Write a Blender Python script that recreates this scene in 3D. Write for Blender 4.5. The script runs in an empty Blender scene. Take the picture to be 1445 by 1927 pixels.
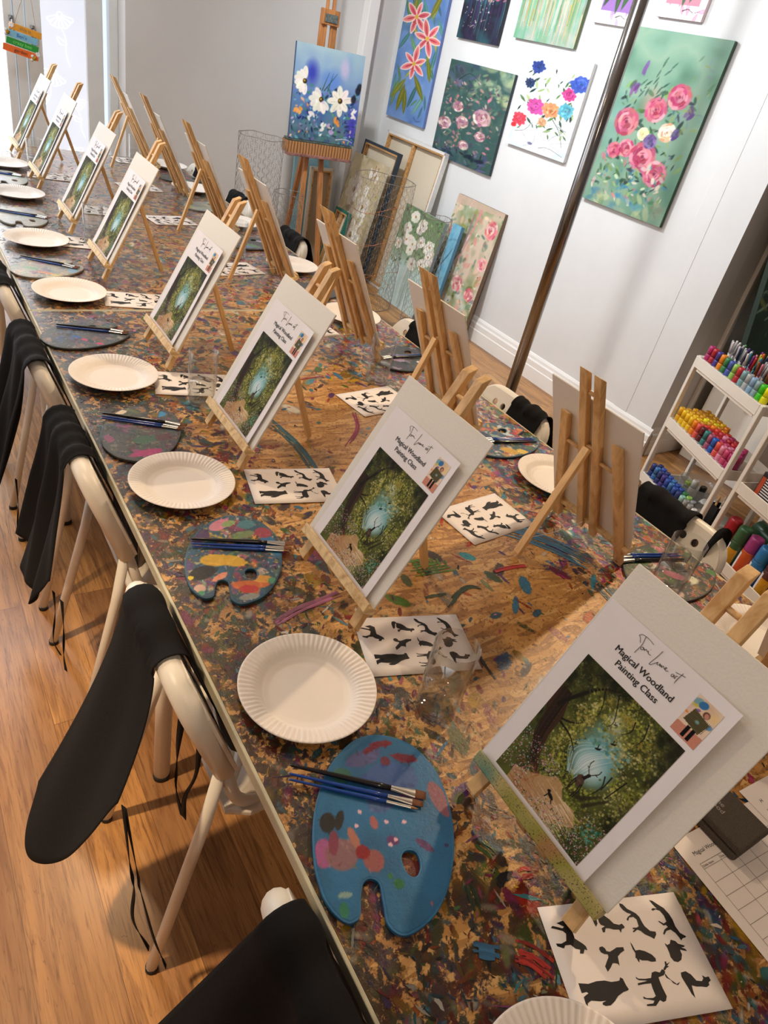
import bpy, math, random
import numpy as np
from mathutils import Vector, Matrix, Euler

# ------------------------------------------------------------------ camera, world, light, exposure
SC = bpy.context.scene
COL = SC.collection
cam_d = bpy.data.cameras.new('camera')
cam_d.sensor_width = 36.0
cam_d.sensor_fit = 'AUTO'
cam_d.lens = 1294.95 / 1927 * 36.0
cam_d.clip_start = 0.02
cam_o = bpy.data.objects.new('camera', cam_d)
COL.objects.link(cam_o)
RC = Matrix(((0.83295135, 0.15583543, -0.5309495),
             (-0.51506834, 0.56902552, -0.64102618),
             (0.20222922, 0.8074189, 0.55423647)))
cam_o.matrix_world = Matrix.Translation((0, 0, 1.62)) @ RC.to_4x4()
SC.camera = cam_o
SC.view_settings.view_transform = 'Standard'
SC.view_settings.look = 'None'
SC.view_settings.gamma = 1.0
SC.view_settings.use_curve_mapping = False
SC.view_settings.exposure = 0.18
try:
    SC.cycles.use_denoising = True
    SC.cycles.max_bounces = 7
    SC.cycles.transparent_max_bounces = 12
    SC.cycles.sample_clamp_indirect = 6.0
    SC.cycles.caustics_reflective = False
    SC.cycles.caustics_refractive = False
except Exception:
    pass
world = bpy.data.worlds.new('world')
SC.world = world
world.use_nodes = True
world.node_tree.nodes['Background'].inputs[0].default_value = (0.80, 0.88, 1.0, 1)
world.node_tree.nodes['Background'].inputs[1].default_value = 1.0

WINDOW_STRENGTH = 2.8
SIDE_FILL_POWER = 14.0  # power of the added area fill at the left wall


def lamp(name, loc, power, color, radius=0.05, spot=None, target=None, blend=0.6):
    d = bpy.data.lights.new(name, 'SPOT' if spot else 'POINT')
    d.energy = power
    d.color = color
    d.shadow_soft_size = radius
    o = bpy.data.objects.new(name, d)
    COL.objects.link(o)
    o.location = loc
    if spot:
        d.spot_size = math.radians(spot)
        d.spot_blend = blend
        o.rotation_euler = (Vector(target) - Vector(loc)).to_track_quat('-Z', 'Y').to_euler()
    return o


WARM = (1.0, 0.74, 0.47)
lamp('ceiling_spot_over_floor', (-0.72, 0.95, 2.5), 235, WARM, 0.04, 58, (-0.50, 0.95, 0), 0.6)
lamp('wall_fill_far', (1.75, 3.7, 2.5), 125, (0.96, 0.985, 1.0), 0.06, 140, (3.36, 3.7, 1.0), 0.9)  # added fill, stands in for window light on the long wall
lamp('window_end_fill', (0.2, 3.9, 2.45), 20, (0.88, 0.94, 1.0), 0.12)  # fill added to lift the window frames, far wall and far table
lamp('wall_fill_near', (2.0, 2.3, 2.5), 62, (0.96, 0.985, 1.0), 0.06, 110, (3.36, 2.6, 1.1), 0.9)  # extra neutral fill put in to brighten the long wall
lamp('ceiling_spot_over_table', (0.45, 2.2, 2.5), 44, WARM, 0.05, 125, (0.8, 1.6, 0.7))
lamp('ceiling_spot_over_trolley', (2.55, 1.20, 2.5), 95, WARM, 0.04, 100, (1.25, 0.95, 0.7))
lamp('ceiling_spot_behind', (0.2, -0.9, 2.5), 26, (1.0, 0.8, 0.6), 0.06, 130, (0.6, 0.3, 0.6))
# added area fill beside the windowless left wall, washing the long wall
ad = bpy.data.lights.new('side_area_fill', 'AREA')
ad.shape = 'RECTANGLE'
ad.size = 2.2
ad.size_y = 1.5
ad.energy = SIDE_FILL_POWER
ad.color = (0.95, 0.97, 1.0)
ao = bpy.data.objects.new('side_area_fill', ad)
COL.objects.link(ao)
ao.location = (-1.7, 3.2, 1.75)
ao.rotation_euler = Vector((1, 0.02, -0.02)).to_track_quat('-Z', 'Y').to_euler()

TZ = 0.74          # table top height
TX0, TX1 = 0.307, 1.532
TY = (-0.20, 2.239, 4.66)
XW = 3.36          # long wall
YF = 5.28          # far wall
XA = 4.6           # alcove wall
YS = 1.964         # step of the long wall
ZC = 2.6


# ------------------------------------------------------------------ helpers
def lin(c):
    out = []
    for v in c[:3]:
        v = v / 255.0
        out.append(v / 12.92 if v <= 0.04045 else ((v + 0.055) / 1.055) ** 2.4)
    return tuple(out) + (1.0,)


class MB:
    def __init__(s):
        s.v, s.f, s.c = [], [], []
        s.cur = None

    def add(s, vs, fs):
        n = len(s.v)
        s.v += [tuple(p) for p in vs]
        s.f += [tuple(i + n for i in q) for q in fs]
        s.c += [s.cur] * len(vs)
        return s

    def box(s, c, size, M=None):
        hx, hy, hz = size[0] / 2, size[1] / 2, size[2] / 2
        vs = [Vector((x * hx, y * hy, z * hz)) for x in (-1, 1) for y in (-1, 1) for z in (-1, 1)]
        if M is not None:
            vs = [M @ p for p in vs]
        vs = [p + Vector(c) for p in vs]
        return s.add(vs, [(0, 1, 3, 2), (4, 6, 7, 5), (0, 4, 5, 1), (2, 3, 7, 6), (0, 2, 6, 4), (1, 5, 7, 3)])

    def bar(s, p0, p1, w, d, side=(0, 1, 0), cut0=0.0, cut1=0.0):
        """rectangular section w (along side) x d, slanted end cuts along the depth direction"""
        p0, p1 = Vector(p0), Vector(p1)
        ax = (p1 - p0).normalized()
        sd = Vector(side)
        sd = (sd - ax * sd.dot(ax)).normalized()
        dp = ax.cross(sd).normalized()
        vs = []
        for p, cut in ((p0, cut0), (p1, cut1)):
            for a, b in ((-1, -1), (1, -1), (1, 1), (-1, 1)):
                vs.append(p + sd * (a * w / 2) + dp * (b * d / 2) + ax * (cut * b / 2))
        return s.add(vs, [(3, 2, 1, 0), (4, 5, 6, 7), (0, 1, 5, 4), (1, 2, 6, 5), (2, 3, 7, 6), (3, 0, 4, 7)])

    def tube(s, pts, r, seg=8, closed=False, caps=True):
        pts = [Vector(p) for p in pts]
        n = len(pts)
        rs = r if isinstance(r, (list, tuple)) else [r] * n
        tang = []
        for i in range(n):
            a = pts[(i - 1) % n] if (closed or i > 0) else pts[i]
            b = pts[(i + 1) % n] if (closed or i < n - 1) else pts[i]
            tang.append((b - a).normalized())
        ref = Vector((0, 0, 1)) if abs(tang[0].z) < 0.9 else Vector((1, 0, 0))
        nv = (ref - tang[0] * ref.dot(tang[0])).normalized()
        rings = []
        for i in range(n):
            nv = (nv - tang[i] * nv.dot(tang[i]))
            nv = nv.normalized() if nv.length > 1e-6 else tang[i].orthogonal().normalized()
            bn = tang[i].cross(nv)
            rings.append([pts[i] + (nv * math.cos(2 * math.pi * k / seg) + bn * math.sin(2 * math.pi * k / seg)) * rs[i] for k in range(seg)])
        vs = [p for rg in rings for p in rg]
        fs = []
        m = n if closed else n - 1
        for i in range(m):
            j = (i + 1) % n
            for k in range(seg):
                l = (k + 1) % seg
                fs.append((i * seg + k, i * seg + l, j * seg + l, j * seg + k))
        if caps and not closed:
            fs.append(tuple(reversed(range(seg))))
            fs.append(tuple((n - 1) * seg + k for k in range(seg)))
        return s.add(vs, fs)

    def lathe(s, prof, seg=24, c=(0, 0, 0), M=None, cap0=True, cap1=True):
        vs = []
        for (r, z) in prof:
            for k in range(seg):
                a = 2 * math.pi * k / seg
                p = Vector((r * math.cos(a), r * math.sin(a), z))
                if M is not None:
                    p = M @ p
                vs.append(p + Vector(c))
        fs = []
        n = len(prof)
        for i in range(n - 1):
            for k in range(seg):
                l = (k + 1) % seg
                fs.append((i * seg + k, i * seg + l, (i + 1) * seg + l, (i + 1) * seg + k))
        if cap0:
            fs.append(tuple(reversed(range(seg))))
        if cap1:
            fs.append(tuple((n - 1) * seg + k for k in range(seg)))
        return s.add(vs, fs)

    def grid(s, nu, nv, fn, wrap=False):
        vs = [fn(i / (nu - 1 if not wrap else nu), j / (nv - 1)) for j in range(nv) for i in range(nu)]
        fs = []
        for j in range(nv - 1):
            for i in range(nu if wrap else nu - 1):
                k = (i + 1) % nu
                fs.append((j * nu + i, j * nu + k, (j + 1) * nu + k, (j + 1) * nu + i))
        return s.add(vs, fs)

    def mesh(s, name, mats, smooth=False):
        me = bpy.data.meshes.new(name)
        me.from_pydata([tuple(p) for p in s.v], [], s.f)
        for m in (mats if isinstance(mats, (list, tuple)) else [mats]):
            me.materials.append(m)
        if any(c is not None for c in s.c):
            at = me.color_attributes.new('Col', 'FLOAT_COLOR', 'POINT')
            arr = np.array([c if c is not None else (1, 1, 1, 1) for c in s.c], dtype=np.float32)
            at.data.foreach_set('color', arr.ravel())
        if smooth:
            me.polygons.foreach_set('use_smooth', [True] * len(me.polygons))
        me.update()
        return me

    def build(s, name, mat, parent=None, smooth=False, bevel=0.0, seg=2):
        return place(name, s.mesh(name, mat, smooth), parent, bevel, seg)


def place(name, me, parent=None, bevel=0.0, seg=2):
    o = bpy.data.objects.new(name, me)
    COL.objects.link(o)
    if parent is not None:
        o.parent = parent
    if bevel:
        m = o.modifiers.new('bevel', 'BEVEL')
        m.width = bevel
        m.segments = seg
        m.limit_method = 'ANGLE'
        m.angle_limit = math.radians(40)
        m.harden_normals = False
    return o


def tag(o, label, cat, group=None, kind=None):
    o['label'] = label
    o['category'] = cat
    if group:
        o['group'] = group
    if kind:
        o['kind'] = kind
    return o


def thing(name, label, cat, loc=(0, 0, 0), rotz=0.0, group=None):
    o = bpy.data.objects.new(name, None)
    o.empty_display_size = 0.05
    COL.objects.link(o)
    o.location = loc
    o.rotation_euler = (0, 0, rotz)
    return tag(o, label, cat, group)


def dup(root, label=None, loc=None, rotz=None, group=None):
    def cp(o, parent):
        c = o.copy()
        COL.objects.link(c)
        if parent is not None:
            c.parent = parent
        for ch in list(o.children):
            cp(ch, c)
        return c
    r = cp(root, None)
    if label:
        r['label'] = label
    if loc is not None:
        r.location = loc
    if rotz is not None:
        r.rotation_euler = (0, 0, rotz)
    if group:
        r['group'] = group
    return r


def struct(name, mb, mat, parent=None, smooth=False, bevel=0.0):
    o = mb.build(name, mat, parent, smooth, bevel)
    if parent is None:
        o['kind'] = 'structure'
    return o


def smooth_path(ctrl, n=8):
    """Catmull-Rom through control points"""
    P = [Vector(p) for p in ctrl]
    P = [P[0] * 2 - P[1]] + P + [P[-1] * 2 - P[-2]]
    out = []
    for i in range(1, len(P) - 2):
        for k in range(n):
            t = k / n
            a, b, c, d = P[i - 1], P[i], P[i + 1], P[i + 2]
            out.append(0.5 * ((2 * b) + (c - a) * t + (2 * a - 5 * b + 4 * c - d) * t * t + (3 * b - a - 3 * c + d) * t ** 3))
    out.append(P[-2])
    return out


def curve_mesh(loops, extrude=0.0, bevel=0.0, res=1):
    """filled flat shape from closed 2D loops (holes allowed); returns verts, faces"""
    cu = bpy.data.curves.new('tmp', 'CURVE')
    cu.dimensions = '2D'
    cu.fill_mode = 'BOTH'
    cu.extrude = extrude
    cu.bevel_depth = bevel
    cu.bevel_resolution = res
    for lp in loops:
        sp = cu.splines.new('POLY')
        sp.points.add(len(lp) - 1)
        for p, q in zip(sp.points, lp):
            p.co = (q[0], q[1], 0, 1)
        sp.use_cyclic_u = True
    return _eval(cu)


def text_mesh(body, size, bold=0.0, align='LEFT', extrude=0.0, shear=0.0, space=1.0):
    cu = bpy.data.curves.new('tmp', 'FONT')
    cu.body = body
    cu.size = size
    cu.offset = bold
    cu.align_x = align
    cu.extrude = extrude
    cu.shear = shear
    cu.space_character = space
    cu.resolution_u = 3
    return _eval(cu)


def _eval(cu):
    o = bpy.data.objects.new('tmp', cu)
    COL.objects.link(o)
    dg = bpy.context.evaluated_depsgraph_get()
    me = bpy.data.meshes.new_from_object(o.evaluated_get(dg))
    vs = [tuple(v.co) for v in me.vertices]
    fs = [tuple(p.vertices) for p in me.polygons]
    bpy.data.objects.remove(o)
    bpy.data.curves.remove(cu)
    bpy.data.meshes.remove(me)
    return vs, fs


def circle(cx, cy, r, n=14, ry=None, rot=0.0):
    ry = ry or r
    out = []
    for k in range(n):
        a = 2 * math.pi * k / n
        x, y = r * math.cos(a), ry * math.sin(a)
        out.append((cx + x * math.cos(rot) - y * math.sin(rot), cy + x * math.sin(rot) + y * math.cos(rot)))
    return out


def inside(p, poly):
    x, y = p
    r = False
    n = len(poly)
    for i in range(n):
        x0, y0 = poly[i]
        x1, y1 = poly[(i + 1) % n]
        if (y0 > y) != (y1 > y) and x < (x1 - x0) * (y - y0) / (y1 - y0) + x0:
            r = not r
    return r


# ------------------------------------------------------------------ materials
class NT:
    def __init__(s, name):
        s.m = bpy.data.materials.new(name)
        s.m.use_nodes = True
        s.t = s.m.node_tree
        s.b = s.t.nodes['Principled BSDF']
        s.out = s.t.nodes['Material Output']

    def n(s, typ, **kw):
        nd = s.t.nodes.new(typ)
        for k, v in kw.items():
            if k.startswith('i_'):
                nd.inputs[k[2:].replace('_', ' ')].default_value = v
            else:
                setattr(nd, k, v)
        return nd

    def l(s, a, b):
        s.t.links.new(a, b)

    def coord(s, kind='Object', scale=(1, 1, 1), rot=(0, 0, 0)):
        tc = s.n('ShaderNodeTexCoord')
        mp = s.n('ShaderNodeMapping')
        mp.inputs['Scale'].default_value = scale
        mp.inputs['Rotation'].default_value = rot
        s.l(tc.outputs[kind], mp.inputs[0])
        return mp.outputs[0]

    def noise(s, vec, scale, detail=3.0, rough=0.55, dist=0.0):
        nd = s.n('ShaderNodeTexNoise')
        nd.inputs['Scale'].default_value = scale
        nd.inputs['Detail'].default_value = detail
        nd.inputs['Roughness'].default_value = rough
        nd.inputs['Distortion'].default_value = dist
        if vec is not None:
            s.l(vec, nd.inputs['Vector'])
        return nd

    def ramp(s, fac, stops, interp='LINEAR'):
        nd = s.n('ShaderNodeValToRGB')
        cr = nd.color_ramp
        cr.interpolation = interp
        while len(cr.elements) < len(stops):
            cr.elements.new(0.5)
        while len(cr.elements) > len(stops):
            cr.elements.remove(cr.elements[-1])
        for e, (p, c) in zip(cr.elements, stops):
            e.position = p
            e.color = c if len(c) == 4 else lin(c)
        s.l(fac, nd.inputs[0])
        return nd.outputs[0]

    def mix(s, fac, a, b, mode='MIX'):
        nd = s.n('ShaderNodeMix', data_type='RGBA', blend_type=mode)
        for sock, val in ((nd.inputs[0], fac), (nd.inputs[6], a), (nd.inputs[7], b)):
            if isinstance(val, (int, float, tuple)):
                sock.default_value = val
            else:
                s.l(val, sock)
        return nd.outputs[2]

    def math(s, op, a, b=0.0, clamp=False):
        nd = s.n('ShaderNodeMath', operation=op, use_clamp=clamp)
        for sock, val in ((nd.inputs[0], a), (nd.inputs[1], b)):
            if isinstance(val, (int, float)):
                sock.default_value = val
            else:
                s.l(val, sock)
        return nd.outputs[0]

    def bump(s, h, strength=0.3, dist=0.002):
        nd = s.n('ShaderNodeBump')
        nd.inputs['Strength'].default_value = strength
        nd.inputs['Distance'].default_value = dist
        s.l(h, nd.inputs['Height'])
        s.l(nd.outputs[0], s.b.inputs['Normal'])

    def set(s, **kw):
        for k, v in kw.items():
            k = k.replace('_', ' ')
            if isinstance(v, (int, float, tuple)):
                s.b.inputs[k].default_value = v
            else:
                s.l(v, s.b.inputs[k])
        return s


def plain(name, c, rough=0.5, var=0.06, scale=30.0, bump=0.0, metallic=0.0, spec=0.5, coat=0.0):
    k = NT(name)
    no = k.noise(k.coord(), scale, 3)
    base = lin(c)
    dark = tuple(x * (1 - 2 * var) for x in base[:3]) + (1,)
    lite = tuple(min(1, x * (1 + var)) for x in base[:3]) + (1,)
    k.set(Base_Color=k.ramp(no.outputs[0], [(0.3, dark), (0.7, lite)]), Roughness=rough, Metallic=metallic)
    k.b.inputs['Specular IOR Level'].default_value = spec
    if coat:
        k.b.inputs['Coat Weight'].default_value = coat
    if bump:
        k.bump(no.outputs[0], bump)
    return k.m


_pc = {}


def paintc(c, rough=0.35, coat=0.0):
    """cached plastic / paint colour"""
    key = (tuple(c), rough)
    if key not in _pc:
        _pc[key] = plain('paint_%d_%d_%d' % tuple(int(x) for x in c[:3]), c, rough, 0.04, 60, coat=coat)
    return _pc[key]


def wood(name, c0, c1, axis='Z', rough=0.5, sc=1.0):
    k = NT(name)
    s = {'Z': (70, 70, 5), 'Y': (70, 5, 70), 'X': (5, 70, 70)}[axis]
    v = k.coord('Object', tuple(x * sc for x in s))
    a = k.noise(v, 1.0, 4, 0.6, 0.6)
    v2 = k.coord('Object', tuple(x * sc * 0.35 for x in s))
    b = k.noise(v2, 1.0, 2, 0.5, 1.5)
    f = k.math('ADD', k.math('MULTIPLY', a.outputs[0], 0.5), k.math('MULTIPLY', b.outputs[0], 0.5))
    col = k.ramp(f, [(0.36, c0), (0.5, c1), (0.64, tuple(min(255, x * 1.08) for x in c1))])
    k.set(Base_Color=col, Roughness=rough)
    k.bump(a.outputs[0], 0.15, 0.001)
    return k.m


M = {}
M['white_wall'] = plain('white_wall_paint', (226, 228, 229), 0.6, 0.015, 4.0, 0.04)
M['far_wall'] = plain('far_wall_paint', (221, 220, 218), 0.65, 0.015, 3.0, 0.04)
M['gloss_white'] = plain('gloss_white_trim', (240, 240, 238), 0.35, 0.01, 6.0)
M['frame_white'] = plain('window_frame_white', (228, 232, 232), 0.4, 0.02, 8.0)
M['ceiling'] = plain('ceiling_paint', (235, 233, 228), 0.8, 0.01, 3.0)
M['pine'] = wood('pine_easel', (198, 150, 92), (224, 184, 128), sc=0.8)
M['pine_x'] = wood('pine_ledge', (196, 150, 92), (232, 200, 146), 'X')
M['oak'] = wood('studio_easel_wood', (140, 88, 44), (178, 118, 66))
M['board_white'] = plain('canvas_board_white', (232, 228, 220), 0.75, 0.015, 250, 0.12)
M['board_back'] = plain('canvas_board_back', (222, 214, 208), 0.7, 0.02, 80)
M['paper'] = plain('print_paper', (240, 236, 240), 0.75, 0.01, 20, 0, 0, 0.2)
M['thin_paper'] = plain('copy_paper', (244, 236, 230), 0.7, 0.01, 20)
M['ink'] = plain('black_ink', (22, 20, 20), 0.6, 0.02, 40)
M['grey_ink'] = plain('grey_ink', (95, 85, 85), 0.7, 0.02, 40)
M['plate'] = plain('paper_plate_white', (242, 234, 226), 0.42, 0.012, 12, 0.0, 0, 0.4)
M['chair_metal'] = plain('chair_white_steel', (236, 230, 218), 0.32, 0.015, 12, 0, 0, 0.5)
M['chair_plastic'] = plain('chair_white_plastic', (232, 226, 214), 0.38, 0.02, 9)
M['rubber'] = plain('black_rubber', (24, 23, 22), 0.7, 0.05)
M['cloth'] = plain('black_apron_cotton', (17, 16, 17), 0.85, 0.08, 220, 0.25, 0, 0.2)
M['strap'] = plain('black_apron_tape', (14, 13, 14), 0.8, 0.08, 300, 0.2, 0, 0.2)
M['chrome'] = plain('chrome_steel', (150, 148, 148), 0.16, 0.03, 4, 0, 1.0)
M['silver'] = plain('brush_ferrule', (205, 203, 198), 0.25, 0.03, 60, 0, 1.0)
M['wire'] = plain('galvanised_wire', (150, 142, 136), 0.4, 0.1, 40, 0, 0.8)
M['copper'] = plain('copper_light_wire', (205, 130, 95), 0.35, 0.05, 40, 0, 0.8)
M['canvas_raw'] = plain('raw_canvas_back', (214, 202, 180), 0.85, 0.03, 200, 0.15)
M['tan_canvas'] = plain('tan_canvas_back', (172, 152, 124), 0.85, 0.03, 200, 0.15)
M['stretcher'] = wood('stretcher_bar', (150, 104, 56), (196, 150, 94), 'X')
M['trolley'] = plain('trolley_white', (236, 232, 222), 0.38, 0.012, 10)
M['table_edge'] = plain('cream_edge_band', (196, 190, 164), 0.45, 0.12, 14)
M['felt'] = plain('charcoal_case_cloth', (92, 84, 76), 0.9, 0.25, 900, 0.2, 0, 0.1)
M['case_ink'] = plain('case_grey_print', (168, 160, 150), 0.6, 0.03)
M['bristle'] = plain('brown_bristle', (112, 66, 34), 0.7, 0.2, 400)
M['bristle_pale'] = plain('ochre_bristle', (176, 118, 52), 0.6, 0.2, 400)
M['black_handle'] = plain('black_lacquer', (20, 20, 22), 0.22, 0.02, 20, coat=0.3)
M['blue_handle'] = plain('blue_lacquer', (30, 72, 158), 0.22, 0.03, 20, coat=0.3)
M['palette_wood'] = wood('palette_ply', (150, 112, 70), (188, 148, 100), 'Y')
M['clear_plastic'] = None


def mat_vcol(name, rough=0.5, bump=0.0, spec=0.4, coat=0.0):
    k = NT(name)
    a = k.n('ShaderNodeAttribute')
    a.attribute_name = 'Col'
    no = k.noise(k.coord(), 220, 2)
    k.set(Base_Color=k.mix(0.10, a.outputs[0], k.ramp(no.outputs[0], [(0.3, (0.25, 0.25, 0.25, 1)), (0.7, (0.75, 0.75, 0.75, 1))]), 'SOFT_LIGHT'), Roughness=rough)
    k.b.inputs['Specular IOR Level'].default_value = spec
    if coat:
        k.b.inputs['Coat Weight'].default_value = coat
        k.b.inputs['Coat Roughness'].default_value = 0.25
    if bump:
        k.bump(k.noise(k.coord(), 160, 3).outputs[0], bump, 0.002)
    return k.m


M['art'] = mat_vcol('painted_canvas', 0.55, 0.25, 0.25)
M['printed'] = mat_vcol('printed_picture', 0.7, 0, 0.12)
M['wet_paint'] = mat_vcol('dried_acrylic', 0.36, 0.2, 0.5, 0.2)
M['table_paint'] = mat_vcol('dried_table_paint', 0.36, 0.4, 0.5)


def glass_mat(name, tint=(1, 1, 1, 1), ior=1.5, rough=0.02):
    k = NT(name)
    k.t.nodes.remove(k.b)
    tr = k.n('ShaderNodeBsdfTransparent')
    tr.inputs[0].default_value = tint
    gl = k.n('ShaderNodeBsdfGlossy')
    no = k.noise(k.coord(), 70, 2)
    k.l(k.ramp(no.outputs[0], [(0.4, (rough, rough, rough, 1)), (0.8, (rough * 4, rough * 4, rough * 4, 1))]), gl.inputs['Roughness'])
    lw = k.n('ShaderNodeLayerWeight')
    lw.inputs[0].default_value = 0.5
    fr = k.math('ADD', k.math('MULTIPLY', k.math('POWER', lw.outputs['Facing'], 3.0), 0.85), (ior - 1) ** 2 / (ior + 1) ** 2)
    mx = k.n('ShaderNodeMixShader')
    k.l(fr, mx.inputs[0])
    k.l(tr.outputs[0], mx.inputs[1])
    k.l(gl.outputs[0], mx.inputs[2])
    k.l(mx.outputs[0], k.out.inputs[0])
    return k.m


M['glass'] = glass_mat('clear_glass', (0.97, 0.975, 0.97, 1), 1.55)
k = NT('clear_plastic')
k.t.nodes.remove(k.b)
tr = k.n('ShaderNodeBsdfTransparent')
df_ = k.n('ShaderNodeBsdfDiffuse')
gl_ = k.n('ShaderNodeBsdfGlossy')
gl_.inputs['Roughness'].default_value = 0.15
no = k.noise(k.coord(), 20, 2)
k.l(k.ramp(no.outputs[0], [(0.3, (0.62, 0.64, 0.64, 1)), (0.7, (0.74, 0.76, 0.76, 1))]), df_.inputs[0])
m1, m2 = k.n('ShaderNodeMixShader'), k.n('ShaderNodeMixShader')
m1.inputs[0].default_value = 0.30
m2.inputs[0].default_value = 0.08
k.l(tr.outputs[0], m1.inputs[1])
k.l(df_.outputs[0], m1.inputs[2])
k.l(m1.outputs[0], m2.inputs[1])
k.l(gl_.outputs[0], m2.inputs[2])
k.l(m2.outputs[0], k.out.inputs[0])
M['clear_plastic'] = k.m
k = NT('water')
k.t.nodes.remove(k.b)
gb = k.n('ShaderNodeBsdfTransparent')
no = k.noise(k.coord(), 20, 1)
k.l(k.ramp(no.outputs[0], [(0.3, (0.90, 0.91, 0.90, 1)), (0.7, (0.95, 0.955, 0.95, 1))]), gb.inputs['Color'])
gs = k.n('ShaderNodeBsdfGlossy')
gs.inputs['Roughness'].default_value = 0.03
lw = k.n('ShaderNodeLayerWeight')
ms = k.n('ShaderNodeMixShader')
k.l(k.math('ADD', k.math('MULTIPLY', k.math('POWER', lw.outputs['Facing'], 3.0), 0.7), 0.04), ms.inputs[0])
k.l(gb.outputs[0], ms.inputs[1])
k.l(gs.outputs[0], ms.inputs[2])
k.l(ms.outputs[0], k.out.inputs[0])
M['water'] = k.m

# frosted panes lit by the daylight behind them
def pane_mat(name, strength, c0, c1):
    k = NT(name)
    no = k.noise(k.coord('Object', (1, 1, 0.6)), 1.6, 3)
    k.set(Base_Color=(0.12, 0.12, 0.13, 1), Roughness=0.6)
    k.l(k.ramp(no.outputs[0], [(0.3, c0), (0.7, c1)]), k.b.inputs['Emission Color'])
    k.b.inputs['Emission Strength'].default_value = strength
    return k.m


M['pane'] = pane_mat('frosted_daylight_pane', WINDOW_STRENGTH, (0.84, 0.89, 1.0, 1), (1.0, 1.0, 1.0, 1))
M['film_pane'] = pane_mat('frosted_film_pane', 0.90, (0.72, 0.74, 0.84, 1), (0.86, 0.87, 0.94, 1))
M['film'] = pane_mat('etched_flower_film', 1.6, (0.97, 0.98, 1.0, 1), (1.0, 1.0, 1.0, 1))

# laminate floor: planks along Y
k = NT('oak_laminate_floor')
co = k.coord('Object', (1, 1, 1), (0, 0, math.radians(90)))
br = k.n('ShaderNodeTexBrick', offset=0.37, offset_frequency=2)
k.l(co, br.inputs['Vector'])
br.inputs['Color1'].default_value = (0, 0, 0, 1)
br.inputs['Color2'].default_value = (1, 1, 1, 1)
br.inputs['Mortar'].default_value = (0.5, 0.5, 0.5, 1)
br.inputs['Scale'].default_value = 1.0
br.inputs['Mortar Size'].default_value = 0.0008
br.inputs['Brick Width'].default_value = 1.28
br.inputs['Row Height'].default_value = 0.150
br.inputs['Bias'].default_value = 0.0


def planked(scale, off):
    wv = k.n('ShaderNodeVectorMath', operation='MULTIPLY_ADD')
    k.l(br.outputs[0], wv.inputs[0])
    wv.inputs[1].default_value = off
    k.l(k.coord('Object', scale), wv.inputs[2])
    return wv.outputs[0]


g0 = k.noise(planked((9, 0.9, 1), (7.1, 5.7, 0)), 1.0, 3, 0.6, 1.6)
g1 = k.noise(planked((34, 2.4, 1), (3.1, 7.7, 0)), 1.0, 5, 0.65, 2.2)
g2 = k.noise(planked((210, 9.0, 1), (5.1, 3.7, 0)), 1.0, 3, 0.6, 0.6)
base = k.ramp(br.outputs[0], [(0.0, (166, 118, 68)), (0.3, (196, 144, 86)), (0.6, (134, 96, 64)), (0.8, (188, 136, 80)), (1.0, (206, 156, 98))])
col = k.mix(k.math('MULTIPLY', k.ramp(g0.outputs[0], [(0.36, (1, 1, 1, 1)), (0.55, (0, 0, 0, 1))]), 0.62), base, lin((116, 76, 48)))
col = k.mix(k.math('MULTIPLY', k.ramp(g1.outputs[0], [(0.36, (1, 1, 1, 1)), (0.50, (0, 0, 0, 1))]), 0.55), col, lin((104, 66, 38)))
col = k.mix(k.ramp(g2.outputs[0], [(0.32, (0.6, 0.6, 0.6, 1)), (0.46, (0, 0, 0, 1))]), col, lin((98, 60, 34)))
kn = k.n('ShaderNodeTexVoronoi')
k.l(planked((5.0, 1.6, 1), (2.3, 4.1, 0)), kn.inputs['Vector'])
kn.inputs['Scale'].default_value = 1.0
kd = k.math('ADD', kn.outputs['Distance'], k.math('MULTIPLY', k.math('SUBTRACT', g1.outputs[0], 0.5), 0.35))
col = k.mix(k.math('MULTIPLY', k.ramp(kd, [(0.05, (1, 1, 1, 1)), (0.20, (0, 0, 0, 1))]), 0.6), col, lin((70, 42, 26)))
cr_ = k.noise(planked((22, 1.3, 1), (9.1, 1.7, 0)), 1.0, 2, 0.5, 3.0)
col = k.mix(k.math('MULTIPLY', k.ramp(k.math('ABSOLUTE', k.math('SUBTRACT', cr_.outputs[0], 0.5)), [(0.0, (1, 1, 1, 1)), (0.008, (0, 0, 0, 1))]), 0.5), col, lin((62, 40, 26)))
col = k.mix(k.math('MULTIPLY', br.outputs['Fac'], 0.6), col, lin((70, 46, 30)))
k.set(Base_Color=col, Roughness=0.30)
k.b.inputs['Specular IOR Level'].default_value = 0.5
k.bump(g2.outputs[0], 0.12, 0.001)
M['floor'] = k.m

# OSB table top covered with years of dried paint
k = NT('painted_chipboard')
PAL = [(46, 104, 140), (28, 66, 72), (52, 84, 46), (140, 34, 40), (150, 62, 110), (196, 150, 52), (222, 210, 190), (26, 26, 30), (70, 48, 92), (196, 96, 44), (72, 140, 150), (94, 110, 62)]
ob = k.coord('Object')
wn = k.noise(ob, 5.0, 2)
ws = k.n('ShaderNodeVectorMath', operation='MULTIPLY_ADD')
k.l(wn.outputs[1], ws.inputs[0])
ws.inputs[1].default_value = (0.07, 0.07, 0)
k.l(ob, ws.inputs[2])


def strand(angle, scale, stretch):
    mp = k.n('ShaderNodeMapping')
    mp.inputs['Rotation'].default_value = (0, 0, angle)
    mp.inputs['Scale'].default_value = (scale, scale * stretch, 1)
    k.l(ws.outputs[0], mp.inputs[0])
    vo = k.n('ShaderNodeTexVoronoi')
    vo.inputs['Scale'].default_value = 1.0
    vo.inputs['Randomness'].default_value = 1.0
    k.l(mp.outputs[0], vo.inputs['Vector'])
    return vo


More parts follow.
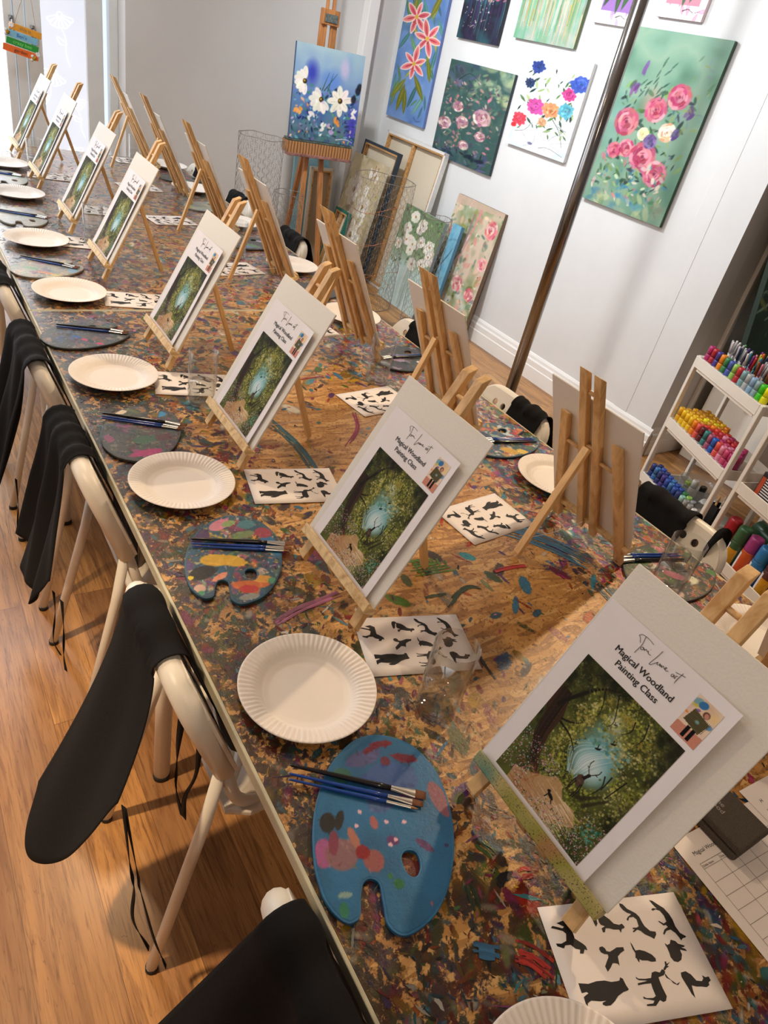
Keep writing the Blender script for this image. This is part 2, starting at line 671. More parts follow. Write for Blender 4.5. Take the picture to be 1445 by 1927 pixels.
v1 = strand(0.6, 22, 4.5)
v2 = strand(2.1, 20, 5.0)
sep1 = k.n('ShaderNodeSeparateColor')
k.l(v1.outputs['Color'], sep1.inputs[0])
sep2 = k.n('ShaderNodeSeparateColor')
k.l(v2.outputs['Color'], sep2.inputs[0])
pick = k.math('GREATER_THAN', sep2.outputs[1], 0.5)
TAN = [(0.0, (156, 108, 58)), (0.4, (186, 136, 74)), (0.7, (204, 154, 90)), (1.0, (218, 174, 112))]
osb = k.mix(pick, k.ramp(sep1.outputs[0], TAN), k.ramp(sep2.outputs[0], TAN))
fine = k.noise(ws.outputs[0], 130, 4, 0.65, 0.6)
osb = k.mix(k.math('MULTIPLY', k.ramp(fine.outputs[0], [(0.34, (1, 1, 1, 1)), (0.48, (0, 0, 0, 1))]), 0.7), osb, lin((84, 50, 26)))
# dried paint: colour and coverage stored on the mesh, broken up by fine dry-brush noise
at_ = k.n('ShaderNodeAttribute')
at_.attribute_name = 'Col'
dry = k.noise(ob, 120.0, 5, 0.72, 0.8)
dry2 = k.noise(ws.outputs[0], 240.0, 3, 0.7)
big = k.noise(ob, 2.6, 3)
nmix = k.math('ADD', k.math('MULTIPLY', dry.outputs[0], 0.75), k.math('MULTIPLY', dry2.outputs[0], 0.25))
smask = k.math('MULTIPLY', k.math('SUBTRACT', k.math('ADD', at_.outputs['Alpha'], k.math('MULTIPLY', k.math('SUBTRACT', nmix, 0.5), 1.7)), 0.36), 7.0, True)
hs_ = k.n('ShaderNodeHueSaturation')
hs_.inputs['Saturation'].default_value = 1.5
hs_.inputs['Value'].default_value = 1.0
k.l(at_.outputs[0], hs_.inputs['Color'])
pcol = k.mix(0.5, hs_.outputs[0], k.ramp(nmix, [(0.34, (0.18, 0.18, 0.18, 1)), (0.66, (0.82, 0.82, 0.82, 1))]), 'OVERLAY')
thin = k.math('MULTIPLY', at_.outputs['Alpha'], 0.22)
col = k.mix(thin, osb, k.mix(0.5, at_.outputs[0], lin((110, 80, 52))))
col = k.mix(k.math('MULTIPLY', smask, 0.94), col, pcol)
k.set(Base_Color=col, Roughness=k.ramp(big.outputs[0], [(0.3, (0.26, 0.26, 0.26, 1)), (0.7, (0.38, 0.38, 0.38, 1))]))
k.b.inputs['Specular IOR Level'].default_value = 0.4
lw_ = k.n('ShaderNodeLayerWeight')
lw_.inputs[0].default_value = 0.5
k.l(k.ramp(lw_.outputs['Facing'], [(0.50, (0.12, 0.12, 0.12, 1)), (0.80, (1, 1, 1, 1))]), k.b.inputs['Coat Weight'])
k.b.inputs['Coat IOR'].default_value = 2.0
k.b.inputs['Coat Roughness'].default_value = 0.24
k.bump(k.math('ADD', fine.outputs[0], k.math('MULTIPLY', dry.outputs[0], 1.4)), 0.24, 0.003)
M['table'] = k.m

# spray-speckled ledge of the nearest easel
k = NT('sprayed_pine')
nz = k.noise(k.coord('Object', (5, 5, 5)), 1.6, 1)
bandc = k.ramp(nz.outputs[0], [(0.34, (112, 60, 110)), (0.42, (176, 112, 84)), (0.5, (150, 146, 60)), (0.6, (186, 170, 110)), (0.7, (96, 140, 120))])
sp = k.noise(k.coord(), 420, 2, 0.7)
k.set(Base_Color=k.mix(k.ramp(sp.outputs[0], [(0.58, (0, 0, 0, 1)), (0.64, (0.9, 0.9, 0.9, 1))]), bandc, lin((34, 38, 26))), Roughness=0.6)
M['sprayed'] = k.m

# ------------------------------------------------------------------ room shell
XL, YB = -1.85, -2.6
WX0, WX1 = -1.5, 1.40        # shop window opening in the far wall


def slab(name, x0, x1, y0, y1, z0, z1, mat):
    return struct(name, MB().box(((x0 + x1) / 2, (y0 + y1) / 2, (z0 + z1) / 2), (x1 - x0, y1 - y0, z1 - z0)), mat)


slab('floor', XL - 0.1, XA + 0.1, YB - 0.1, YF + 0.35, -0.1, 0.0, M['floor'])
slab('ceiling', XL - 0.1, XA + 0.1, YB - 0.1, YF + 0.35, ZC, ZC + 0.1, M['ceiling'])
slab('wall_left', XL - 0.1, XL, YB - 0.1, YF + 0.35, 0, ZC, M['white_wall'])
slab('wall_back', XL, XA, YB - 0.1, YB, 0, ZC, M['white_wall'])
slab('wall_right', XW, XW + 0.12, YS, YF + 0.1, 0, ZC, M['white_wall'])
slab('wall_step', XW + 0.12, XA, YS, YS + 0.12, 0, ZC, M['far_wall'])
slab('wall_alcove', XA, XA + 0.1, YB, YS + 0.12, 0, ZC, M['white_wall'])
slab('wall_far', WX1, XW, YF, YF + 0.30, 0, ZC, M['far_wall'])
slab('wall_window', XL, WX0, YF, YF + 0.30, 0, ZC, M['far_wall'])
# faint plaster ridge on the long wall and boxed pipe in the far corner
struct('trim_1', MB().box((XW - 0.001, 2.2, ZC / 2), (0.002, 0.09, ZC)), M['white_wall'], bevel=0.0009)
struct('trim_2', MB().box((3.09, YF - 0.045, ZC / 2), (0.085, 0.09, ZC)), M['gloss_white'], bevel=0.006)


def skirting(name, p0, p1, nrm):
    p0, p1, nrm = Vector(p0), Vector(p1), Vector(nrm)
    prof = [(0, 0), (0.022, 0), (0.022, 0.085), (0.018, 0.09), (0.018, 0.125), (0.012, 0.135), (0.010, 0.152), (0.004, 0.165), (0, 0.168)]
    mb = MB()
    vs = []
    for p in (p0, p1):
        for d, z in prof:
            vs.append(p + nrm * d + Vector((0, 0, z)))
    n = len(prof)
    fs = [(i, i + 1, n + i + 1, n + i) for i in range(n - 1)] + [tuple(range(n)), tuple(reversed(range(n, 2 * n)))]
    mb.add(vs, fs)
    struct(name, mb, M['gloss_white'])


skirting('baseboard_right', (XW, YS - 0.02, 0), (XW, YF - 0.001, 0), (-1, 0, 0))
skirting('baseboard_step', (XW + 0.02, YS, 0), (XA - 0.001, YS, 0), (0, -1, 0))
skirting('baseboard_far', (WX1, YF, 0), (3.045, YF, 0), (0, -1, 0))

# shop window and door: white frames, frosted panes, etched flowers
wy = YF + 0.20
wf = MB()
wf.box((1.372, wy, ZC / 2), (0.055, 0.07, ZC)).box((1.255, wy - 0.01, ZC / 2), (0.10, 0.06, ZC))
wf.box((1.05, wy, 0.05), (0.30, 0.06, 0.10)).box((1.05, wy, ZC - 0.04), (0.30, 0.06, 0.08))
win = thing('window_1', 'frosted shop window pane with etched daisies beside the grey wall', 'window')
win['kind'] = 'structure'
wf.build('frame', M['frame_white'], win, bevel=0.004)
MB().box((1.085, wy, ZC / 2), (0.28, 0.012, ZC - 0.14)).build('pane', M['film_pane'], win)


def etched(cx, cz, r, tilt, seed, y):
    """outline drawing of a drooping coneflower"""
    rr = random.Random(seed)
    mb = MB()
    w = 0.0022

    def P(u, v):
        c, s_ = math.cos(tilt), math.sin(tilt)
        return (cx + u * c - v * s_, y, cz + u * s_ + v * c)
    n = 7
    for i in range(n):
        a = math.radians(-160 + 140 * i / (n - 1))
        L = r * rr.uniform(0.85, 1.1)
        hw = r * 0.11
        loop = []
        for t in (0.12, 0.4, 0.75, 0.97, 1.0, 0.97, 0.75, 0.4, 0.12):
            side = 1 if len(loop) < 4 else (-1 if len(loop) > 4 else 0)
            q = hw * side * (0.5 + 0.8 * t)
            loop.append(P(L * t * math.cos(a) - q * math.sin(a), L * t * math.sin(a) + q * math.cos(a)))
        mb.tube(loop, w, 4)
    mb.tube([P(r * 0.22 * math.cos(a), r * 0.18 * math.sin(a) + 0.03 * r) for a in np.linspace(-0.3, 3.4, 9)], w, 4)
    mb.tube(smooth_path([P(0, -r * 0.9), P(r * 0.25, -r * 1.7), P(r * 0.1, -r * 2.7), P(r * 0.3, -r * 3.6)], 4), w, 4)
    mb.tube(smooth_path([P(r * 0.2, -r * 1.9), P(-r * 0.4, -r * 1.5), P(-r * 0.3, -r * 2.0), P(r * 0.2, -r * 2.1)], 4), w, 4)
    return mb


fm = MB()
for i, (x, z, r, t) in enumerate([(1.06, 1.34, 0.075, 0.1), (1.01, 1.03, 0.08, -0.35), (1.13, 0.90, 0.065, 0.15), (1.10, 0.60, 0.08, 0.3), (0.99, 0.42, 0.07, -0.2), (1.15, 1.66, 0.07, 0.2)]):
    e = etched(x, z, r, t, i, wy - 0.0085)
    fm.add(e.v, e.f)
fm.build('etched_flowers', M['film'], win, smooth=True)

door = thing('door_1', 'white framed glazed shop door with frosted daylight glass at the far left', 'door')
door['kind'] = 'structure'
df = MB()
df.box((0.905, wy - 0.005, ZC / 2), (0.085, 0.07, ZC)).box((0.825, wy - 0.02, ZC / 2), (0.055, 0.05, ZC))
df.box((0.765, wy - 0.015, ZC / 2), (0.05, 0.06, ZC)).box((-0.36, wy, 0.06), (2.25, 0.06, 0.12)).box((-0.36, wy, ZC - 0.04), (2.25, 0.06, 0.08))
df.box((-0.40, wy, ZC / 2), (0.08, 0.06, ZC)).box((-1.47, wy, ZC / 2), (0.06, 0.06, ZC))
df.build('frame', M['frame_white'], door, bevel=0.004)
MB().box((0.195, wy, ZC / 2), (1.11, 0.012, ZC - 0.18)).build('pane', M['pane'], door)
MB().box((-0.94, wy, ZC / 2), (1.0, 0.012, ZC - 0.18)).build('pane', M['pane'], door)
for hx, hz in ((0.78, 1.24), (0.895, 1.21)):
    MB().box((hx, wy - 0.052, hz), (0.022, 0.014, 0.10)).tube([(hx, wy - 0.06, hz + 0.03), (hx + 0.004, wy - 0.085, hz + 0.028), (hx + 0.006, wy - 0.09, hz - 0.05)], 0.009, 8).build('handle', M['chrome'], door, True)
e = etched(0.70, 0.55, 0.07, 0.2, 9, wy - 0.0085)
MB().add(e.v, e.f).build('etched_flowers', M['film'], door, smooth=True)

# steel post between the table and the long wall
p = thing('support_post', 'slim shiny steel post rising from floor to ceiling before the white wall', 'post', (2.605, 2.37, 0))
MB().lathe([(0.031, 0.0), (0.031, ZC)], 24).build('tube', M['chrome'], p, True)
MB().lathe([(0.06, 0.0), (0.06, 0.008), (0.034, 0.016), (0.03, 0.03)], 24).build('base_flange', M['chrome'], p, True)


# ------------------------------------------------------------------ painting with numbers: small pictures stored as mesh colours
class Art:
    """x, y in 0..1 (y up); lengths relative to the width"""

    def __init__(s, w, h, bg, seed=0):
        s.w, s.h = w, h
        s.asp = h / w
        s.a = np.zeros((h, w, 3))
        s.a[:] = np.array(bg) / 255.0
        s.r = random.Random(seed)
        s.np = np.random.RandomState(seed)

    def cloud(s, n, m=None):
        m = m or max(2, int(n * s.asp))
        g = s.np.rand(m + 1, n + 1)
        yy = np.linspace(0, m - 1e-6, s.h)
        xx = np.linspace(0, n - 1e-6, s.w)
        yi, xi = yy.astype(int), xx.astype(int)
        fy, fx = (yy - yi)[:, None], (xx - xi)[None, :]
        fy, fx = fy * fy * (3 - 2 * fy), fx * fx * (3 - 2 * fx)
        return (g[yi][:, xi] * (1 - fy) * (1 - fx) + g[yi][:, xi + 1] * (1 - fy) * fx + g[yi + 1][:, xi] * fy * (1 - fx) + g[yi + 1][:, xi + 1] * fy * fx)

    def wash(s, cols, n=3, ny=None):
        f = s.cloud(n, ny) * 0.7 + s.cloud(n * 3, ny and ny * 3) * 0.3
        f = (f - f.min()) / (f.max() - f.min() + 1e-9) * (len(cols) - 1)
        i = np.minimum(f.astype(int), len(cols) - 2)
        t = (f - i)[..., None]
        c = np.array(cols) / 255.0
        s.a = c[i] * (1 - t) + c[i + 1] * t
        return s

    def vgrad(s, stops, amt=1.0):
        ys = np.linspace(0, 1, s.h)
        c = np.stack([np.interp(ys, [q[0] for q in stops], [q[1][k] / 255.0 for q in stops]) for k in range(3)], 1)
        s.a = s.a * (1 - amt) + c[:, None, :] * amt
        return s

    def dab(s, x, y, rx, ry=None, ang=0.0, col=(0, 0, 0), a=1.0, soft=0.35, tip=0.0):
        ry = rx if ry is None else ry
        R = max(rx, ry) * 1.15
        W = s.w
        px, py = x * W, y * s.h
        x0, x1 = max(0, int(px - R * W) - 1), min(s.w, int(px + R * W) + 2)
        y0, y1 = max(0, int(py - R * W) - 1), min(s.h, int(py + R * W) + 2)
        if x1 <= x0 or y1 <= y0:
            return s
        gx, gy = np.meshgrid((np.arange(x0, x1) + 0.5 - px) / W, (np.arange(y0, y1) + 0.5 - py) / W)
        c, sn = math.cos(ang), math.sin(ang)
        u, v = (gx * c + gy * sn) / rx, (-gx * sn + gy * c) / ry
        if tip:
            v = v * (1 + tip * np.clip(u, -1, 1) ** 2)
        d = np.sqrt(u * u + v * v)
        m = np.clip((1 - d) / max(soft, 1e-3), 0, 1) * a
        s.a[y0:y1, x0:x1] = s.a[y0:y1, x0:x1] * (1 - m[..., None]) + m[..., None] * (np.array(col) / 255.0)
        return s

    def line(s, pts, wd, col, a=1.0, taper=True):
        pts = smooth_path([(q[0], q[1], 0) for q in pts], 6) if len(pts) > 2 else [Vector((q[0], q[1], 0)) for q in pts]
        n = len(pts)
        for i in range(n - 1):
            p, q = pts[i], pts[i + 1]
            L = math.hypot(q.x - p.x, (q.y - p.y) * s.asp)
            k = max(1, int(L / max(wd * 0.7, 0.7 / s.w)))
            for j in range(k):
                t = j / k
                f = (i + t) / n
                w = wd * (1 - 0.6 * f if taper else 1)
                s.dab(p.x + (q.x - p.x) * t, p.y + (q.y - p.y) * t, max(w, 0.6 / s.w), None, 0, col, a, 0.5)
        return s

    def scatter(s, n, box, rx, ratio, cols, a=0.9, ang=None, soft=0.4, spread=math.pi):
        for _ in range(n):
            r = s.r.uniform(*rx)
            s.dab(s.r.uniform(box[0], box[1]), s.r.uniform(box[2], box[3]), r, r * s.r.uniform(*ratio), (s.r.uniform(-spread, spread) if ang is None else ang + s.r.uniform(-spread, spread)), s.jit(s.r.choice(cols)), a * s.r.uniform(0.6, 1), soft)
        return s

    def jit(s, c, j=14):
        d = s.r.uniform(-j, j)
        return tuple(min(255, max(0, v + d + s.r.uniform(-j / 2, j / 2))) for v in c)

    def rose(s, x, y, r, cols, dark=(70, 20, 40)):
        s.dab(x, y, r, r * 0.95, 0, s.jit(cols[0]), 0.95, 0.25)
        for ring, n in ((0.78, 9), (0.5, 7), (0.26, 4)):
            o = s.r.uniform(0, 6)
            for i in range(n):
                a = o + 2 * math.pi * i / n
                s.dab(x + r * ring * math.cos(a), y + r * ring * math.sin(a) / s.asp, r * 0.36, r * 0.17, a + math.pi / 2 + s.r.uniform(-.3, .3), s.jit(s.r.choice(cols), 22), 0.9, 0.35)
            for i in range(max(2, n // 2)):
                a = o + 2 * math.pi * (i + s.r.random()) / n * 2
                s.dab(x + r * ring * .85 * math.cos(a), y + r * ring * .85 * math.sin(a) / s.asp, r * 0.2, r * 0.05, a + math.pi / 2, dark, 0.6, 0.5)
        s.dab(x, y, r * 0.16, None, 0, dark, 0.7, 0.6)

    def daisy(s, x, y, r, col, core, n=9, a0=0.0, a1=2 * math.pi, wid=0.19):
        for i in range(n):
            a = a0 + (a1 - a0) * i / n
            L = r * s.r.uniform(0.85, 1.1)
            s.dab(x + 0.55 * L * math.cos(a), y + 0.55 * L * math.sin(a) / s.asp, 0.47 * L, wid * r, a, s.jit(col, 10), 0.97, 0.2)
            s.dab(x + 0.5 * L * math.cos(a + .12), y + 0.5 * L * math.sin(a + .12) / s.asp, 0.4 * L, 0.02 * r, a + .05, tuple(v * 0.72 for v in col), 0.6, 0.5)
        s.dab(x, y, r * 0.2, None, 0, core, 1, 0.2)
        s.dab(x - r * 0.04, y + r * 0.03, r * 0.1, None, 0, (200, 160, 60), 0.9, 0.4)

    def leaf(s, x, y, L, ang, col, wd=0.22):
        s.dab(x, y, L, L * wd, ang, s.jit(col), 0.95, 0.2, 0.8)
        s.dab(x, y, L * 0.9, L * 0.03, ang, tuple(min(255, v * 1.5 + 20) for v in col), 0.5, 0.5)

    def poly(s, pts, col, a=1.0):
        xs = (np.arange(s.w) + 0.5) / s.w
        ys = (np.arange(s.h) + 0.5) / s.h
        gx, gy = np.meshgrid(xs, ys)
        ins = np.zeros(gx.shape, bool)
        n = len(pts)
        for i in range(n):
            xa, ya = pts[i]
            xb, yb = pts[(i + 1) % n]
            if ya == yb:
                continue
            ins ^= ((ya > gy) != (yb > gy)) & (gx < (xb - xa) * (gy - ya) / (yb - ya) + xa)
        s.a[ins] = s.a[ins] * (1 - a) + a * np.array(col) / 255.0
        return s

    def mesh(s, name, w, h, mat, fn=None):
        """grid in local XY (origin lower-left), z from fn(x, y)"""
        lin_ = np.where(s.a <= 0.04045, s.a / 12.92, ((np.clip(s.a, 0, 1) + 0.055) / 1.055) ** 2.4)
        X, Y = np.meshgrid(np.linspace(0, w, s.w), np.linspace(0, h, s.h))
        Z = np.zeros_like(X) if fn is None else fn(X, Y)
        co = np.stack([X, Y, Z], -1).reshape(-1, 3).astype(np.float32)
        me = bpy.data.meshes.new(name)
        nv, nf = s.w * s.h, (s.w - 1) * (s.h - 1)
        me.vertices.add(nv)
        me.vertices.foreach_set('co', co.ravel())
        idx = np.arange(nv).reshape(s.h, s.w)
        q = np.stack([idx[:-1, :-1], idx[:-1, 1:], idx[1:, 1:], idx[1:, :-1]], -1).reshape(-1, 4)
        me.loops.add(nf * 4)
        me.loops.foreach_set('vertex_index', q.ravel().astype(np.int32))
        me.polygons.add(nf)
        me.polygons.foreach_set('loop_start', np.arange(0, nf * 4, 4, dtype=np.int32))
        me.polygons.foreach_set('use_smooth', [True] * nf)
        at = me.color_attributes.new('Col', 'FLOAT_COLOR', 'POINT')
        rgba = np.ones((nv, 4), np.float32)
        rgba[:, :3] = lin_.reshape(-1, 3)
        at.data.foreach_set('color', rgba.ravel())
        me.materials.append(mat)
        me.update()
        me.validate()
        return me


def frame_matrix(origin, right, up):
    r = Vector(right).normalized()
    u = Vector(up)
    u = (u - r * u.dot(r)).normalized()
    n = r.cross(u)
    m = Matrix((r, u, n)).transposed().to_4x4()
    return Matrix.Translation(origin) @ m


def wall_picture(art, name, label, cat, mtx, w, h, depth, edge, group=None, back=None):
    """stretched canvas whose painted face lies in local XY, body behind it"""
    t = thing(name, label, cat, group=group)
    t.matrix_world = mtx
    MB().box((w / 2, h / 2, -depth / 2), (w, h, depth - 0.0006)).build('canvas_edge', paintc(edge, 0.6), t, bevel=0.002)
    place('painted_face', art.mesh('painted_face', w, h, M['art']), t)
    return t


GREENS = [(62, 96, 58), (88, 124, 70), (44, 74, 56), (120, 150, 84), (150, 170, 110)]
DEEP = [(26, 48, 48), (34, 62, 60), (40, 44, 66), (24, 34, 40)]


def art_lily():
    a = Art(96, 240, (96, 132, 186), 1)
    a.wash([(86, 120, 176), (104, 142, 200), (120, 154, 208), (72, 116, 150)], 3)
    for i in range(46):
        x, y = a.r.uniform(.05, .95), a.r.uniform(.1, .97)
        a.leaf(x, y, a.r.uniform(.12, .3), a.r.uniform(.9, 2.3), a.r.choice([(70, 120, 120), (84, 140, 130), (96, 134, 84), (150, 150, 60), (58, 104, 110)]), .18)
    for x, y, L, g in [(.2, .25, .3, 1.0), (.42, .16, .28, 1.7), (.3, .18, .32, 1.4), (.7, .3, .3, 2.2), (.86, .45, .25, 1.9), (.25, .9, .25, 1.5), (.75, .93, .3, 1.2)]:
        a.leaf(x, y, L, g, (120, 124, 40), .22)
    for x, y, r, o in [(.33, .82, .33, .3), (.68, .68, .36, .9), (.48, .47, .34, 1.5)]:
        for k in range(6):
            g = o + k * math.pi / 3
            L = r * a.r.uniform(.85, 1.1)
            cx, cy = x + .5 * L * math.cos(g), y + .5 * L * math.sin(g) / a.asp
            a.dab(cx, cy, L * .56, L * .22, g, (248, 226, 220), 1, .12, .5)
            a.dab(cx, cy, L * .50, L * .17, g, a.jit((226, 120, 120)), 1, .3, .5)
            a.dab(cx - .1 * L * math.cos(g), cy - .1 * L * math.sin(g) / a.asp, L * .34, L * .06, g, (190, 56, 84), .9, .5)
        a.dab(x, y, .05, None, 0, (220, 180, 60), 1, .4)
        for k in range(5):
            a.dab(x + a.r.uniform(-.08, .08), y + a.r.uniform(-.05, .0), .02, .012, 1, (150, 70, 30), 1)
    a.line([(.72, .06), (.8, .035), (.9, .045)], .008, (40, 50, 90))
    return a


def art_teal():
    a = Art(120, 200, (60, 92, 92), 2)
    a.wash([(40, 70, 74), (64, 96, 96), (54, 84, 80), (96, 120, 110)], 3)
    a.scatter(30, (.45, 1, .72, 1), (.05, .14), (.4, .8), [(176, 186, 140), (150, 170, 140), (196, 200, 160)], .6)
    a.scatter(20, (0, .45, .75, 1), (.05, .12), (.3, .8), [(110, 110, 150), (70, 76, 110), (52, 58, 70)], .7)
    a.scatter(240, (0, 1, .1, .9), (.02, .07), (.2, .5), [(50, 96, 92), (88, 120, 96), (120, 136, 110), (70, 60, 84), (104, 76, 88), (140, 120, 110), (44, 64, 70)], .8)
    a.scatter(90, (.05, .95, .1, .85), (.015, .05), (.3, .6), [(190, 150, 150), (214, 130, 150), (220, 200, 190), (180, 150, 120), (230, 130, 150)], .9)
    for x, y, r in [(.68, .52, .15), (.12, .36, .12), (.4, .42, .11), (.28, .56, .1), (.5, .2, .09), (.72, .34, .09)]:
        a.rose(x, y, r, [(206, 168, 170), (180, 140, 150), (160, 110, 130), (222, 206, 196)], (90, 40, 60))
    a.scatter(60, (0, 1, 0, .16), (.03, .09), (.2, .5), [(24, 40, 52), (34, 46, 66), (40, 70, 80), (90, 90, 130)], .9)
    a.line([(.2, .82), (.35, .9), (.55, .84)], .012, (40, 50, 56))
    return a


def art_white():
    a = Art(120, 200, (226, 230, 234), 3)
    a.wash([(214, 220, 226), (236, 238, 240), (206, 222, 228), (240, 240, 240)], 4)
    for i in range(16):
        x, y = a.r.random(), a.r.random()
        a.line([(x, y), (x + a.r.uniform(-.2, .2), y + a.r.uniform(.02, .12)), (x + a.r.uniform(-.3, .3), y + a.r.uniform(.1, .2))], .006, (150, 158, 170), .7)
    for i in range(70):
        a.leaf(a.r.uniform(.05, .95), a.r.uniform(.18, .85), a.r.uniform(.04, .09), a.r.uniform(.4, 2.7), a.r.choice(GREENS + [(30, 50, 40), (36, 60, 44)]), .28)
    F = [(.12, .30, .13, (216, 70, 90)), (.33, .46, .16, (206, 84, 160)), (.58, .47, .15, (240, 150, 104)), (.8, .50, .14, (96, 176, 200)), (.78, .66, .12, (206, 70, 140)), (.9, .78, .16, (64, 92, 190)), (.2, .85, .12, (44, 66, 140)), (.14, .68, .09, (40, 60, 100)), (.5, .33, .08, (220, 160, 120)), (.05, .22, .05, (220, 50, 60))]
    for x, y, r, c in F:
        a.daisy(x, y, r, c, tuple(v * .5 for v in c), 10, 0, 6.28, .3)
        a.rose(x, y, r * .6, [c, tuple(min(255, v * 1.2) for v in c), tuple(v * .8 for v in c)], tuple(v * .45 for v in c))
    a.line([(.65, .38), (.8, .28), (.9, .14)], .008, (40, 46, 50))
    a.line([(.75, .33), (.9, .30)], .006, (40, 46, 50))
    a.line([(.1, .16), (.25, .2), (.35, .3)], .006, (50, 60, 50))
    a.line([(.55, .06), (.7, .09), (.95, .05)], .006, (70, 76, 90))
    a.dab(.4, .08, .05, .03, 0, (90, 90, 130), .8)
    return a


def art_roses():
    a = Art(150, 260, (110, 150, 126), 4)
    a.wash([(84, 126, 104), (110, 152, 130), (136, 168, 146), (120, 160, 140), (96, 136, 110)], 3)
    a.dab(.1, .5, .16, .5, 0, (120, 170, 170), .5, 1)
    a.dab(.45, .62, .16, .2, .5, (176, 140, 126), .8, .8)
    a.scatter(180, (.1, .9, .12, .72), (.02, .06), (.2, .5), GREENS + DEEP + [(120, 160, 70), (60, 110, 120)], .85)
    for x, y, r in [(.23, .50, .15), (.50, .60, .13), (.69, .69, .13), (.33, .36, .10), (.54, .34, .16), (.73, .27, .14), (.20, .33, .09)]:
        a.rose(x, y, r, [(206, 110, 130), (184, 80, 110), (226, 150, 160), (170, 60, 96), (214, 130, 150)], (96, 24, 56))
    a.rose(.70, .50, .10, [(236, 214, 190), (226, 180, 140), (240, 228, 216)], (150, 100, 80))
    a.rose(.46, .46, .07, [(236, 230, 190), (226, 216, 160), (240, 236, 214)], (150, 140, 70))
    a.rose(.56, .43, .08, [(110, 90, 140), (92, 78, 130), (140, 120, 170)], (50, 40, 80))
    for x, y, g in [(.22, .80, 1.4), (.19, .68, 1.3), (.84, .62, 1.2), (.80, .50, 1.1)]:
        for k in range(5):
            a.dab(x + a.r.uniform(-.03, .03), y + a.r.uniform(-.02, .02), .055, .022, g + a.r.uniform(-.5, .5), a.jit((98, 76, 130), 22), .9)
    for k in range(16):
        a.leaf(a.r.uniform(.25, .55), a.r.uniform(.66, .86), .05, a.r.uniform(.6, 1.6), (60, 96, 80), .2)
    a.scatter(110, (.08, .9, .05, .30), (.015, .05), (.2, .6), [(214, 226, 200), (150, 186, 110), (80, 140, 150), (210, 110, 130), (60, 100, 70), (226, 200, 190), (60, 130, 170)], .9)
    a.scatter(26, (.05, .95, .0, .12), (.05, .1), (.3, .6), [(150, 160, 140), (84, 140, 160), (110, 150, 110), (190, 200, 150)], .7)
    a.scatter(30, (.75, 1, .3, .9), (.03, .06), (.2, .4), [(150, 160, 70), (130, 150, 160), (80, 120, 90)], .6)
    return a


def art_dark():
    a = Art(110, 130, (50, 60, 72), 5)
    a.wash([(48, 96, 100), (40, 70, 84), (34, 34, 50), (52, 44, 80)], 3)
    for i in range(40):
        x = a.r.random()
        a.line([(x, .75), (x + .02, .4), (x, a.r.uniform(0, .3))], .016, a.jit(a.r.choice([(48, 36, 78), (30, 30, 42), (60, 110, 112), (70, 60, 110)])), .7)
    a.scatter(120, (0, 1, .5, 1), (.02, .07), (.3, .6), [(60, 100, 70), (210, 150, 160), (96, 130, 80), (190, 100, 120), (120, 150, 160), (52, 50, 80), (220, 200, 200)], .9)
    a.scatter(50, (.1, .7, .15, .6), (.008, .02), (.4, .8), [(230, 210, 200), (210, 170, 190)], .9)
    return a


def art_drip():
    a = Art(120, 120, (150, 170, 150), 6)
    a.wash([(130, 170, 150), (170, 180, 170), (110, 170, 140), (150, 160, 150)], 4)
    for i in range(80):
        x = a.r.random()
        y1 = a.r.uniform(.3, .8)
        a.line([(x, y1), (x + a.r.uniform(-.01, .01), y1 * .5), (x, a.r.uniform(-.05, .25))], .016, a.jit(a.r.choice([(190, 196, 190), (90, 170, 130), (140, 150, 150), (206, 196, 160), (110, 140, 100), (190, 150, 80)])), .6)
    a.scatter(130, (0, 1, .5, 1), (.02, .06), (.3, .6), [(52, 84, 56), (84, 110, 66), (200, 180, 200), (160, 140, 170), (40, 50, 60), (110, 140, 90)], .9)
    a.rose(.7, .75, .12, [(200, 180, 206), (176, 160, 190), (222, 206, 220)], (110, 90, 120))
    return a


def art_leaf(c, c2, seed, leafc):
    a = Art(90, 90, (238, 232, 232), seed)
    for i in range(24):
        a.leaf(a.r.random(), a.r.random(), .1, a.r.uniform(0, 6), c2, .4)
    a.poly([(.14, .2), (.86, .2), (.86, .95), (.14, .95)], c)
    for x, y, g in [(.3, .5, 1.1), (.5, .45, 1.6), (.7, .5, 1.3), (.55, .6, 2.0)]:
        a.leaf(x, y, .3, g, leafc, .24)
    a.line([(.55, .12), (.66, .15), (.78, .11), (.9, .14)], .012, (40, 30, 40))
    return a


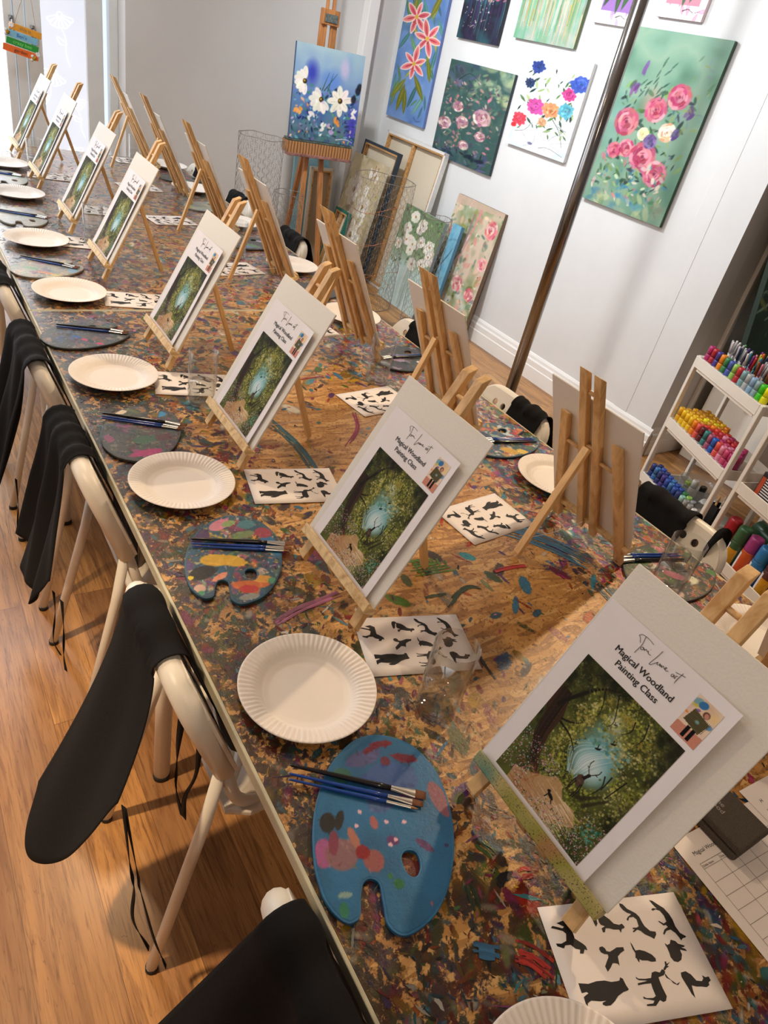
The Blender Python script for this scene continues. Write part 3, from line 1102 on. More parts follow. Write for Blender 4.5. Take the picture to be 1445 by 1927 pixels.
def art_daisies():
    a = Art(150, 170, (110, 140, 190), 8)
    a.wash([(70, 100, 190), (110, 150, 200), (150, 180, 196), (90, 120, 190)], 3)
    a.vgrad([(0, (40, 66, 70)), (.25, (56, 90, 120)), (.5, (84, 110, 176)), (.75, (136, 164, 204)), (1, (176, 198, 200))], .55)
    a.dab(.25, .72, .13, .2, 0, (40, 44, 170), .8, .8)
    a.dab(.55, .68, .2, .16, 0, (84, 126, 220), .7, .9)
    a.dab(.92, .2, .12, .4, 0, (70, 50, 190), .8, .8)
    a.dab(.72, .82, .09, .16, .1, (196, 184, 214), .8, .6)
    a.scatter(320, (0, 1, 0, .6), (.012, .045), (.25, .6), [(24, 60, 70), (30, 44, 80), (40, 90, 96), (60, 130, 120), (80, 150, 100), (36, 36, 120), (120, 100, 160), (110, 180, 200)], .9)
    for x, y, r, a0, a1 in [(.16, .62, .17, 1.6, 5.2), (.42, .46, .18, 2.2, 6.0), (.70, .48, .19, .2, 6.3)]:
        a.daisy(x, y, r, (246, 240, 228), (56, 44, 24), 8, a0, a1, .25)
    a.scatter(30, (0, 1, .03, .45), (.018, .035), (.4, .7), [(246, 240, 236), (236, 150, 80), (240, 190, 160), (120, 200, 220), (200, 180, 220)], .95)
    for x, y, c in [(.68, .26, (238, 150, 70)), (.5, .17, (240, 238, 230)), (.6, .16, (180, 160, 210)), (.1, .3, (244, 170, 90)), (.3, .28, (240, 235, 230)), (.93, .36, (240, 236, 240))]:
        for q in range(5):
            a.dab(x + a.r.uniform(-.04, .04), y + a.r.uniform(-.04, .04), .04, .022, a.r.uniform(0, 3), a.jit(c), .95)
    for x0, x1 in [(.45, .62), (.42, .5), (.5, .56)]:
        a.line([(x0, .56), ((x0 + x1) / 2, .66), (x1, .76)], .01, (50, 90, 80))
    for x, y in [(.95, .62), (.9, .52), (.97, .66)]:
        a.dab(x, y, .05, .06, 0, (30, 30, 44), .9, .4)
    a.line([(.7, .05), (.85, .07), (.97, .04)], .007, (220, 220, 230))
    return a


def art_cream():
    a = Art(100, 180, (176, 160, 130), 9)
    a.wash([(150, 132, 100), (184, 168, 138), (196, 182, 150), (160, 146, 110)], 3)
    a.scatter(60, (0, 1, .0, 1), (.03, .08), (.2, .5), [(120, 116, 80), (140, 130, 100), (200, 190, 160), (90, 92, 70)], .7)
    for x, y, r in [(.3, .72, .24), (.68, .62, .2), (.25, .45, .2), (.6, .38, .24), (.35, .15, .22), (.75, .15, .16)]:
        a.daisy(x, y, r, (206, 196, 178), (120, 84, 50), 7, 0, 6.28, .34)
    for k in range(40):
        a.dab(.72 + a.r.uniform(-.12, .12), a.r.uniform(.35, .92), .05, .03, a.r.uniform(0, 3), (236, 234, 228), .85)
    a.scatter(30, (.7, 1, .0, 1), (.02, .06), (.2, .5), [(214, 206, 150), (170, 170, 90), (220, 200, 160)], .8)
    a.line([(.72, .96), (.7, .86)], .01, (150, 70, 60))
    a.line([(.8, .95), (.78, .85)], .01, (150, 70, 60))
    return a


def art_pale():
    a = Art(110, 180, (190, 206, 196), 10)
    a.vgrad([(0, (200, 222, 220)), (.4, (190, 210, 204)), (.6, (130, 150, 116)), (1, (110, 134, 100))], 1)
    for i in range(90):
        x = a.r.random()
        a.line([(x, a.r.uniform(.25, .5)), (x, a.r.uniform(0, .2))], .014, a.jit(a.r.choice([(214, 230, 228), (176, 200, 196), (190, 216, 210), (160, 180, 160)])), .5)
    a.scatter(200, (0, 1, .4, 1), (.02, .05), (.3, .6), [(84, 112, 70), (120, 150, 90), (64, 90, 60), (160, 180, 130), (96, 140, 80)], .9)
    for i in range(19):
        a.daisy(a.r.uniform(.08, .92), a.r.uniform(.48, .97), a.r.uniform(.08, .12), (236, 232, 220), (170, 130, 90), 8, 0, 6.28, .4)
    a.scatter(40, (0, 1, .05, .5), (.01, .02), (.3, .6), [(150, 180, 120), (236, 240, 236)], .9)
    return a


def art_blossom():
    a = Art(110, 190, (200, 190, 170), 11)
    a.wash([(190, 196, 170), (220, 200, 180), (150, 160, 120), (210, 216, 206)], 4)
    a.scatter(230, (0, 1, 0, 1), (.02, .08), (.3, .7), [(110, 120, 60), (150, 150, 70), (236, 236, 228), (224, 150, 140), (226, 170, 150), (130, 160, 130), (84, 130, 110), (140, 130, 130), (236, 200, 170)], .9)
    a.poly([(0, .93), (1, .97), (1, 1), (0, 1)], (206, 178, 160), .8)
    for x, y, r in [(.55, .38, .12), (.25, .12, .1), (.85, .35, .1), (.85, .85, .13), (.9, .6, .1), (.12, .72, .09)]:
        a.rose(x, y, r, [(230, 150, 150), (240, 190, 180), (214, 110, 130), (244, 214, 206)], (170, 60, 80))
    a.line([(.45, .9), (.42, .65), (.3, .5)], .03, (150, 130, 130), .9)
    a.line([(.55, .95), (.48, .7), (.4, .5)], .02, (226, 140, 150), .9)
    a.scatter(60, (0, 1, 0, .5), (.01, .03), (.3, .6), [(60, 84, 60), (240, 240, 236), (120, 190, 180), (40, 60, 60)], .9)
    return a


def art_botanic():
    a = Art(90, 150, (24, 52, 38), 12)
    a.wash([(20, 44, 32), (30, 64, 44), (24, 54, 44), (36, 72, 48)], 3)
    for i in range(14):
        x, y = a.r.random(), a.r.random()
        a.line([(x, y), (x + .1, y + .06), (x + .02, y + .1), (x - .06, y + .04)], .01, (150, 180, 160), .8)
        a.leaf(a.r.random(), a.r.random(), .12, a.r.uniform(0, 3), (110, 130, 60), .16)
    a.scatter(30, (0, 1, 0, 1), (.02, .05), (.3, .5), [(60, 110, 70), (110, 60, 70), (40, 90, 70)], .8)
    return a


# canvases hung on the long wall: (y_left, y_right, z0, z1); left in the picture is the far end
def hang(art, label, yl, yr, z0, z1, edge, depth=0.022):
    f = XW / 3.285
    yl, yr, z0, z1 = yl * f, yr * f, 1.62 + (z0 - 1.62) * f, 1.62 + (z1 - 1.62) * f
    w = yl - yr
    return wall_picture(art, 'wall_painting', label, 'painting', frame_matrix((XW - depth - 0.003, yl, z0), (0, -1, 0), (0, 0, 1)), w, z1 - z0, depth, edge, 'paintings on the long white wall')


hang(art_lily(), 'tall narrow blue canvas with three pink lilies on white wall', 5.065, 4.56, 1.165, 1.93, (92, 112, 170))
hang(art_teal(), 'dark teal canvas crowded with muted flowers, hung under purple drip canvas', 4.40, 3.735, 1.045, 1.61, (44, 58, 66))
hang(art_white(), 'white canvas with bright loose flowers and blue bloom, beside steel post', 3.66, 3.138, 1.257, 1.745, (206, 206, 206))
hang(art_roses(), 'large green canvas with pink and crimson roses, right of steel post', 2.925, 2.355, 1.13, 1.932, (58, 88, 70))
hang(art_dark(), 'dark purple and teal drip canvas cut by top of photo', 4.40, 3.977, 1.73, 2.15, (36, 36, 48))
hang(art_drip(), 'pale green canvas with vertical paint drips at top of white wall', 3.845, 3.327, 1.788, 2.25, (96, 110, 70))
hang(art_leaf((150, 110, 180), (176, 150, 200), 21, (60, 90, 60)), 'small purple leaf print canvas half hidden behind steel post', 3.255, 2.97, 1.92, 2.2, (214, 206, 206))
hang(art_leaf((226, 130, 150), (230, 150, 170), 22, (50, 80, 60)), 'small pink leaf print canvas at upper right of white wall', 2.85, 2.575, 1.981, 2.26, (206, 180, 184))

# ------------------------------------------------------------------ tables
TXC = (TX0 + TX1) / 2
TW = TX1 - TX0
PAINTS = [(46, 104, 140), (40, 90, 130), (34, 76, 84), (60, 130, 140), (56, 86, 48), (40, 62, 40), (74, 110, 58), (132, 30, 38), (160, 44, 44), (120, 40, 70), (156, 74, 120), (190, 120, 150), (204, 160, 56), (186, 140, 50), (226, 214, 196), (200, 196, 184), (26, 26, 28), (40, 34, 36), (66, 46, 92), (90, 66, 120), (190, 90, 44), (120, 70, 46), (100, 150, 170), (150, 160, 120)]


def blob(mb, cx, cy, rx, ry, ang, col, z, rng, n=11, rough=0.35, clip=None):
    ph = [rng.uniform(1 - rough, 1 + rough * 0.6) for _ in range(n)]
    for shrink in (1, .8, .6, .4):
        pts = []
        for i in range(n):
            a = 2 * math.pi * i / n
            u, v = rx * shrink * ph[i] * math.cos(a), ry * shrink * ph[(i * 3) % n] * math.sin(a)
            pts.append((cx + u * math.cos(ang) - v * math.sin(ang), cy + u * math.sin(ang) + v * math.cos(ang)))
        if clip is None or all(clip(p) for p in pts):
            break
    else:
        return
    mb.cur = lin(col)
    mb.add([(p[0], p[1], z) for p in pts] + [(cx, cy, z)], [(i, (i + 1) % n, n) for i in range(n)])


def painted_top(seed, y0, y1, w, h, res):
    nx, ny = int(w / res), int(h / res)
    A = Art(nx, ny, (90, 80, 60), seed)
    cov = np.zeros((ny, nx))
    rng = A.r
    DARK = [(34, 52, 50), (44, 60, 42), (30, 36, 52), (52, 36, 44), (74, 52, 40), (40, 70, 84), (62, 44, 62), (36, 34, 34), (84, 40, 44), (60, 74, 50)]
    MID = PAINTS

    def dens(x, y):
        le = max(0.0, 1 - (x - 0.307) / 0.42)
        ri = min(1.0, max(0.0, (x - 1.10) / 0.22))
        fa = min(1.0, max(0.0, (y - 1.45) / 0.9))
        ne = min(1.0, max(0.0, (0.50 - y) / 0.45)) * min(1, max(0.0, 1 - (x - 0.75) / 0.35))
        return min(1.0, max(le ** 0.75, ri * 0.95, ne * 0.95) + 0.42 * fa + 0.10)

    def put(u, v, rx, ry, ang, col, a, soft, ca):
        R = max(rx, ry) * 1.15
        px, py = u / w * nx, v / h * ny
        s_ = nx / w
        x0, x1 = max(0, int(px - R * s_) - 1), min(nx, int(px + R * s_) + 2)
        y0_, y1_ = max(0, int(py - R * s_) - 1), min(ny, int(py + R * s_) + 2)
        if x1 <= x0 or y1_ <= y0_:
            return
        gx, gy = np.meshgrid((np.arange(x0, x1) + 0.5 - px) / s_, (np.arange(y0_, y1_) + 0.5 - py) / s_)
        c, sn = math.cos(ang), math.sin(ang)
        d = np.sqrt(((gx * c + gy * sn) / rx) ** 2 + ((-gx * sn + gy * c) / ry) ** 2)
        m = np.clip((1 - d) / soft, 0, 1) * a
        sl = (slice(y0_, y1_), slice(x0, x1))
        A.a[sl] = A.a[sl] * (1 - m[..., None]) + m[..., None] * (np.array(col) / 255.0)
        cov[sl] = np.maximum(cov[sl] * (1 - 0.15 * m), m * ca)
    n = int(9500 * (w * h) / 3.0)
    for phase, (rmin, rmax, cnt) in enumerate(((0.03, 0.10, n // 8), (0.012, 0.045, n), (0.005, 0.018, n * 2))):
        for _ in range(cnt):
            u, v = rng.random() * w, rng.random() * h
            x, y = u + 0.313, v + y0
            D = dens(x, y)
            if rng.random() > D ** 1.3:
                continue
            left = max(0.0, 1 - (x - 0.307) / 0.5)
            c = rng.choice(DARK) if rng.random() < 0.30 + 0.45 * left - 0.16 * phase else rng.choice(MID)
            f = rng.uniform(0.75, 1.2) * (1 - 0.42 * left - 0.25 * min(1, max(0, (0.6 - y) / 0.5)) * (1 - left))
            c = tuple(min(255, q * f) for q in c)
            rx = rng.uniform(rmin, rmax)
            ry = max(0.0022, rx * rng.uniform(0.16, 0.6)) if phase else rx * rng.uniform(0.35, 0.8)
            ang = rng.choice((0.6, 0.9, 2.3, 2.0, 1.4)) + rng.uniform(-0.5, 0.5)
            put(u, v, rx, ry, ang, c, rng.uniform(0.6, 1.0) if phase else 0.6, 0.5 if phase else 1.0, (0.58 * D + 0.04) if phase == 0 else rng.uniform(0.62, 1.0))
    a4 = np.ones((ny, nx, 4), np.float32)
    a4[..., :3] = np.where(A.a <= 0.04045, A.a / 12.92, ((np.clip(A.a, 0, 1) + 0.055) / 1.055) ** 2.4)
    a4[..., 3] = cov
    X, Y = np.meshgrid(np.linspace(-w / 2, w / 2, nx), np.linspace(-h / 2, h / 2, ny))
    co = np.stack([X, Y, np.full_like(X, TZ)], -1).reshape(-1, 3).astype(np.float32)
    low = np.array([(-w / 2, -h / 2, TZ - 0.02), (w / 2, -h / 2, TZ - 0.02), (w / 2, h / 2, TZ - 0.02), (-w / 2, h / 2, TZ - 0.02)], np.float32)
    nv = nx * ny
    me = bpy.data.meshes.new('tabletop')
    idx = np.arange(nv).reshape(ny, nx)
    q = np.stack([idx[:-1, :-1], idx[:-1, 1:], idx[1:, 1:], idx[1:, :-1]], -1).reshape(-1, 4)
    q = np.concatenate([q, np.array([(nv + 3, nv + 2, nv + 1, nv)])]).astype(np.int32)
    me.vertices.add(nv + 4)
    me.vertices.foreach_set('co', np.concatenate([co, low]).ravel())
    me.loops.add(len(q) * 4)
    me.loops.foreach_set('vertex_index', q.ravel())
    me.polygons.add(len(q))
    me.polygons.foreach_set('loop_start', np.arange(0, len(q) * 4, 4, dtype=np.int32))
    at = me.color_attributes.new('Col', 'FLOAT_COLOR', 'POINT')
    at.data.foreach_set('color', np.concatenate([a4.reshape(-1, 4), np.ones((4, 4), np.float32)]).ravel())
    me.materials.append(M['table'])
    me.update()
    me.validate()
    return me


def make_table(name, label, y0, y1, seed, marks, res):
    L = y1 - y0 - 0.003
    t = thing(name, label, 'table', (TXC, (y0 + y1) / 2, 0), 0, 'tables pushed end to end')
    place('tabletop', painted_top(seed, y0, y1, TW - 0.012, L - 0.012, res), t)
    e = MB()
    for sx in (-1, 1):
        e.box((sx * (TW / 2 - 0.003), 0, TZ - 0.012), (0.006, L, 0.0242))
    for sy in (-1, 1):
        e.box((0, sy * (L / 2 - 0.003), TZ - 0.012), (TW - 0.012, 0.006, 0.0242))
    e.build('edge_band', M['table_edge'], t, bevel=0.0015)
    for sx in (-1, 1):
        for ly in (-L / 2 + 0.10, 0.008, L / 2 - 0.10):
            x = sx * (TW / 2 - 0.045)
            lg = MB().lathe([(0.0195, 0.016), (0.0195, TZ - 0.03)], 18, (x, ly, 0)).build('leg', M['chair_metal'], t, True)
            MB().lathe([(0.0205, 0.0), (0.0205, 0.016)], 18, (x, ly, 0)).build('foot', M['rubber'], lg, True)
    rng = random.Random(seed)
    mb = MB()
    z = TZ + 0.00022
    hw, hl = TW / 2 - 0.012, L / 2 - 0.012

    def clip(p):
        return abs(p[0]) < hw and abs(p[1]) < hl
    n = 0
    for i in range(15000):
        x, y = rng.uniform(-hw, hw), rng.uniform(-hl, hl)
        wx, wy_ = x + TXC, y + (y0 + y1) / 2
        le = max(0.0, 1 - (wx - 0.307) / 0.45)
        ri = min(1.0, max(0.0, (wx - 1.08) / 0.22))
        fa = min(1.0, max(0.0, (wy_ - 1.4) / 0.9))
        ne = min(1.0, max(0.0, (0.55 - wy_) / 0.45)) * min(1, max(0.0, 1 - (wx - 0.8) / 0.35))
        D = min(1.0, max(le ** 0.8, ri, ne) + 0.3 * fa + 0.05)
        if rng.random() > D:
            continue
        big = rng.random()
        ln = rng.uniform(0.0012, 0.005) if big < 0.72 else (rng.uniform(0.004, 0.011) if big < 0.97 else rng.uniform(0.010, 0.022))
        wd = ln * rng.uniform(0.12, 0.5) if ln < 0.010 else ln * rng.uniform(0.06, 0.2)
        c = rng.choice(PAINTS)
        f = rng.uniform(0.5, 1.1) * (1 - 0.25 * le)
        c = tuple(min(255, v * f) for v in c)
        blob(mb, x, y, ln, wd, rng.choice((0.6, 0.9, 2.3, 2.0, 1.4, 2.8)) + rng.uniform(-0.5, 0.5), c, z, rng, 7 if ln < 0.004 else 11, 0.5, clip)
        z += 6e-8
    oy = (y0 + y1) / 2

    def stroke(pts, w, col, zz):
        pts = [(p[0] - TXC, p[1] - oy) for p in pts]
        P = smooth_path([(p[0], p[1], 0) for p in pts], 5)
        for strand_ in range(max(3, int(w / 0.0012))):
            i0, i1 = rng.randint(0, max(0, len(P) // 5)), len(P) - rng.randint(0, max(0, len(P) // 4))
            Q = P[i0:max(i1, i0 + 2)]
            m = len(Q)
            if m < 2:
                continue
            f = rng.uniform(0.75, 1.12)
            mb.cur = lin(tuple(min(255, v * f) for v in col))
            so_ = rng.uniform(-1, 1) * w
            left, right = [], []
            for j in range(m):
                a, b = Q[max(0, j - 1)], Q[min(m - 1, j + 1)]
                tn = (b - a).normalized()
                nn = Vector((-tn.y, tn.x, 0))
                ww = min(w, 0.0022) * rng.uniform(0.5, 1.3)
                left.append(Q[j] + nn * (so_ + ww))
                right.append(Q[j] + nn * (so_ - ww * rng.uniform(.6, 1.1)))
            vs = [(p.x, p.y, zz + strand_ * 2e-7) for p in left + right]
            mb.add(vs, [(j, j + 1, m + j + 1, m + j) for j in range(m - 1)])
    for kk, (pts, w, col) in enumerate(marks):
        stroke(pts, w, col, TZ + 0.0011 + kk * 2e-6)
    pm = mb.build('dried_paint', M['table_paint'], t)
    pm['kind'] = 'stuff'
    return t


near_marks = [
    ([(0.969, 0.758), (1.02, 0.755), (1.062, 0.747)], 0.006, (170, 48, 50)),
    ([(0.797, 0.699), (0.84, 0.725), (0.876, 0.735), (0.902, 0.722)], 0.006, (48, 66, 36)),
    ([(0.754, 1.488), (0.773, 1.331), (0.759, 1.171)], 0.012, (60, 110, 118)),
    ([(0.776, 0.577), (0.772, 0.55), (0.768, 0.515)], 0.004, (44, 46, 44)),
    ([(1.10, 0.88), (1.147, 0.832), (1.19, 0.77), (1.221, 0.706)], 0.030, (64, 118, 150)),
    ([(1.187, 0.64), (1.183, 0.60), (1.179, 0.554)], 0.022, (70, 96, 104)),
    ([(0.768, 0.738), (0.79, 0.737), (0.818, 0.733)], 0.004, (66, 74, 38)),
    ([(0.46, 0.771), (0.511, 0.789), (0.609, 0.804)], 0.008, (160, 96, 124)),
    ([(0.505, 0.155), (0.52, 0.14), (0.534, 0.111)], 0.014, (166, 50, 44)),
    ([(0.455, 0.178), (0.482, 0.158)], 0.011, (52, 100, 136)),
    ([(0.548, 0.288), (0.558, 0.262)], 0.008, (70, 96, 52)),
    ([(0.497, 0.245), (0.493, 0.23), (0.488, 0.21)], 0.007, (34, 50, 36)),
    ([(0.535, 0.228), (0.55, 0.233), (0.566, 0.229)], 0.009, (26, 26, 30)),
    ([(0.574, 0.226), (0.593, 0.22)], 0.008, (176, 48, 40)),
    ([(0.72, 0.19), (0.76, 0.17)], 0.004, (120, 40, 60)),
    ([(0.64, 0.95), (0.70, 0.99), (0.74, 1.0)], 0.005, (150, 60, 70)),
    ([(0.9, 1.3), (0.98, 1.38), (1.02, 1.47)], 0.006, (150, 40, 80)),
    ([(0.85, 1.62), (0.93, 1.68), (1.04, 1.70)], 0.004, (170, 60, 90)),
    ([(1.03, 1.28), (1.06, 1.34)], 0.018, (140, 160, 140)),
]
for i in range(6):
    near_marks.append(([(0.800 + i * 0.014, 0.795 + i * 0.001), (0.806 + i * 0.015, 0.85 - i * 0.004)], 0.0022, (74, 116, 44)))
    near_marks.append(([(0.785 + (i % 2) * .01, 0.80 + i * 0.009), (0.80 + 0.085 - i * 0.006, 0.79 + i * 0.0095)], 0.0018, (80, 124, 48)))
make_table('painting_table', 'near chipboard table crusted with dried paint, holding the nearest easels', TY[0], TY[1], 5, near_marks, 0.0026)
make_table('painting_table', 'far chipboard table under pale window sheen, beyond the table seam', TY[1], TY[2], 6, [], 0.005)

# ------------------------------------------------------------------ tabletop easels
TH = 0.4625
ST, CT = math.sin(TH), math.cos(TH)
S0 = 0.0748


def pl(y, s, n=0.0):
    """point on the easel plane in easel space (viewer at -x): y sideways, s up the slope, n towards the viewer"""
    return Vector((s * ST - n * CT, y, s * CT + n * ST))


def make_easel(name, ledge_mat):
    t = thing(name, '', 'easel')
    nb = -0.0115
    up = [pl(0, 1) - pl(0, 0)]
    for sy in (-1, 1):
        MB().bar(pl(sy * 0.105, 0.0145, nb), pl(sy * 0.074, 0.365, nb), 0.021, 0.0135, (0, 1, 0), 0.006, -0.012).build('leg', M['pine'], t, bevel=0.0012)
    for sy in (-1, 1):
        MB().bar(pl(sy * 0.0205, 0.045, nb - 0.0005), pl(sy * 0.0195, 0.505, nb - 0.0005), 0.019, 0.0145, (0, 1, 0), 0.012, -0.016).build('post', M['pine'], t, bevel=0.0012)
    MB().bar((0.146 + 0.012, 0, 0.272), (0.250, 0, 0.0085), 0.017, 0.012, (0, 1, 0), 0.0, -0.004).build('back_leg', M['pine'], t, bevel=0.0012)
    MB().box(pl(0, S0 - 0.0085, -0.002), (0.024, 0.248, 0.014), Matrix.Rotation(TH, 3, 'Y')).box(pl(0, S0 - 0.003, 0.012), (0.006, 0.248, 0.019), Matrix.Rotation(TH, 3, 'Y')).build('ledge', ledge_mat, t, bevel=0.0015)
    for ya, yb, s in ((-0.085, -0.02, 0.285), (0.02, 0.085, 0.285), (-0.02, 0.02, 0.455), (-0.02, 0.02, 0.31)):
        MB().tube([pl(ya, s, nb), pl(yb, s, nb)], 0.0042, 10).build('dowel', M['pine'], t, True)
    MB().tube([(0.238, 0.006, 0.055), (0.16, 0.004, 0.050), (0.060, 0.0, 0.058)], 0.0008, 4).build('string', M['paper'], t)
    return t


ORD = ['nearest', 'second', 'third', 'fourth', 'fifth', 'sixth', 'seventh', 'eighth']
LY = [0.247, 0.815, 1.36, 1.892, 2.60, 3.125, 3.775, 4.33]
RY = [0.20, 0.785, 1.352, 1.885, 2.53, 3.14, 3.74, 4.28]
LX = 0.567
RX = 1.272 + 0.067 * ST / CT

easel0 = make_easel('table_easel', M['sprayed'])
easel0.location = (LX, LY[0], TZ)
easel0['label'] = 'speckled spray-painted pine table easel holding the largest print, nearest in left row'
easel0['group'] = 'table easels'
easel1 = make_easel('table_easel', M['pine_x'])
easel1['group'] = 'table easels'
lefts = [easel0]
for i in range(1, 8):
    o = easel1 if i == 1 else dup(easel1)
    o.location = (LX, LY[i], TZ)
    o['label'] = 'pine table easel holding a print, %s from the near end of left row' % ORD[i]
    lefts.append(o)
for i in range(8):
    o = dup(easel1, loc=(RX, RY[i], TZ), rotz=math.pi)
    o['label'] = 'pine table easel seen from behind, %s from the near end of right row' % ORD[i]

# canvas boards
mb = MB().box((0, 0.178, -0.002), (0.254, 0.356, 0.0038))
board = mb.mesh('canvas_board', M['board_white'])


def plane_matrix(x, y, left):
    if left:
        return frame_matrix((x, y, TZ), (0, -1, 0), (ST, 0, CT))
    return frame_matrix((x, y, TZ), (0, 1, 0), (-ST, 0, CT))


for left, ys, x in ((True, LY, LX), (False, RY, RX)):
    for i, y in enumerate(ys):
        o = place('canvas_board', board, bevel=0.001)
        o.matrix_world = plane_matrix(x, y, left) @ Matrix.Translation((0, S0, 0))
        side = 'left' if left else 'right'
        what = 'blank white canvas board behind the print on %s easel of left row' if left else 'blank white canvas board facing away on %s easel of right row'
        tag(o, what % ORD[i], 'canvas', 'canvas boards on the table easels')

# ------------------------------------------------------------------ printed class sheets
SW, SH = 0.210, 0.297


def curl(x, y):
    u, v = x / SW, y / SH
    return 0.0016 + 0.0065 * np.clip(u - 0.35, 0, 1) ** 3 * (0.35 + v) * 3.0 + 0.006 * np.clip(0.35 - v, 0, 1) ** 2 * 4 * (1 - 0.4 * u)


def curl1(x, y):
    return float(curl(np.array(x), np.array(y)))


def woodland():
    a = Art(270, 339, (70, 76, 42), 31)
    a.wash([(46, 50, 30), (78, 84, 42), (96, 102, 50), (60, 64, 36)], 5)
    R = a.r
    CL = [(.356, .40), (.34, .56), (.40, .70), (.40, .83), (.52, .90), (.61, .80), (.69, .70), (.80, .46), (.70, .36), (.55, .34)]
    # clearing
    a.dab(.57, .58, .24, .32, .25, (132, 168, 158), .95, .6)
    a.dab(.59, .53, .21, .22, .3, (126, 184, 194), .95, .5)
    a.dab(.58, .49, .16, .15, .3, (214, 230, 230), .95, .7)
    a.dab(.52, .80, .10, .10, .3, (196, 206, 190), .9, .7)
    for i in range(34):
        o = R.uniform(-.16, .13)
        a.line([(.52 + o * .3, .36), (.50 + o * .9, .49), (.58 + o * .8, .60), (.70 + o * .3, .66)], .0035, R.choice([(96, 160, 174), (226, 238, 238), (120, 180, 190), (170, 210, 214)]), .5)
    a.scatter(110, (.42, .78, .60, .74), (.01, .026), (.5, .9), [(76, 140, 152), (110, 166, 170), (160, 196, 190), (96, 140, 120)], .8)

    def bright(x, y):
        d = math.hypot((x - .57) / .34, (y - .56) / .42)
        return max(0.22, min(1.0, 1.55 - .80 * d)) * (0.4 if x < .22 and y > .35 else 1.0)
    for _ in range(300):
        x, y = R.random(), R.uniform(.08, 1)
        if inside((x, y), CL) and (y < .72 or R.random() < .35):
            continue
        if x < .24 and .1 < y < .66:
            continue
        t_ = bright(x, y) * R.uniform(.6, 1.25)
        hi = R.choice([(196, 192, 96), (166, 172, 70), (214, 208, 140), (138, 150, 54), (160, 146, 66)])
        lo = (54, 58, 30)
        sp = R.uniform(.018, .05)
        for k_ in range(26):
            f = min(1, max(0, t_ + R.gauss(-.05, .30)))
            c = tuple(l + (h - l) * f for l, h in zip(lo, hi))
            r = R.uniform(.005, .017)
            a.dab(x + R.gauss(0, sp), y + R.gauss(0, sp), r, r * R.uniform(.5, 1), R.uniform(0, 3), c, .8, .6)
    for e in ((0, .22, .72, 1), (.93, 1, .25, 1), (0, .06, .3, 1), (.2, .5, .93, 1), (.8, 1, .9, 1)):
        a.scatter(34, e, (.03, .08), (.6, 1), [(34, 36, 26), (28, 30, 24)], .5, soft=1)
    # trunk
    a.poly([(.01, .72), (.11, .72), (.18, .585), (.188, .42), (.23, .29), (.33, .17), (.20, .20), (.10, .33), (.04, .5), (-.02, .6), (-.02, .73)], (66, 46, 36), .95)
    for i in range(40):
        o = R.uniform(-.02, .09)
        a.line([(.04 + o, .73), (.06 + o, .54), (.09 + o, .37), (.20 + o * .6, .21)], .005, R.choice([(36, 28, 26), (98, 72, 54), (52, 38, 32), (40, 34, 28)]), .8)
    a.line([(.08, .62), (.169, .77), (.274, .90), (.40, .97)], .024, (34, 30, 26))
    a.line([(.188, .544), (.321, .526), (.43, .47)], .013, (34, 30, 26))
    a.line([(.181, .565), (.268, .60), (.34, .66)], .014, (34, 30, 26))
    for p in ([(.4, .95), (.45, .88), (.5, .8), (.48, .74)], [(.62, .9), (.64, .84), (.6, .78)], [(.72, .52), (.75, .46), (.73, .38), (.70, .33)], [(.76, .55), (.76, .44)], [(.86, .6), (.82, .42)], [(.3, .9), (.36, .82), (.38, .74)], [(.7, .95), (.74, .86), (.72, .78)]):
        a.line(p, .008, (34, 32, 26))
    for p in ([(.70, .30), (.80, .42)], [(.74, .28), (.86, .44)], [(.66, .28), (.74, .36)]):
        a.line(p, .02, (50, 46, 34), .7)
    # path
    a.poly([(.15, .0), (.14, .10), (.28, .155), (.39, .22), (.455, .275), (.52, .27), (.60, .20), (.72, .215), (.80, .14), (.64, .02), (.60, .0)], (196, 156, 112), .85)
    for i in range(150):
        x, y = R.uniform(.15, .70), R.uniform(.0, .22)
        if y > .1 + (x - .15) * .45:
            continue
        g_ = min(1, max(0, (x - .15) / .5 + R.gauss(0, .15)))
        a.line([(x, y), (x + .07, y - .012), (x + .14, y - .02 + R.uniform(-.012, .012))], .005, tuple(q0 + (q1 - q0) * g_ for q0, q1 in zip((150, 88, 62), (238, 222, 192))), .6)
    a.scatter(60, (.12, .34, .06, .2), (.01, .03), (.2, .5), [(150, 84, 66), (176, 104, 80)], .5)
    # flowers and undergrowth
    for x0, x1, y0, y1, n in ((.0, .27, .05, .36, 420), (.45, 1, .0, .13, 420), (.80, 1, .08, .30, 220), (.2, .5, .0, .05, 70), (.28, .46, .24, .34, 160)):
        for _ in range(n):
            x, y = R.uniform(x0, x1), R.uniform(y0, y1)
            c = R.choice([(58, 66, 44), (78, 92, 54), (46, 52, 38), (110, 118, 66), (160, 176, 160), (216, 222, 214), (206, 120, 160), (226, 160, 190), (150, 184, 178)])
            a.dab(x, y, R.uniform(.003, .008), None, 0, c, .9, .5)
    a.scatter(70, (.84, .97, .14, .26), (.006, .016), (.5, .9), [(60, 136, 120), (96, 166, 146), (44, 96, 86)], .8)
    # stag
    K = (40, 32, 28)
    a.poly([(.56, .36), (.565, .40), (.59, .42), (.615, .415), (.638, .385), (.64, .35), (.60, .335)], (84, 66, 54), 1)
    a.poly([(.585, .40), (.60, .41), (.615, .45), (.632, .46), (.645, .45), (.632, .425), (.622, .40)], K, 1)
    a.dab(.60, .375, .02, .012, 0, (110, 88, 72), .8, .6)
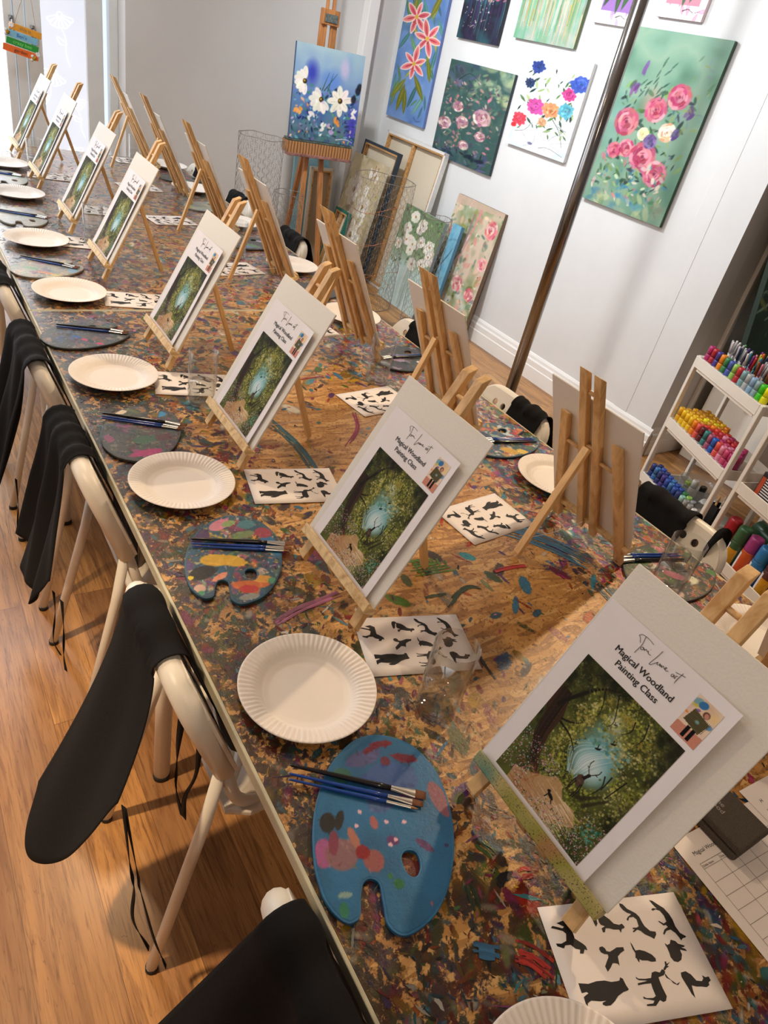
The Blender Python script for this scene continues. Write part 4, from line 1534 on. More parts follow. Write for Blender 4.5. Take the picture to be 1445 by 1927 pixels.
    for q in ([(.565, .37), (.56, .32), (.565, .265)], [(.58, .36), (.572, .30), (.58, .26)], [(.625, .36), (.63, .31), (.622, .255)], [(.635, .37), (.645, .32), (.64, .26)]):
        a.line(q, .0065, K, 1, False)
    a.line([(.618, .455), (.59, .48), (.578, .51), (.584, .54)], .005, K, 1, False)
    a.line([(.59, .48), (.572, .485)], .004, K, 1, False)
    a.line([(.638, .455), (.66, .48), (.676, .50), (.678, .53)], .005, K, 1, False)
    a.line([(.66, .48), (.682, .482)], .004, K, 1, False)
    # birds, small animal
    for x, y, s in ((.543, .605, .026), (.606, .70, .024), (.52, .796, .014), (.395, .52, .016)):
        a.dab(x, y, s, s * .35, .5, K, 1, .2)
        a.dab(x - s * .3, y + s * .6, s * .8, s * .2, 1.9, K, 1, .2)
        a.dab(x + s * .5, y + s * .4, s * .7, s * .2, .9, K, 1, .2)
    a.dab(.515, .155, .040, .016, -.3, (28, 26, 26), 1, .15)
    a.dab(.482, .172, .018, .012, .6, (28, 26, 26), 1, .15)
    a.line([(.53, .15), (.56, .12)], .006, (28, 26, 26), 1, False)
    a.line([(.49, .15), (.48, .12)], .006, (28, 26, 26), 1, False)
    return a


def photo_art():
    a = Art(60, 90, (226, 200, 186), 33)
    a.wash([(226, 196, 186), (236, 214, 190), (220, 190, 160)], 2)
    a.dab(.15, .80, .22, .16, .6, (200, 190, 90), .9, .5)
    a.dab(.12, .86, .20, .12, .6, (120, 170, 190), .9, .3)
    a.dab(.34, .86, .18, .14, .5, (60, 120, 180), 1, .2)
    a.dab(.30, .70, .10, .06, .5, (150, 110, 170), 1, .2)
    a.dab(.85, .80, .22, .2, .5, (236, 206, 150), .9, .6)
    a.dab(.88, .58, .14, .1, .5, (90, 140, 190), .9, .3)
    a.poly([(0, 0), (1, 0), (1, .30), (0, .26)], (206, 140, 120), 1)
    a.dab(.60, .74, .13, .13, .4, (110, 72, 62), 1, .15)
    a.dab(.62, .73, .085, .10, .4, (196, 140, 120), 1, .2)
    a.poly([(.12, .36), (.78, .30), (.86, .62), (.2, .70)], (96, 90, 60), 1)
    for i in range(14):
        x = .18 + i * .05
        a.line([(x, .36), (x + .05, .66)], .012, (50, 44, 34), .8)
    a.dab(.52, .50, .10, .08, 0, (130, 180, 180), .9, .6)
    a.poly([(.36, .05), (.5, .05), (.5, .32), (.36, .32)], (20, 18, 20), 1)
    a.poly([(.56, .05), (.7, .05), (.7, .32), (.56, .32)], (20, 18, 20), 1)
    a.dab(.06, .52, .08, .05, 0, (236, 150, 70), 1, .3)
    return a


def build_sheet():
    t = thing('printed_sheet', '', 'printed sheet')
    pg = MB().grid(22, 30, lambda u, v: (u * SW, v * SH, curl1(u * SW, v * SH)))
    pg.build('page', M['paper'], t, True)
    x0, y0, w, h = 0.0245, 0.009, 0.1665, 0.2090
    place('woodland_picture', woodland().mesh('woodland_picture', w, h, M['printed'], lambda X, Y: curl(X + x0, Y + y0) + 0.0004), t).location = (x0, y0, 0)
    px, py = 0.160, 0.2255
    place('photo_inset', photo_art().mesh('photo_inset', 0.0365, 0.0555, M['printed'], lambda X, Y: curl(X + px, Y + py) + 0.0004), t).location = (px, py, 0)
    mb = MB()
    for body, size, y in (('Magical Woodland', 0.0127, 0.2475), ('Painting Class', 0.0127, 0.2325)):
        vs, fs = text_mesh(body, size, 0.0, 'CENTER')
        for dx_, dy_ in ((-.00022, 0), (.00022, 0), (0, .00012), (0, -.00012)):
            mb.add([(v[0] + 0.0945 + dx_, v[1] + y + dy_, curl1(v[0] + 0.0945, v[1] + y) + 0.0005 + dy_ * .1 + dx_ * .05) for v in vs], fs)
    mb.build('title_lettering', M['ink'], t)
    mb = MB()
    for st in SIGN:
        pts = smooth_path([(x / 1000 * 1.0, y / 1000, 0) for x, y in st], 4) if len(st) > 2 else [Vector((x / 1000, y / 1000, 0)) for x, y in st]
        pts = [((p.x - .0995) * 1.02 + .0985, (p.y - .272) * 1.0 + 0.2735) for p in pts]
        mb.tube([(x, y, curl1(x, y) + 0.0004) for x, y in pts], 0.00028, 5)
    mb.build('signature_lettering', M['ink'], t)
    return t


SIGN = [[(68.1, 275.7), (64.2, 280.7), (61.3, 282.4), (64.4, 286.0), (73.2, 287.1), (82.4, 285.7)], [(68.8, 286.5), (71.5, 275.2), (70.6, 261.0)], [(72.6, 272.5), (73.8, 269.9), (76.3, 271.2), (75.2, 273.8), (73.3, 273.2), (76.4, 273.8), (78.2, 271.8), (79.2, 274.8), (81.9, 273.1), (82.6, 275.0), (84.7, 272.1), (88.1, 273.0)], [(83.6, 278.6), (84.2, 278.2)], [(95.9, 287.2), (94.9, 276.2), (93.2, 264.5), (95.0, 263.8), (98.2, 269.6), (100.1, 272.8), (100.6, 269.6), (103.0, 270.9), (103.1, 273.4), (104.8, 270.2), (105.2, 273.0), (107.1, 270.8), (107.6, 273.8), (110.4, 271.8), (112.0, 272.7), (112.1, 275.2), (110.6, 273.7), (112.9, 271.1), (116.1, 273.3)], [(122.6, 275.1), (121.3, 272.5), (123.0, 270.6), (124.2, 273.1), (123.7, 275.1), (126.3, 271.6), (127.1, 272.5), (126.3, 275.3), (128.4, 276.3)], [(130.9, 283.8), (130.0, 274.3), (130.1, 267.1)], [(123.1, 278.5), (130.3, 280.7), (135.8, 282.1)]]
sheet0 = build_sheet()
for i, y in enumerate(LY):
    o = sheet0 if i == 0 else dup(sheet0)
    off = -0.1235 if i == 0 else -0.112 + 0.004 * ((i * 7) % 3)
    o.matrix_world = plane_matrix(LX, y, True) @ Matrix.Translation((off, S0 + 0.001, 0))
    tag(o, 'printed woodland painting class sheet on %s easel of left row' % ORD[i], 'printed sheet', 'woodland prints on the left easels')

# ------------------------------------------------------------------ paper plates
def plate_mesh():
    prof = [(0.022, 0.0012), (0.04, 0.0012), (0.058, 0.0012), (0.0655, 0.0014), (0.0675, 0.0030), (0.070, 0.0030), (0.0745, 0.0055), (0.080, 0.0105), (0.085, 0.0142), (0.090, 0.0162), (0.095, 0.0172), (0.100, 0.0182), (0.105, 0.0192), (0.109, 0.0200), (0.1112, 0.0202), (0.1118, 0.0192)]
    seg = 288
    mb = MB()

    def fn(u, v):
        i = int(round(v * (len(prof) - 1)))
        r, z = prof[i]
        a = 2 * math.pi * u
        amp = 0.0
        if 0.0815 < r < 0.110:
            amp = 0.0011
        return (r * math.cos(a), r * math.sin(a), z + amp * math.sin(72 * a))
    mb.grid(seg, len(prof), fn, wrap=True)
    mb.f.append(tuple(reversed(range(seg))))
    vs, fs = list(mb.v), list(mb.f)
    m2 = MB()
    m2.add(vs, fs)
    return m2.mesh('paper_plate', M['plate'], True)


pm = plate_mesh()
PL = [(0.444, -0.005, 'white paper plate cut by the bottom edge of photo'), (0.442, 0.613, 'white paper plate between the blue palette and nearest stencil glass'),
      (0.441, 1.225, 'white paper plate between yellow-streaked palette and pink-streaked palette'), (0.433, 1.757, 'white paper plate third from the near end of left table edge'),
      (0.449, 2.366, 'white paper plate just beyond the table seam on the left'), (0.445, 2.904, 'bluish shiny paper plate second beyond the seam on the left'),
      (0.48, 3.555, 'bluish shiny paper plate third beyond the seam on the left'), (0.508, 4.107, 'farthest paper plate on the left, below the shop door'),
      (1.40, 0.36, 'paper plate behind the posts of the nearest easel, right edge'), (1.400, 1.010, 'warm yellow-lit paper plate behind the second right easel'),
      (1.394, 2.154, 'paper plate behind fourth right easel at the table seam'), (1.413, 2.715, 'paper plate behind fifth right easel from near end'),
      (1.410, 3.34, 'paper plate behind sixth right easel, beside black apron'), (1.402, 3.955, 'paper plate behind seventh right easel near the far wall'), (1.43, 4.48, 'farthest paper plate on right side by the far table corner')]
for i, (x, y, lb) in enumerate(PL):
    o = place('paper_plate', pm)
    o.location = (x, y, TZ + 0.0012)
    o.rotation_euler = (0, 0, i * 1.1)
    tag(o, lb, 'plate', 'paper plates on the tables')
    s_ = o.modifiers.new('thick', 'SOLIDIFY')
    s_.thickness = 0.0006
    s_.offset = -1

# ------------------------------------------------------------------ palettes
PO = [(0.0724, 0.1468), (0.0921, 0.1361), (0.1113, 0.1174), (0.1222, 0.0965), (0.1275, 0.0649), (0.1253, 0.0398), (0.1169, 0.0099), (0.1036, -0.02), (0.0892, -0.0439), (0.0714, -0.0665), (0.0515, -0.0866), (0.0315, -0.1019), (0.0075, -0.1142), (-0.0163, -0.1193), (-0.0343, -0.1194), (-0.0456, -0.1152), (-0.052, -0.1061), (-0.0536, -0.0947), (-0.0482, -0.0804), (-0.0419, -0.0644), (-0.0379, -0.0534), (-0.0393, -0.0453), (-0.0458, -0.0396), (-0.054, -0.0398), (-0.0615, -0.0452), (-0.0701, -0.057), (-0.0771, -0.0692), (-0.0832, -0.0754), (-0.0905, -0.0763), (-0.0977, -0.0742), (-0.1036, -0.0668), (-0.1082, -0.0539), (-0.1102, -0.0358), (-0.1077, -0.0163), (-0.1036, 0.0015), (-0.0949, 0.0246), (-0.0837, 0.0478), (-0.0693, 0.0709), (-0.0535, 0.0909), (-0.0347, 0.1108), (-0.0128, 0.1284), (0.0124, 0.1416), (0.0356, 0.1497), (0.0552, 0.1506)]
PH = [(0.0241, -0.0312), (0.0296, -0.0378), (0.0286, -0.0479), (0.0235, -0.0577), (0.0145, -0.0645), (0.0063, -0.0639), (0.0021, -0.056), (0.003, -0.0444), (0.0068, -0.0341), (0.0149, -0.029)]


def rnd(loop, n=3):
    P = [Vector((p[0], p[1], 0)) for p in loop]
    m = len(P)
    out = []
    for i in range(m):
        a, b, c, d = P[i - 1], P[i], P[(i + 1) % m], P[(i + 2) % m]
        for q in range(n):
            t = q / n
            out.append(0.5 * ((2 * b) + (c - a) * t + (2 * a - 5 * b + 4 * c - d) * t * t + (3 * b - a - 3 * c + d) * t ** 3))
    return [(p.x, p.y) for p in out]


POs, PHs = rnd(PO), rnd(PH)
pv, pf = curve_mesh([POs, PHs], 0.0022, 0.0008, 1)
PBLOBS = [(0.0738, 0.1277, 0.0187, 0.0054, -18, (120, 25, 45)), (0.0541, 0.127, 0.0148, 0.0046, 12, (110, 25, 50)), (0.0945, 0.0916, 0.0205, 0.0073, -33, (110, 20, 45)), (0.0639, 0.0993, 0.0082, 0.0082, -24, (105, 30, 55)), (-0.0076, 0.105, 0.0148, 0.0126, -24, (50, 100, 85)), (-0.0601, 0.0498, 0.0114, 0.0154, -35, (28, 26, 24)), (-0.0437, 0.046, 0.0062, 0.0156, -40, (30, 30, 28)), (-0.0198, 0.0898, 0.0086, 0.0026, -39, (25, 25, 28)), (-0.0848, 0.0146, 0.0125, 0.0208, -25, (165, 85, 135)), (-0.0637, 0.0029, 0.0229, 0.0225, -25, (135, 95, 100)), (-0.066, 0.0216, 0.0071, 0.018, -30, (125, 55, 75)), (-0.0383, 0.0158, 0.0065, 0.0167, -5, (175, 110, 90)), (-0.029, -0.0222, 0.0147, 0.0156, -25, (150, 82, 82)), (-0.0371, -0.0062, 0.0099, 0.01, -25, (135, 18, 30)), (0.1043, 0.0136, 0.013, 0.0311, -6, (142, 84, 95)), (0.0457, -0.0345, 0.0148, 0.0057, -63, (85, 45, 95)), (0.0088, -0.0099, 0.0091, 0.0067, -35, (95, 45, 100)), (0.0649, 0.0334, 0.0159, 0.0094, -44, (120, 75, 135)), (-0.002, 0.0229, 0.0058, 0.0104, -15, (170, 95, 95)), (-0.0944, -0.0592, 0.0066, 0.0101, -26, (40, 115, 85)), (-0.015, -0.062, 0.0075, 0.0073, -26, (30, 105, 60)), (-0.0196, -0.0489, 0.0039, 0.0046, -26, (40, 110, 70)), (-0.0842, -0.0438, 0.009, 0.004, -18, (130, 160, 150)), (0.0731, -0.0474, 0.0034, 0.0025, -25, (60, 40, 80)), (0.0097, -0.1018, 0.0016, 0.0032, -26, (140, 90, 110)), (-0.0262, 0.0289, 0.0033, 0.0029, -25, (235, 185, 195)), (0.0144, 0.0163, 0.0034, 0.003, -25, (235, 185, 195)), (0.0372, 0.0058, 0.0034, 0.003, -25, (235, 185, 195)), (0.0027, -0.0134, 0.0033, 0.0028, -25, (235, 185, 195)), (0.0132, -0.0105, 0.0033, 0.0028, -25, (235, 185, 195)), (0.0768, 0.0315, 0.0036, 0.0032, -24, (235, 185, 195)), (-0.0122, 0.0448, 0.0034, 0.003, -25, (235, 185, 195))]


def on_palette(p):
    return inside(p, PO) and not inside(p, PH)


def board_mat(name, c0, c1, sc=16):
    k = NT(name)
    a = k.noise(k.coord(), sc, 4, 0.6, 0.6)
    k.set(Base_Color=k.ramp(a.outputs[0], [(0.35, c0), (0.65, c1)]), Roughness=0.42)
    k.bump(k.noise(k.coord(), 140, 3).outputs[0], 0.2, 0.001)
    return k.m


def palette(loc, rotz, scale, mat, blobs, seed, label, flip=False, ncov=0, cols=None, lift=0.0):
    base = BASEC[mat.name]
    t = thing('paint_palette', label, 'palette', (loc[0], loc[1], TZ + 0.0043 + lift), rotz, 'paint palettes on the tables')
    sg = -1 if flip else 1
    vs = [(v[0] * scale * sg, v[1] * scale, v[2]) for v in pv]
    b = MB().add(vs, pf if not flip else [tuple(reversed(q)) for q in pf])
    b.build('board', mat, t)
    place('dried_paint', palette_paint(scale, sg, blobs, seed, ncov, cols, base), t)
    return t


def palette_paint(scale, sg, blobs, seed, ncov, cols, base):
    x0, x1, y0, y1 = -.115, .132, -.124, .156
    W_, H_ = x1 - x0, y1 - y0
    A = Art(138, int(138 * H_ / W_), base, seed)
    R = A.r
    A.wash([tuple(v * .86 for v in base), base, tuple(min(255, v * 1.1) for v in base)], 5)
    U = lambda x, y: ((x - x0) / W_, (y - y0) / H_)
    for _ in range(ncov):
        x, y = U(R.uniform(x0, x1), R.uniform(y0, y1))
        c = A.jit(R.choice(cols))
        r = R.choice((.025, .04, .07, .11)) * R.uniform(.7, 1.2)
        for k_ in range(5):
            A.dab(x + R.gauss(0, r * .4), y + R.gauss(0, r * .4), r * R.uniform(.3, .8), r * R.uniform(.1, .4), R.uniform(0, 3), A.jit(c), .75, .4)
    for _ in range(ncov * 5):
        x, y = R.random(), R.random()
        A.dab(x, y, R.uniform(.006, .03), R.uniform(.003, .009), R.uniform(0, 3), A.jit(R.choice(cols), 30), .8, .4)
    for (x, y, rx, ry, ang, c) in blobs:
        u, v = U(x, y)
        an = math.radians(ang)
        A.dab(u, v, rx / W_, ry / W_, an, c, .95, .12)
        if rx > .006:
            for k_ in range(16):
                q, s_ = R.uniform(0, 6.28), R.uniform(.5, 1.0)
                A.dab(u + (rx * s_ * math.cos(q) * math.cos(an) - ry * s_ * math.sin(q) * math.sin(an)) / W_, v + (rx * s_ * math.cos(q) * math.sin(an) + ry * s_ * math.sin(q) * math.cos(an)) / H_,
                      rx / W_ * R.uniform(.12, .35), rx / W_ * R.uniform(.04, .12), R.uniform(0, 3), A.jit(c, 22), .75, .4)
    lin_ = np.where(A.a <= 0.04045, A.a / 12.92, ((np.clip(A.a, 0, 1) + 0.055) / 1.055) ** 2.4)
    xs, ys = np.linspace(x0, x1, A.w), np.linspace(y0, y1, A.h)
    ok = _pal_mask(xs, ys)
    mb = MB()
    idx = {}
    for j in range(A.h - 1):
        for i in range(A.w - 1):
            if ok[j, i] and ok[j, i + 1] and ok[j + 1, i] and ok[j + 1, i + 1]:
                f = []
                for a_, b_ in ((i, j), (i + 1, j), (i + 1, j + 1), (i, j + 1)):
                    if (a_, b_) not in idx:
                        idx[(a_, b_)] = len(mb.v)
                        mb.v.append((xs[a_] * scale * sg, ys[b_] * scale, 0.0034))
                        mb.c.append(tuple(lin_[b_, a_]) + (1.0,))
                    f.append(idx[(a_, b_)])
                mb.f.append(tuple(f) if sg > 0 else tuple(reversed(f)))
    return mb.mesh('dried_paint', M['wet_paint'], True)


_pm = {}


def _pal_mask(xs, ys):
    if 'm' not in _pm:
        c = 0.0012
        _pm['m'] = np.array([[all(on_palette((x + dx, y + dy)) for dx, dy in ((c, 0), (-c, 0), (0, c), (0, -c))) for x in xs] for y in ys])
    return _pm['m']


BASEC = {'blue_painted_palette': (38, 104, 148), 'blue_green_palette': (50, 88, 108), 'grey_stained_palette': (82, 84, 80), 'dark_stained_palette': (62, 64, 60), 'pale_stained_palette': (156, 156, 146)}
BLUEP = board_mat('blue_painted_palette', (34, 96, 140), (46, 116, 162), 20)
BLUEG = board_mat('blue_green_palette', (40, 70, 84), (56, 104, 130), 22)
GREYP = board_mat('grey_stained_palette', (58, 66, 66), (96, 96, 92), 22)
DARKP = board_mat('dark_stained_palette', (44, 48, 46), (74, 70, 66), 22)
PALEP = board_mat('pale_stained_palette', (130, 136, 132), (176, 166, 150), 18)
HAZE = [(0.0353, 0.1172, 0.030, 0.0133, -3, (84, 84, 130)), (0.0571, 0.07, 0.0415, 0.0299, -24, (62, 92, 148)), (0.03, 0.05, 0.03, 0.02, 20, (70, 94, 146))]
palette((0.4265, 0.3478), 0, 1.0, BLUEP, HAZE + PBLOBS, 1, 'bright blue painted palette nearest the viewer, notch towards the viewer')
Y_ = (206, 160, 40)
palette((0.448, 0.945), 0.10, 0.93, BLUEG, [(-.03, .02, .034, .020, -20, Y_), (.0, .005, .03, .018, -40, Y_), (-.07, -.005, .03, .02, 10, (26, 24, 24)), (-.03, .105, .03, .022, 20, (74, 50, 92)), (.03, .125, .03, .016, 20, (206, 130, 150)), (.05, .122, .018, .010, 10, (130, 160, 100)), (.085, .105, .022, .016, 0, (70, 120, 130)), (.10, .02, .018, .04, 0, (44, 110, 160)), (.105, .065, .02, .02, 0, (150, 60, 76)), (.06, .075, .03, .012, 0, (110, 130, 86)), (-.09, .03, .014, .02, 0, (86, 70, 120)), (-.1, -.01, .008, .006, 0, (230, 200, 40)), (-.095, -.045, .012, .012, 0, (210, 170, 150)), (-.098, -.058, .007, .007, 0, (70, 150, 110)), (.0, -.075, .04, .014, -20, (214, 110, 50)), (-.01, -.085, .02, .012, -20, (196, 50, 50)), (.03, -.07, .02, .012, -20, (226, 160, 60)), (-.02, -.105, .022, .009, -10, (150, 150, 140)), (.045, -.082, .01, .01, 0, (80, 150, 110)), (-.045, -.03, .02, .008, 20, (220, 140, 110))], 2, 'palette with thick yellow and black paint, second along left table edge', ncov=170, cols=[(44, 62, 72), (60, 90, 60), (190, 156, 50), (44, 100, 150), (110, 130, 100), (150, 70, 90), (90, 60, 110), (206, 120, 60), (200, 180, 160), (40, 40, 44)])
palette((0.428, 1.475), 3.30, 0.90, GREYP, [(.06, -.10, .03, .014, 30, (206, 160, 44)), (.02, -.10, .02, .012, 0, (220, 200, 170)), (-.07, -.055, .022, .014, 0, (60, 140, 190)), (-.04, -.03, .022, .010, 0, (190, 70, 140)), (.095, -.055, .016, .022, 0, (60, 110, 160)), (.02, .055, .035, .020, 0, (66, 100, 76)), (.045, .115, .045, .014, 0, (176, 50, 110)), (-.03, .06, .026, .018, 0, (92, 58, 62)), (.10, .02, .012, .02, 0, (150, 80, 110))], 3, 'palette with green patch and magenta streak, third along left table edge', ncov=150, cols=[(66, 76, 70), (94, 66, 82), (54, 58, 62), (120, 120, 90), (96, 54, 66), (60, 84, 110), (150, 80, 120), (170, 130, 80), (52, 66, 54)])
palette((0.440, 2.045), 2.6, 0.90, GREYP, [(.03, .05, .016, .01, 0, (50, 90, 160)), (.0, .06, .010, .008, 0, (206, 60, 100)), (-.05, .07, .012, .008, 0, (206, 60, 110)), (-.09, .06, .008, .006, 0, (200, 150, 50)), (-.02, -.06, .02, .014, 0, (80, 100, 76))], 4, 'mottled grey palette just before the table seam on the left', ncov=150, cols=[(96, 104, 92), (60, 72, 68), (130, 96, 116), (56, 76, 120), (160, 156, 146), (84, 62, 70), (70, 110, 130), (140, 110, 80), (50, 54, 58)])
palette((0.440, 2.615), 2.7, 0.88, PALEP, [(.06, .05, .03, .016, 0, (120, 160, 130)), (.0, .075, .035, .010, 0, (206, 140, 90)), (-.05, .085, .03, .012, 0, (206, 190, 120)), (-.08, .0, .02, .03, 0, (130, 170, 200))], 5, 'pale palette with mint and orange smears just beyond seam, left edge', ncov=120, cols=[(130, 160, 150), (186, 170, 150), (110, 134, 150), (190, 140, 120), (206, 190, 150), (140, 110, 140)])
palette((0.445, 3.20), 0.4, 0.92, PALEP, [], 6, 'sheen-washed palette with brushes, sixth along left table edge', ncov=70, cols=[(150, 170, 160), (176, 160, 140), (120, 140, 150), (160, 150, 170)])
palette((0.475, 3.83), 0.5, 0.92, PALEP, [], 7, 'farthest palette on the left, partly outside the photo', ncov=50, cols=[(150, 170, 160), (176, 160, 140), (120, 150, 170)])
palette((1.405, 1.235), 2.35, 0.92, BLUEG, [(-.05, -.02, .035, .018, 30, (206, 40, 44)), (.07, .10, .03, .012, 0, (206, 50, 44)), (.03, .02, .03, .02, 0, (150, 170, 150)), (-.02, .08, .03, .02, 0, (206, 160, 40)), (-.06, .06, .02, .015, 0, (226, 190, 50)), (-.08, .02, .015, .01, 0, (70, 110, 60)), (.0, -.03, .02, .01, 0, (190, 210, 220)), (-.04, -.09, .014, .01, 0, (214, 130, 90)), (.07, .03, .03, .025, 0, (50, 60, 80))], 8, 'palette with bright red and yellow paint before the white perforated chair', ncov=140, cols=[(60, 84, 60), (200, 160, 50), (40, 60, 80), (214, 110, 60), (196, 50, 50), (150, 170, 160), (226, 214, 200)])
palette((1.432, 1.79), 2.5, 0.92, DARKP, [(.05, .05, .03, .02, 0, (170, 150, 180)), (-.04, .03, .02, .012, 0, (226, 216, 220)), (.02, .07, .014, .01, 0, (24, 24, 26)), (-.06, -.08, .016, .014, 0, (190, 130, 160)), (.0, -.02, .03, .02, 0, (60, 80, 56))], 9, 'dark palette with lilac paint beside a water glass, behind third right easel', ncov=70, cols=[(60, 76, 56), (90, 70, 90), (40, 50, 50), (150, 130, 150)])
palette((1.375, 2.43), 2.4, 0.9, DARKP, [(-.03, -.06, .04, .02, 0, (180, 160, 60))], 10, 'dark palette with yellow paint behind the fourth right easel', ncov=50, cols=[(60, 80, 100), (120, 110, 60), (50, 60, 60)])
palette((1.370, 3.03), 2.5, 0.9, DARKP, [(0, .06, .05, .02, 0, (90, 150, 90)), (.02, .09, .04, .02, 0, (110, 130, 190)), (-.03, -.05, .04, .014, 0, (190, 170, 200))], 11, 'palette with green and lilac bands behind the fifth right easel', ncov=50, cols=[(70, 100, 120), (120, 130, 90), (60, 70, 80), (110, 90, 130)])
palette((1.380, 3.62), 2.5, 0.9, PALEP, [], 12, 'pale green palette behind the sixth right easel', ncov=50, cols=[(130, 160, 120), (110, 140, 140), (170, 170, 120)])
palette((1.43, 4.20), 2.5, 0.9, DARKP, [(0, .05, .05, .02, 0, (90, 170, 150)), (0, -.04, .04, .014, 0, (190, 60, 80))], 13, 'teal streaked palette behind the seventh right easel', ncov=50, cols=[(70, 120, 120), (60, 70, 80), (120, 150, 140)])
palette((1.415, 0.615), 2.3, 0.95, DARKP, [(.0, .03, .03, .014, 0, (214, 120, 150)), (-.05, -.085, .02, .014, 0, (90, 110, 80)), (-.1, -.04, .016, .012, 0, (80, 130, 70)), (.06, .07, .03, .02, 0, (200, 110, 50)), (.09, .10, .02, .02, 0, (214, 100, 150)), (.0, .1, .02, .014, 0, (220, 190, 180))], 14, 'dark green palette under the tumbler at the right table edge', ncov=150, cols=[(60, 110, 50), (40, 70, 44), (130, 120, 70), (210, 130, 150), (50, 80, 100), (220, 210, 190), (190, 90, 50)])

# ------------------------------------------------------------------ brushes
def make_brush(handle_mat, flat, r, L):
    t = thing('paint_brush', '', 'paint brush')
    MB().lathe([(0.0012, 0), (r * 0.62, 0.004), (r * 0.75, L * 0.3), (r * 1.15, L * 0.86), (r * 0.95, L)], 10, (0, 0, 0), Matrix.Rotation(math.pi / 2, 3, 'Y')).build('handle', handle_mat, t, True)
    fl = 0.036
    mb = MB()
    mb.grid(12, 4, lambda u, v: (L - 0.001 + fl * v, math.cos(2 * math.pi * u) * r * (0.98 + (0.9 if flat else 0.0) * v), math.sin(2 * math.pi * u) * r * (0.98 - 0.42 * v)), wrap=True)
    mb.build('ferrule', M['silver'], t, True)
    bl = 0.017 if flat else 0.012
    mb = MB()
    mb.grid(12, 4, lambda u, v: (L - 0.002 + fl + bl * v, math.cos(2 * math.pi * u) * r * ((1.85 if flat else 0.95) - (0.3 if flat else 0.8) * v), math.sin(2 * math.pi * u) * r * (0.55 - 0.38 * v)), wrap=True)
    n = len(mb.v)
    mb.f.append(tuple(range(n - 12, n)))
    mb.build('bristles', M['bristle'] if flat else M['bristle_pale'], t, True)
    return t


bk = make_brush(M['black_handle'], True, 0.0042, 0.150)
b1 = make_brush(M['blue_handle'], True, 0.0031, 0.145)
b2 = make_brush(M['blue_handle'], False, 0.0027, 0.142)
first = {0: bk, 1: b1, 2: b2}
BR = [((0.3475, 0.4865), (0.5055, 0.3615), 'on the bright blue palette', 0), ((0.388, 1.020), (0.53, 0.965), 'on the yellow and black palette', 0), ((0.347, 1.545), (0.50, 1.465), 'on the green and magenta palette', 0),
      ((0.352, 2.09), (0.52, 2.035), 'on the palette before the table seam', 1), ((0.352, 2.70), (0.52, 2.60), 'on the palette just beyond the seam', 1), ((0.36, 3.27), (0.53, 3.20), 'on the sixth left palette', 1), ((0.37, 3.93), (0.54, 3.88), 'on the farthest left palette', 1),
      ((1.49, 1.20), (1.30, 1.24), 'on the red and yellow palette', 0), ((1.495, 1.80), (1.325, 1.80), 'on the lilac palette', 1), ((1.475, 0.64), (1.30, 0.69), 'on the palette under the tumbler', 0)]
used = set()
for a, b, where, far in BR:
    a, b = Vector(a + (0,)), Vector(b + (0,))
    d = (b - a).normalized()
    nn = Vector((-d.y, d.x, 0))
    for q, (off, nm) in enumerate(((0.0125, 'black-handled flat brush'), (-0.0008, 'blue-handled flat brush'), (-0.0095, 'thin blue-handled round brush'))):
        if far and q == 2:
            continue
        o = first[q] if q not in used else dup(first[q])
        used.add(q)
        p = a + nn * off + d * (0.002 * q)
        o.location = (p.x, p.y, TZ + 0.0043 + 0.0036 + (0.0042, 0.0033, 0.0030)[q])
        o.rotation_euler = (0, 0, math.atan2(d.y, d.x))
        tag(o, '%s lying %s' % (nm, where), 'paint brush', 'paint brushes on the palettes')

# ------------------------------------------------------------------ water glasses
def make_glass():
    t = thing('water_glass', '', 'glass')
    R0, R1, Hh = 0.0355, 0.0375, 0.147
    th = 0.0022
    MB().lathe([(R0 - 0.006, 0.0), (R0, 0.003), (R0 + 0.0003, 0.02), (R1, Hh - 0.001), (R1 - th / 2, Hh), (R1 - th, Hh - 0.001), (R0 - th, 0.02), (R0 - th - 0.001, 0.010), (R0 - 0.008, 0.0075)], 40).build('tumbler', M['glass'], t, True)
    MB().lathe([(R0 - 0.009, 0.0080), (R0 - th - 0.0014, 0.0108), (R0 - th - 0.0005, 0.020), (R0 - th - 0.0002, 0.062)], 40).build('water', M['water'], t, True)
    return t


GL = [(0.628, 0.505, 'clear water glass standing on the nearest stencil sheet, left row'), (0.612, 1.590, 'clear water glass before the third left easel'), (1.200, 1.645, 'clear water glass behind third right easel, on bare chipboard'),
      (1.318, 0.570, 'clear tumbler peeking over the nearest print at the right palette'), (1.208, 2.832, 'clear water glass between fifth left and right easels'), (0.650, 2.925, 'clear water glass before the sixth left easel'),
      (0.640, 4.05, 'clear water glass before the seventh left easel, near door'), (1.25, 4.72 - 0.20, 'clear water glass at the far table end before grey wall')]
g0 = make_glass()
for i, (x, y, lb) in enumerate(GL):
    o = g0 if i == 0 else dup(g0)
    o.location = (x, y, TZ + 0.0018)
    o.rotation_euler = (0, 0, i * 0.7)
    tag(o, lb, 'glass', 'water glasses on the tables')

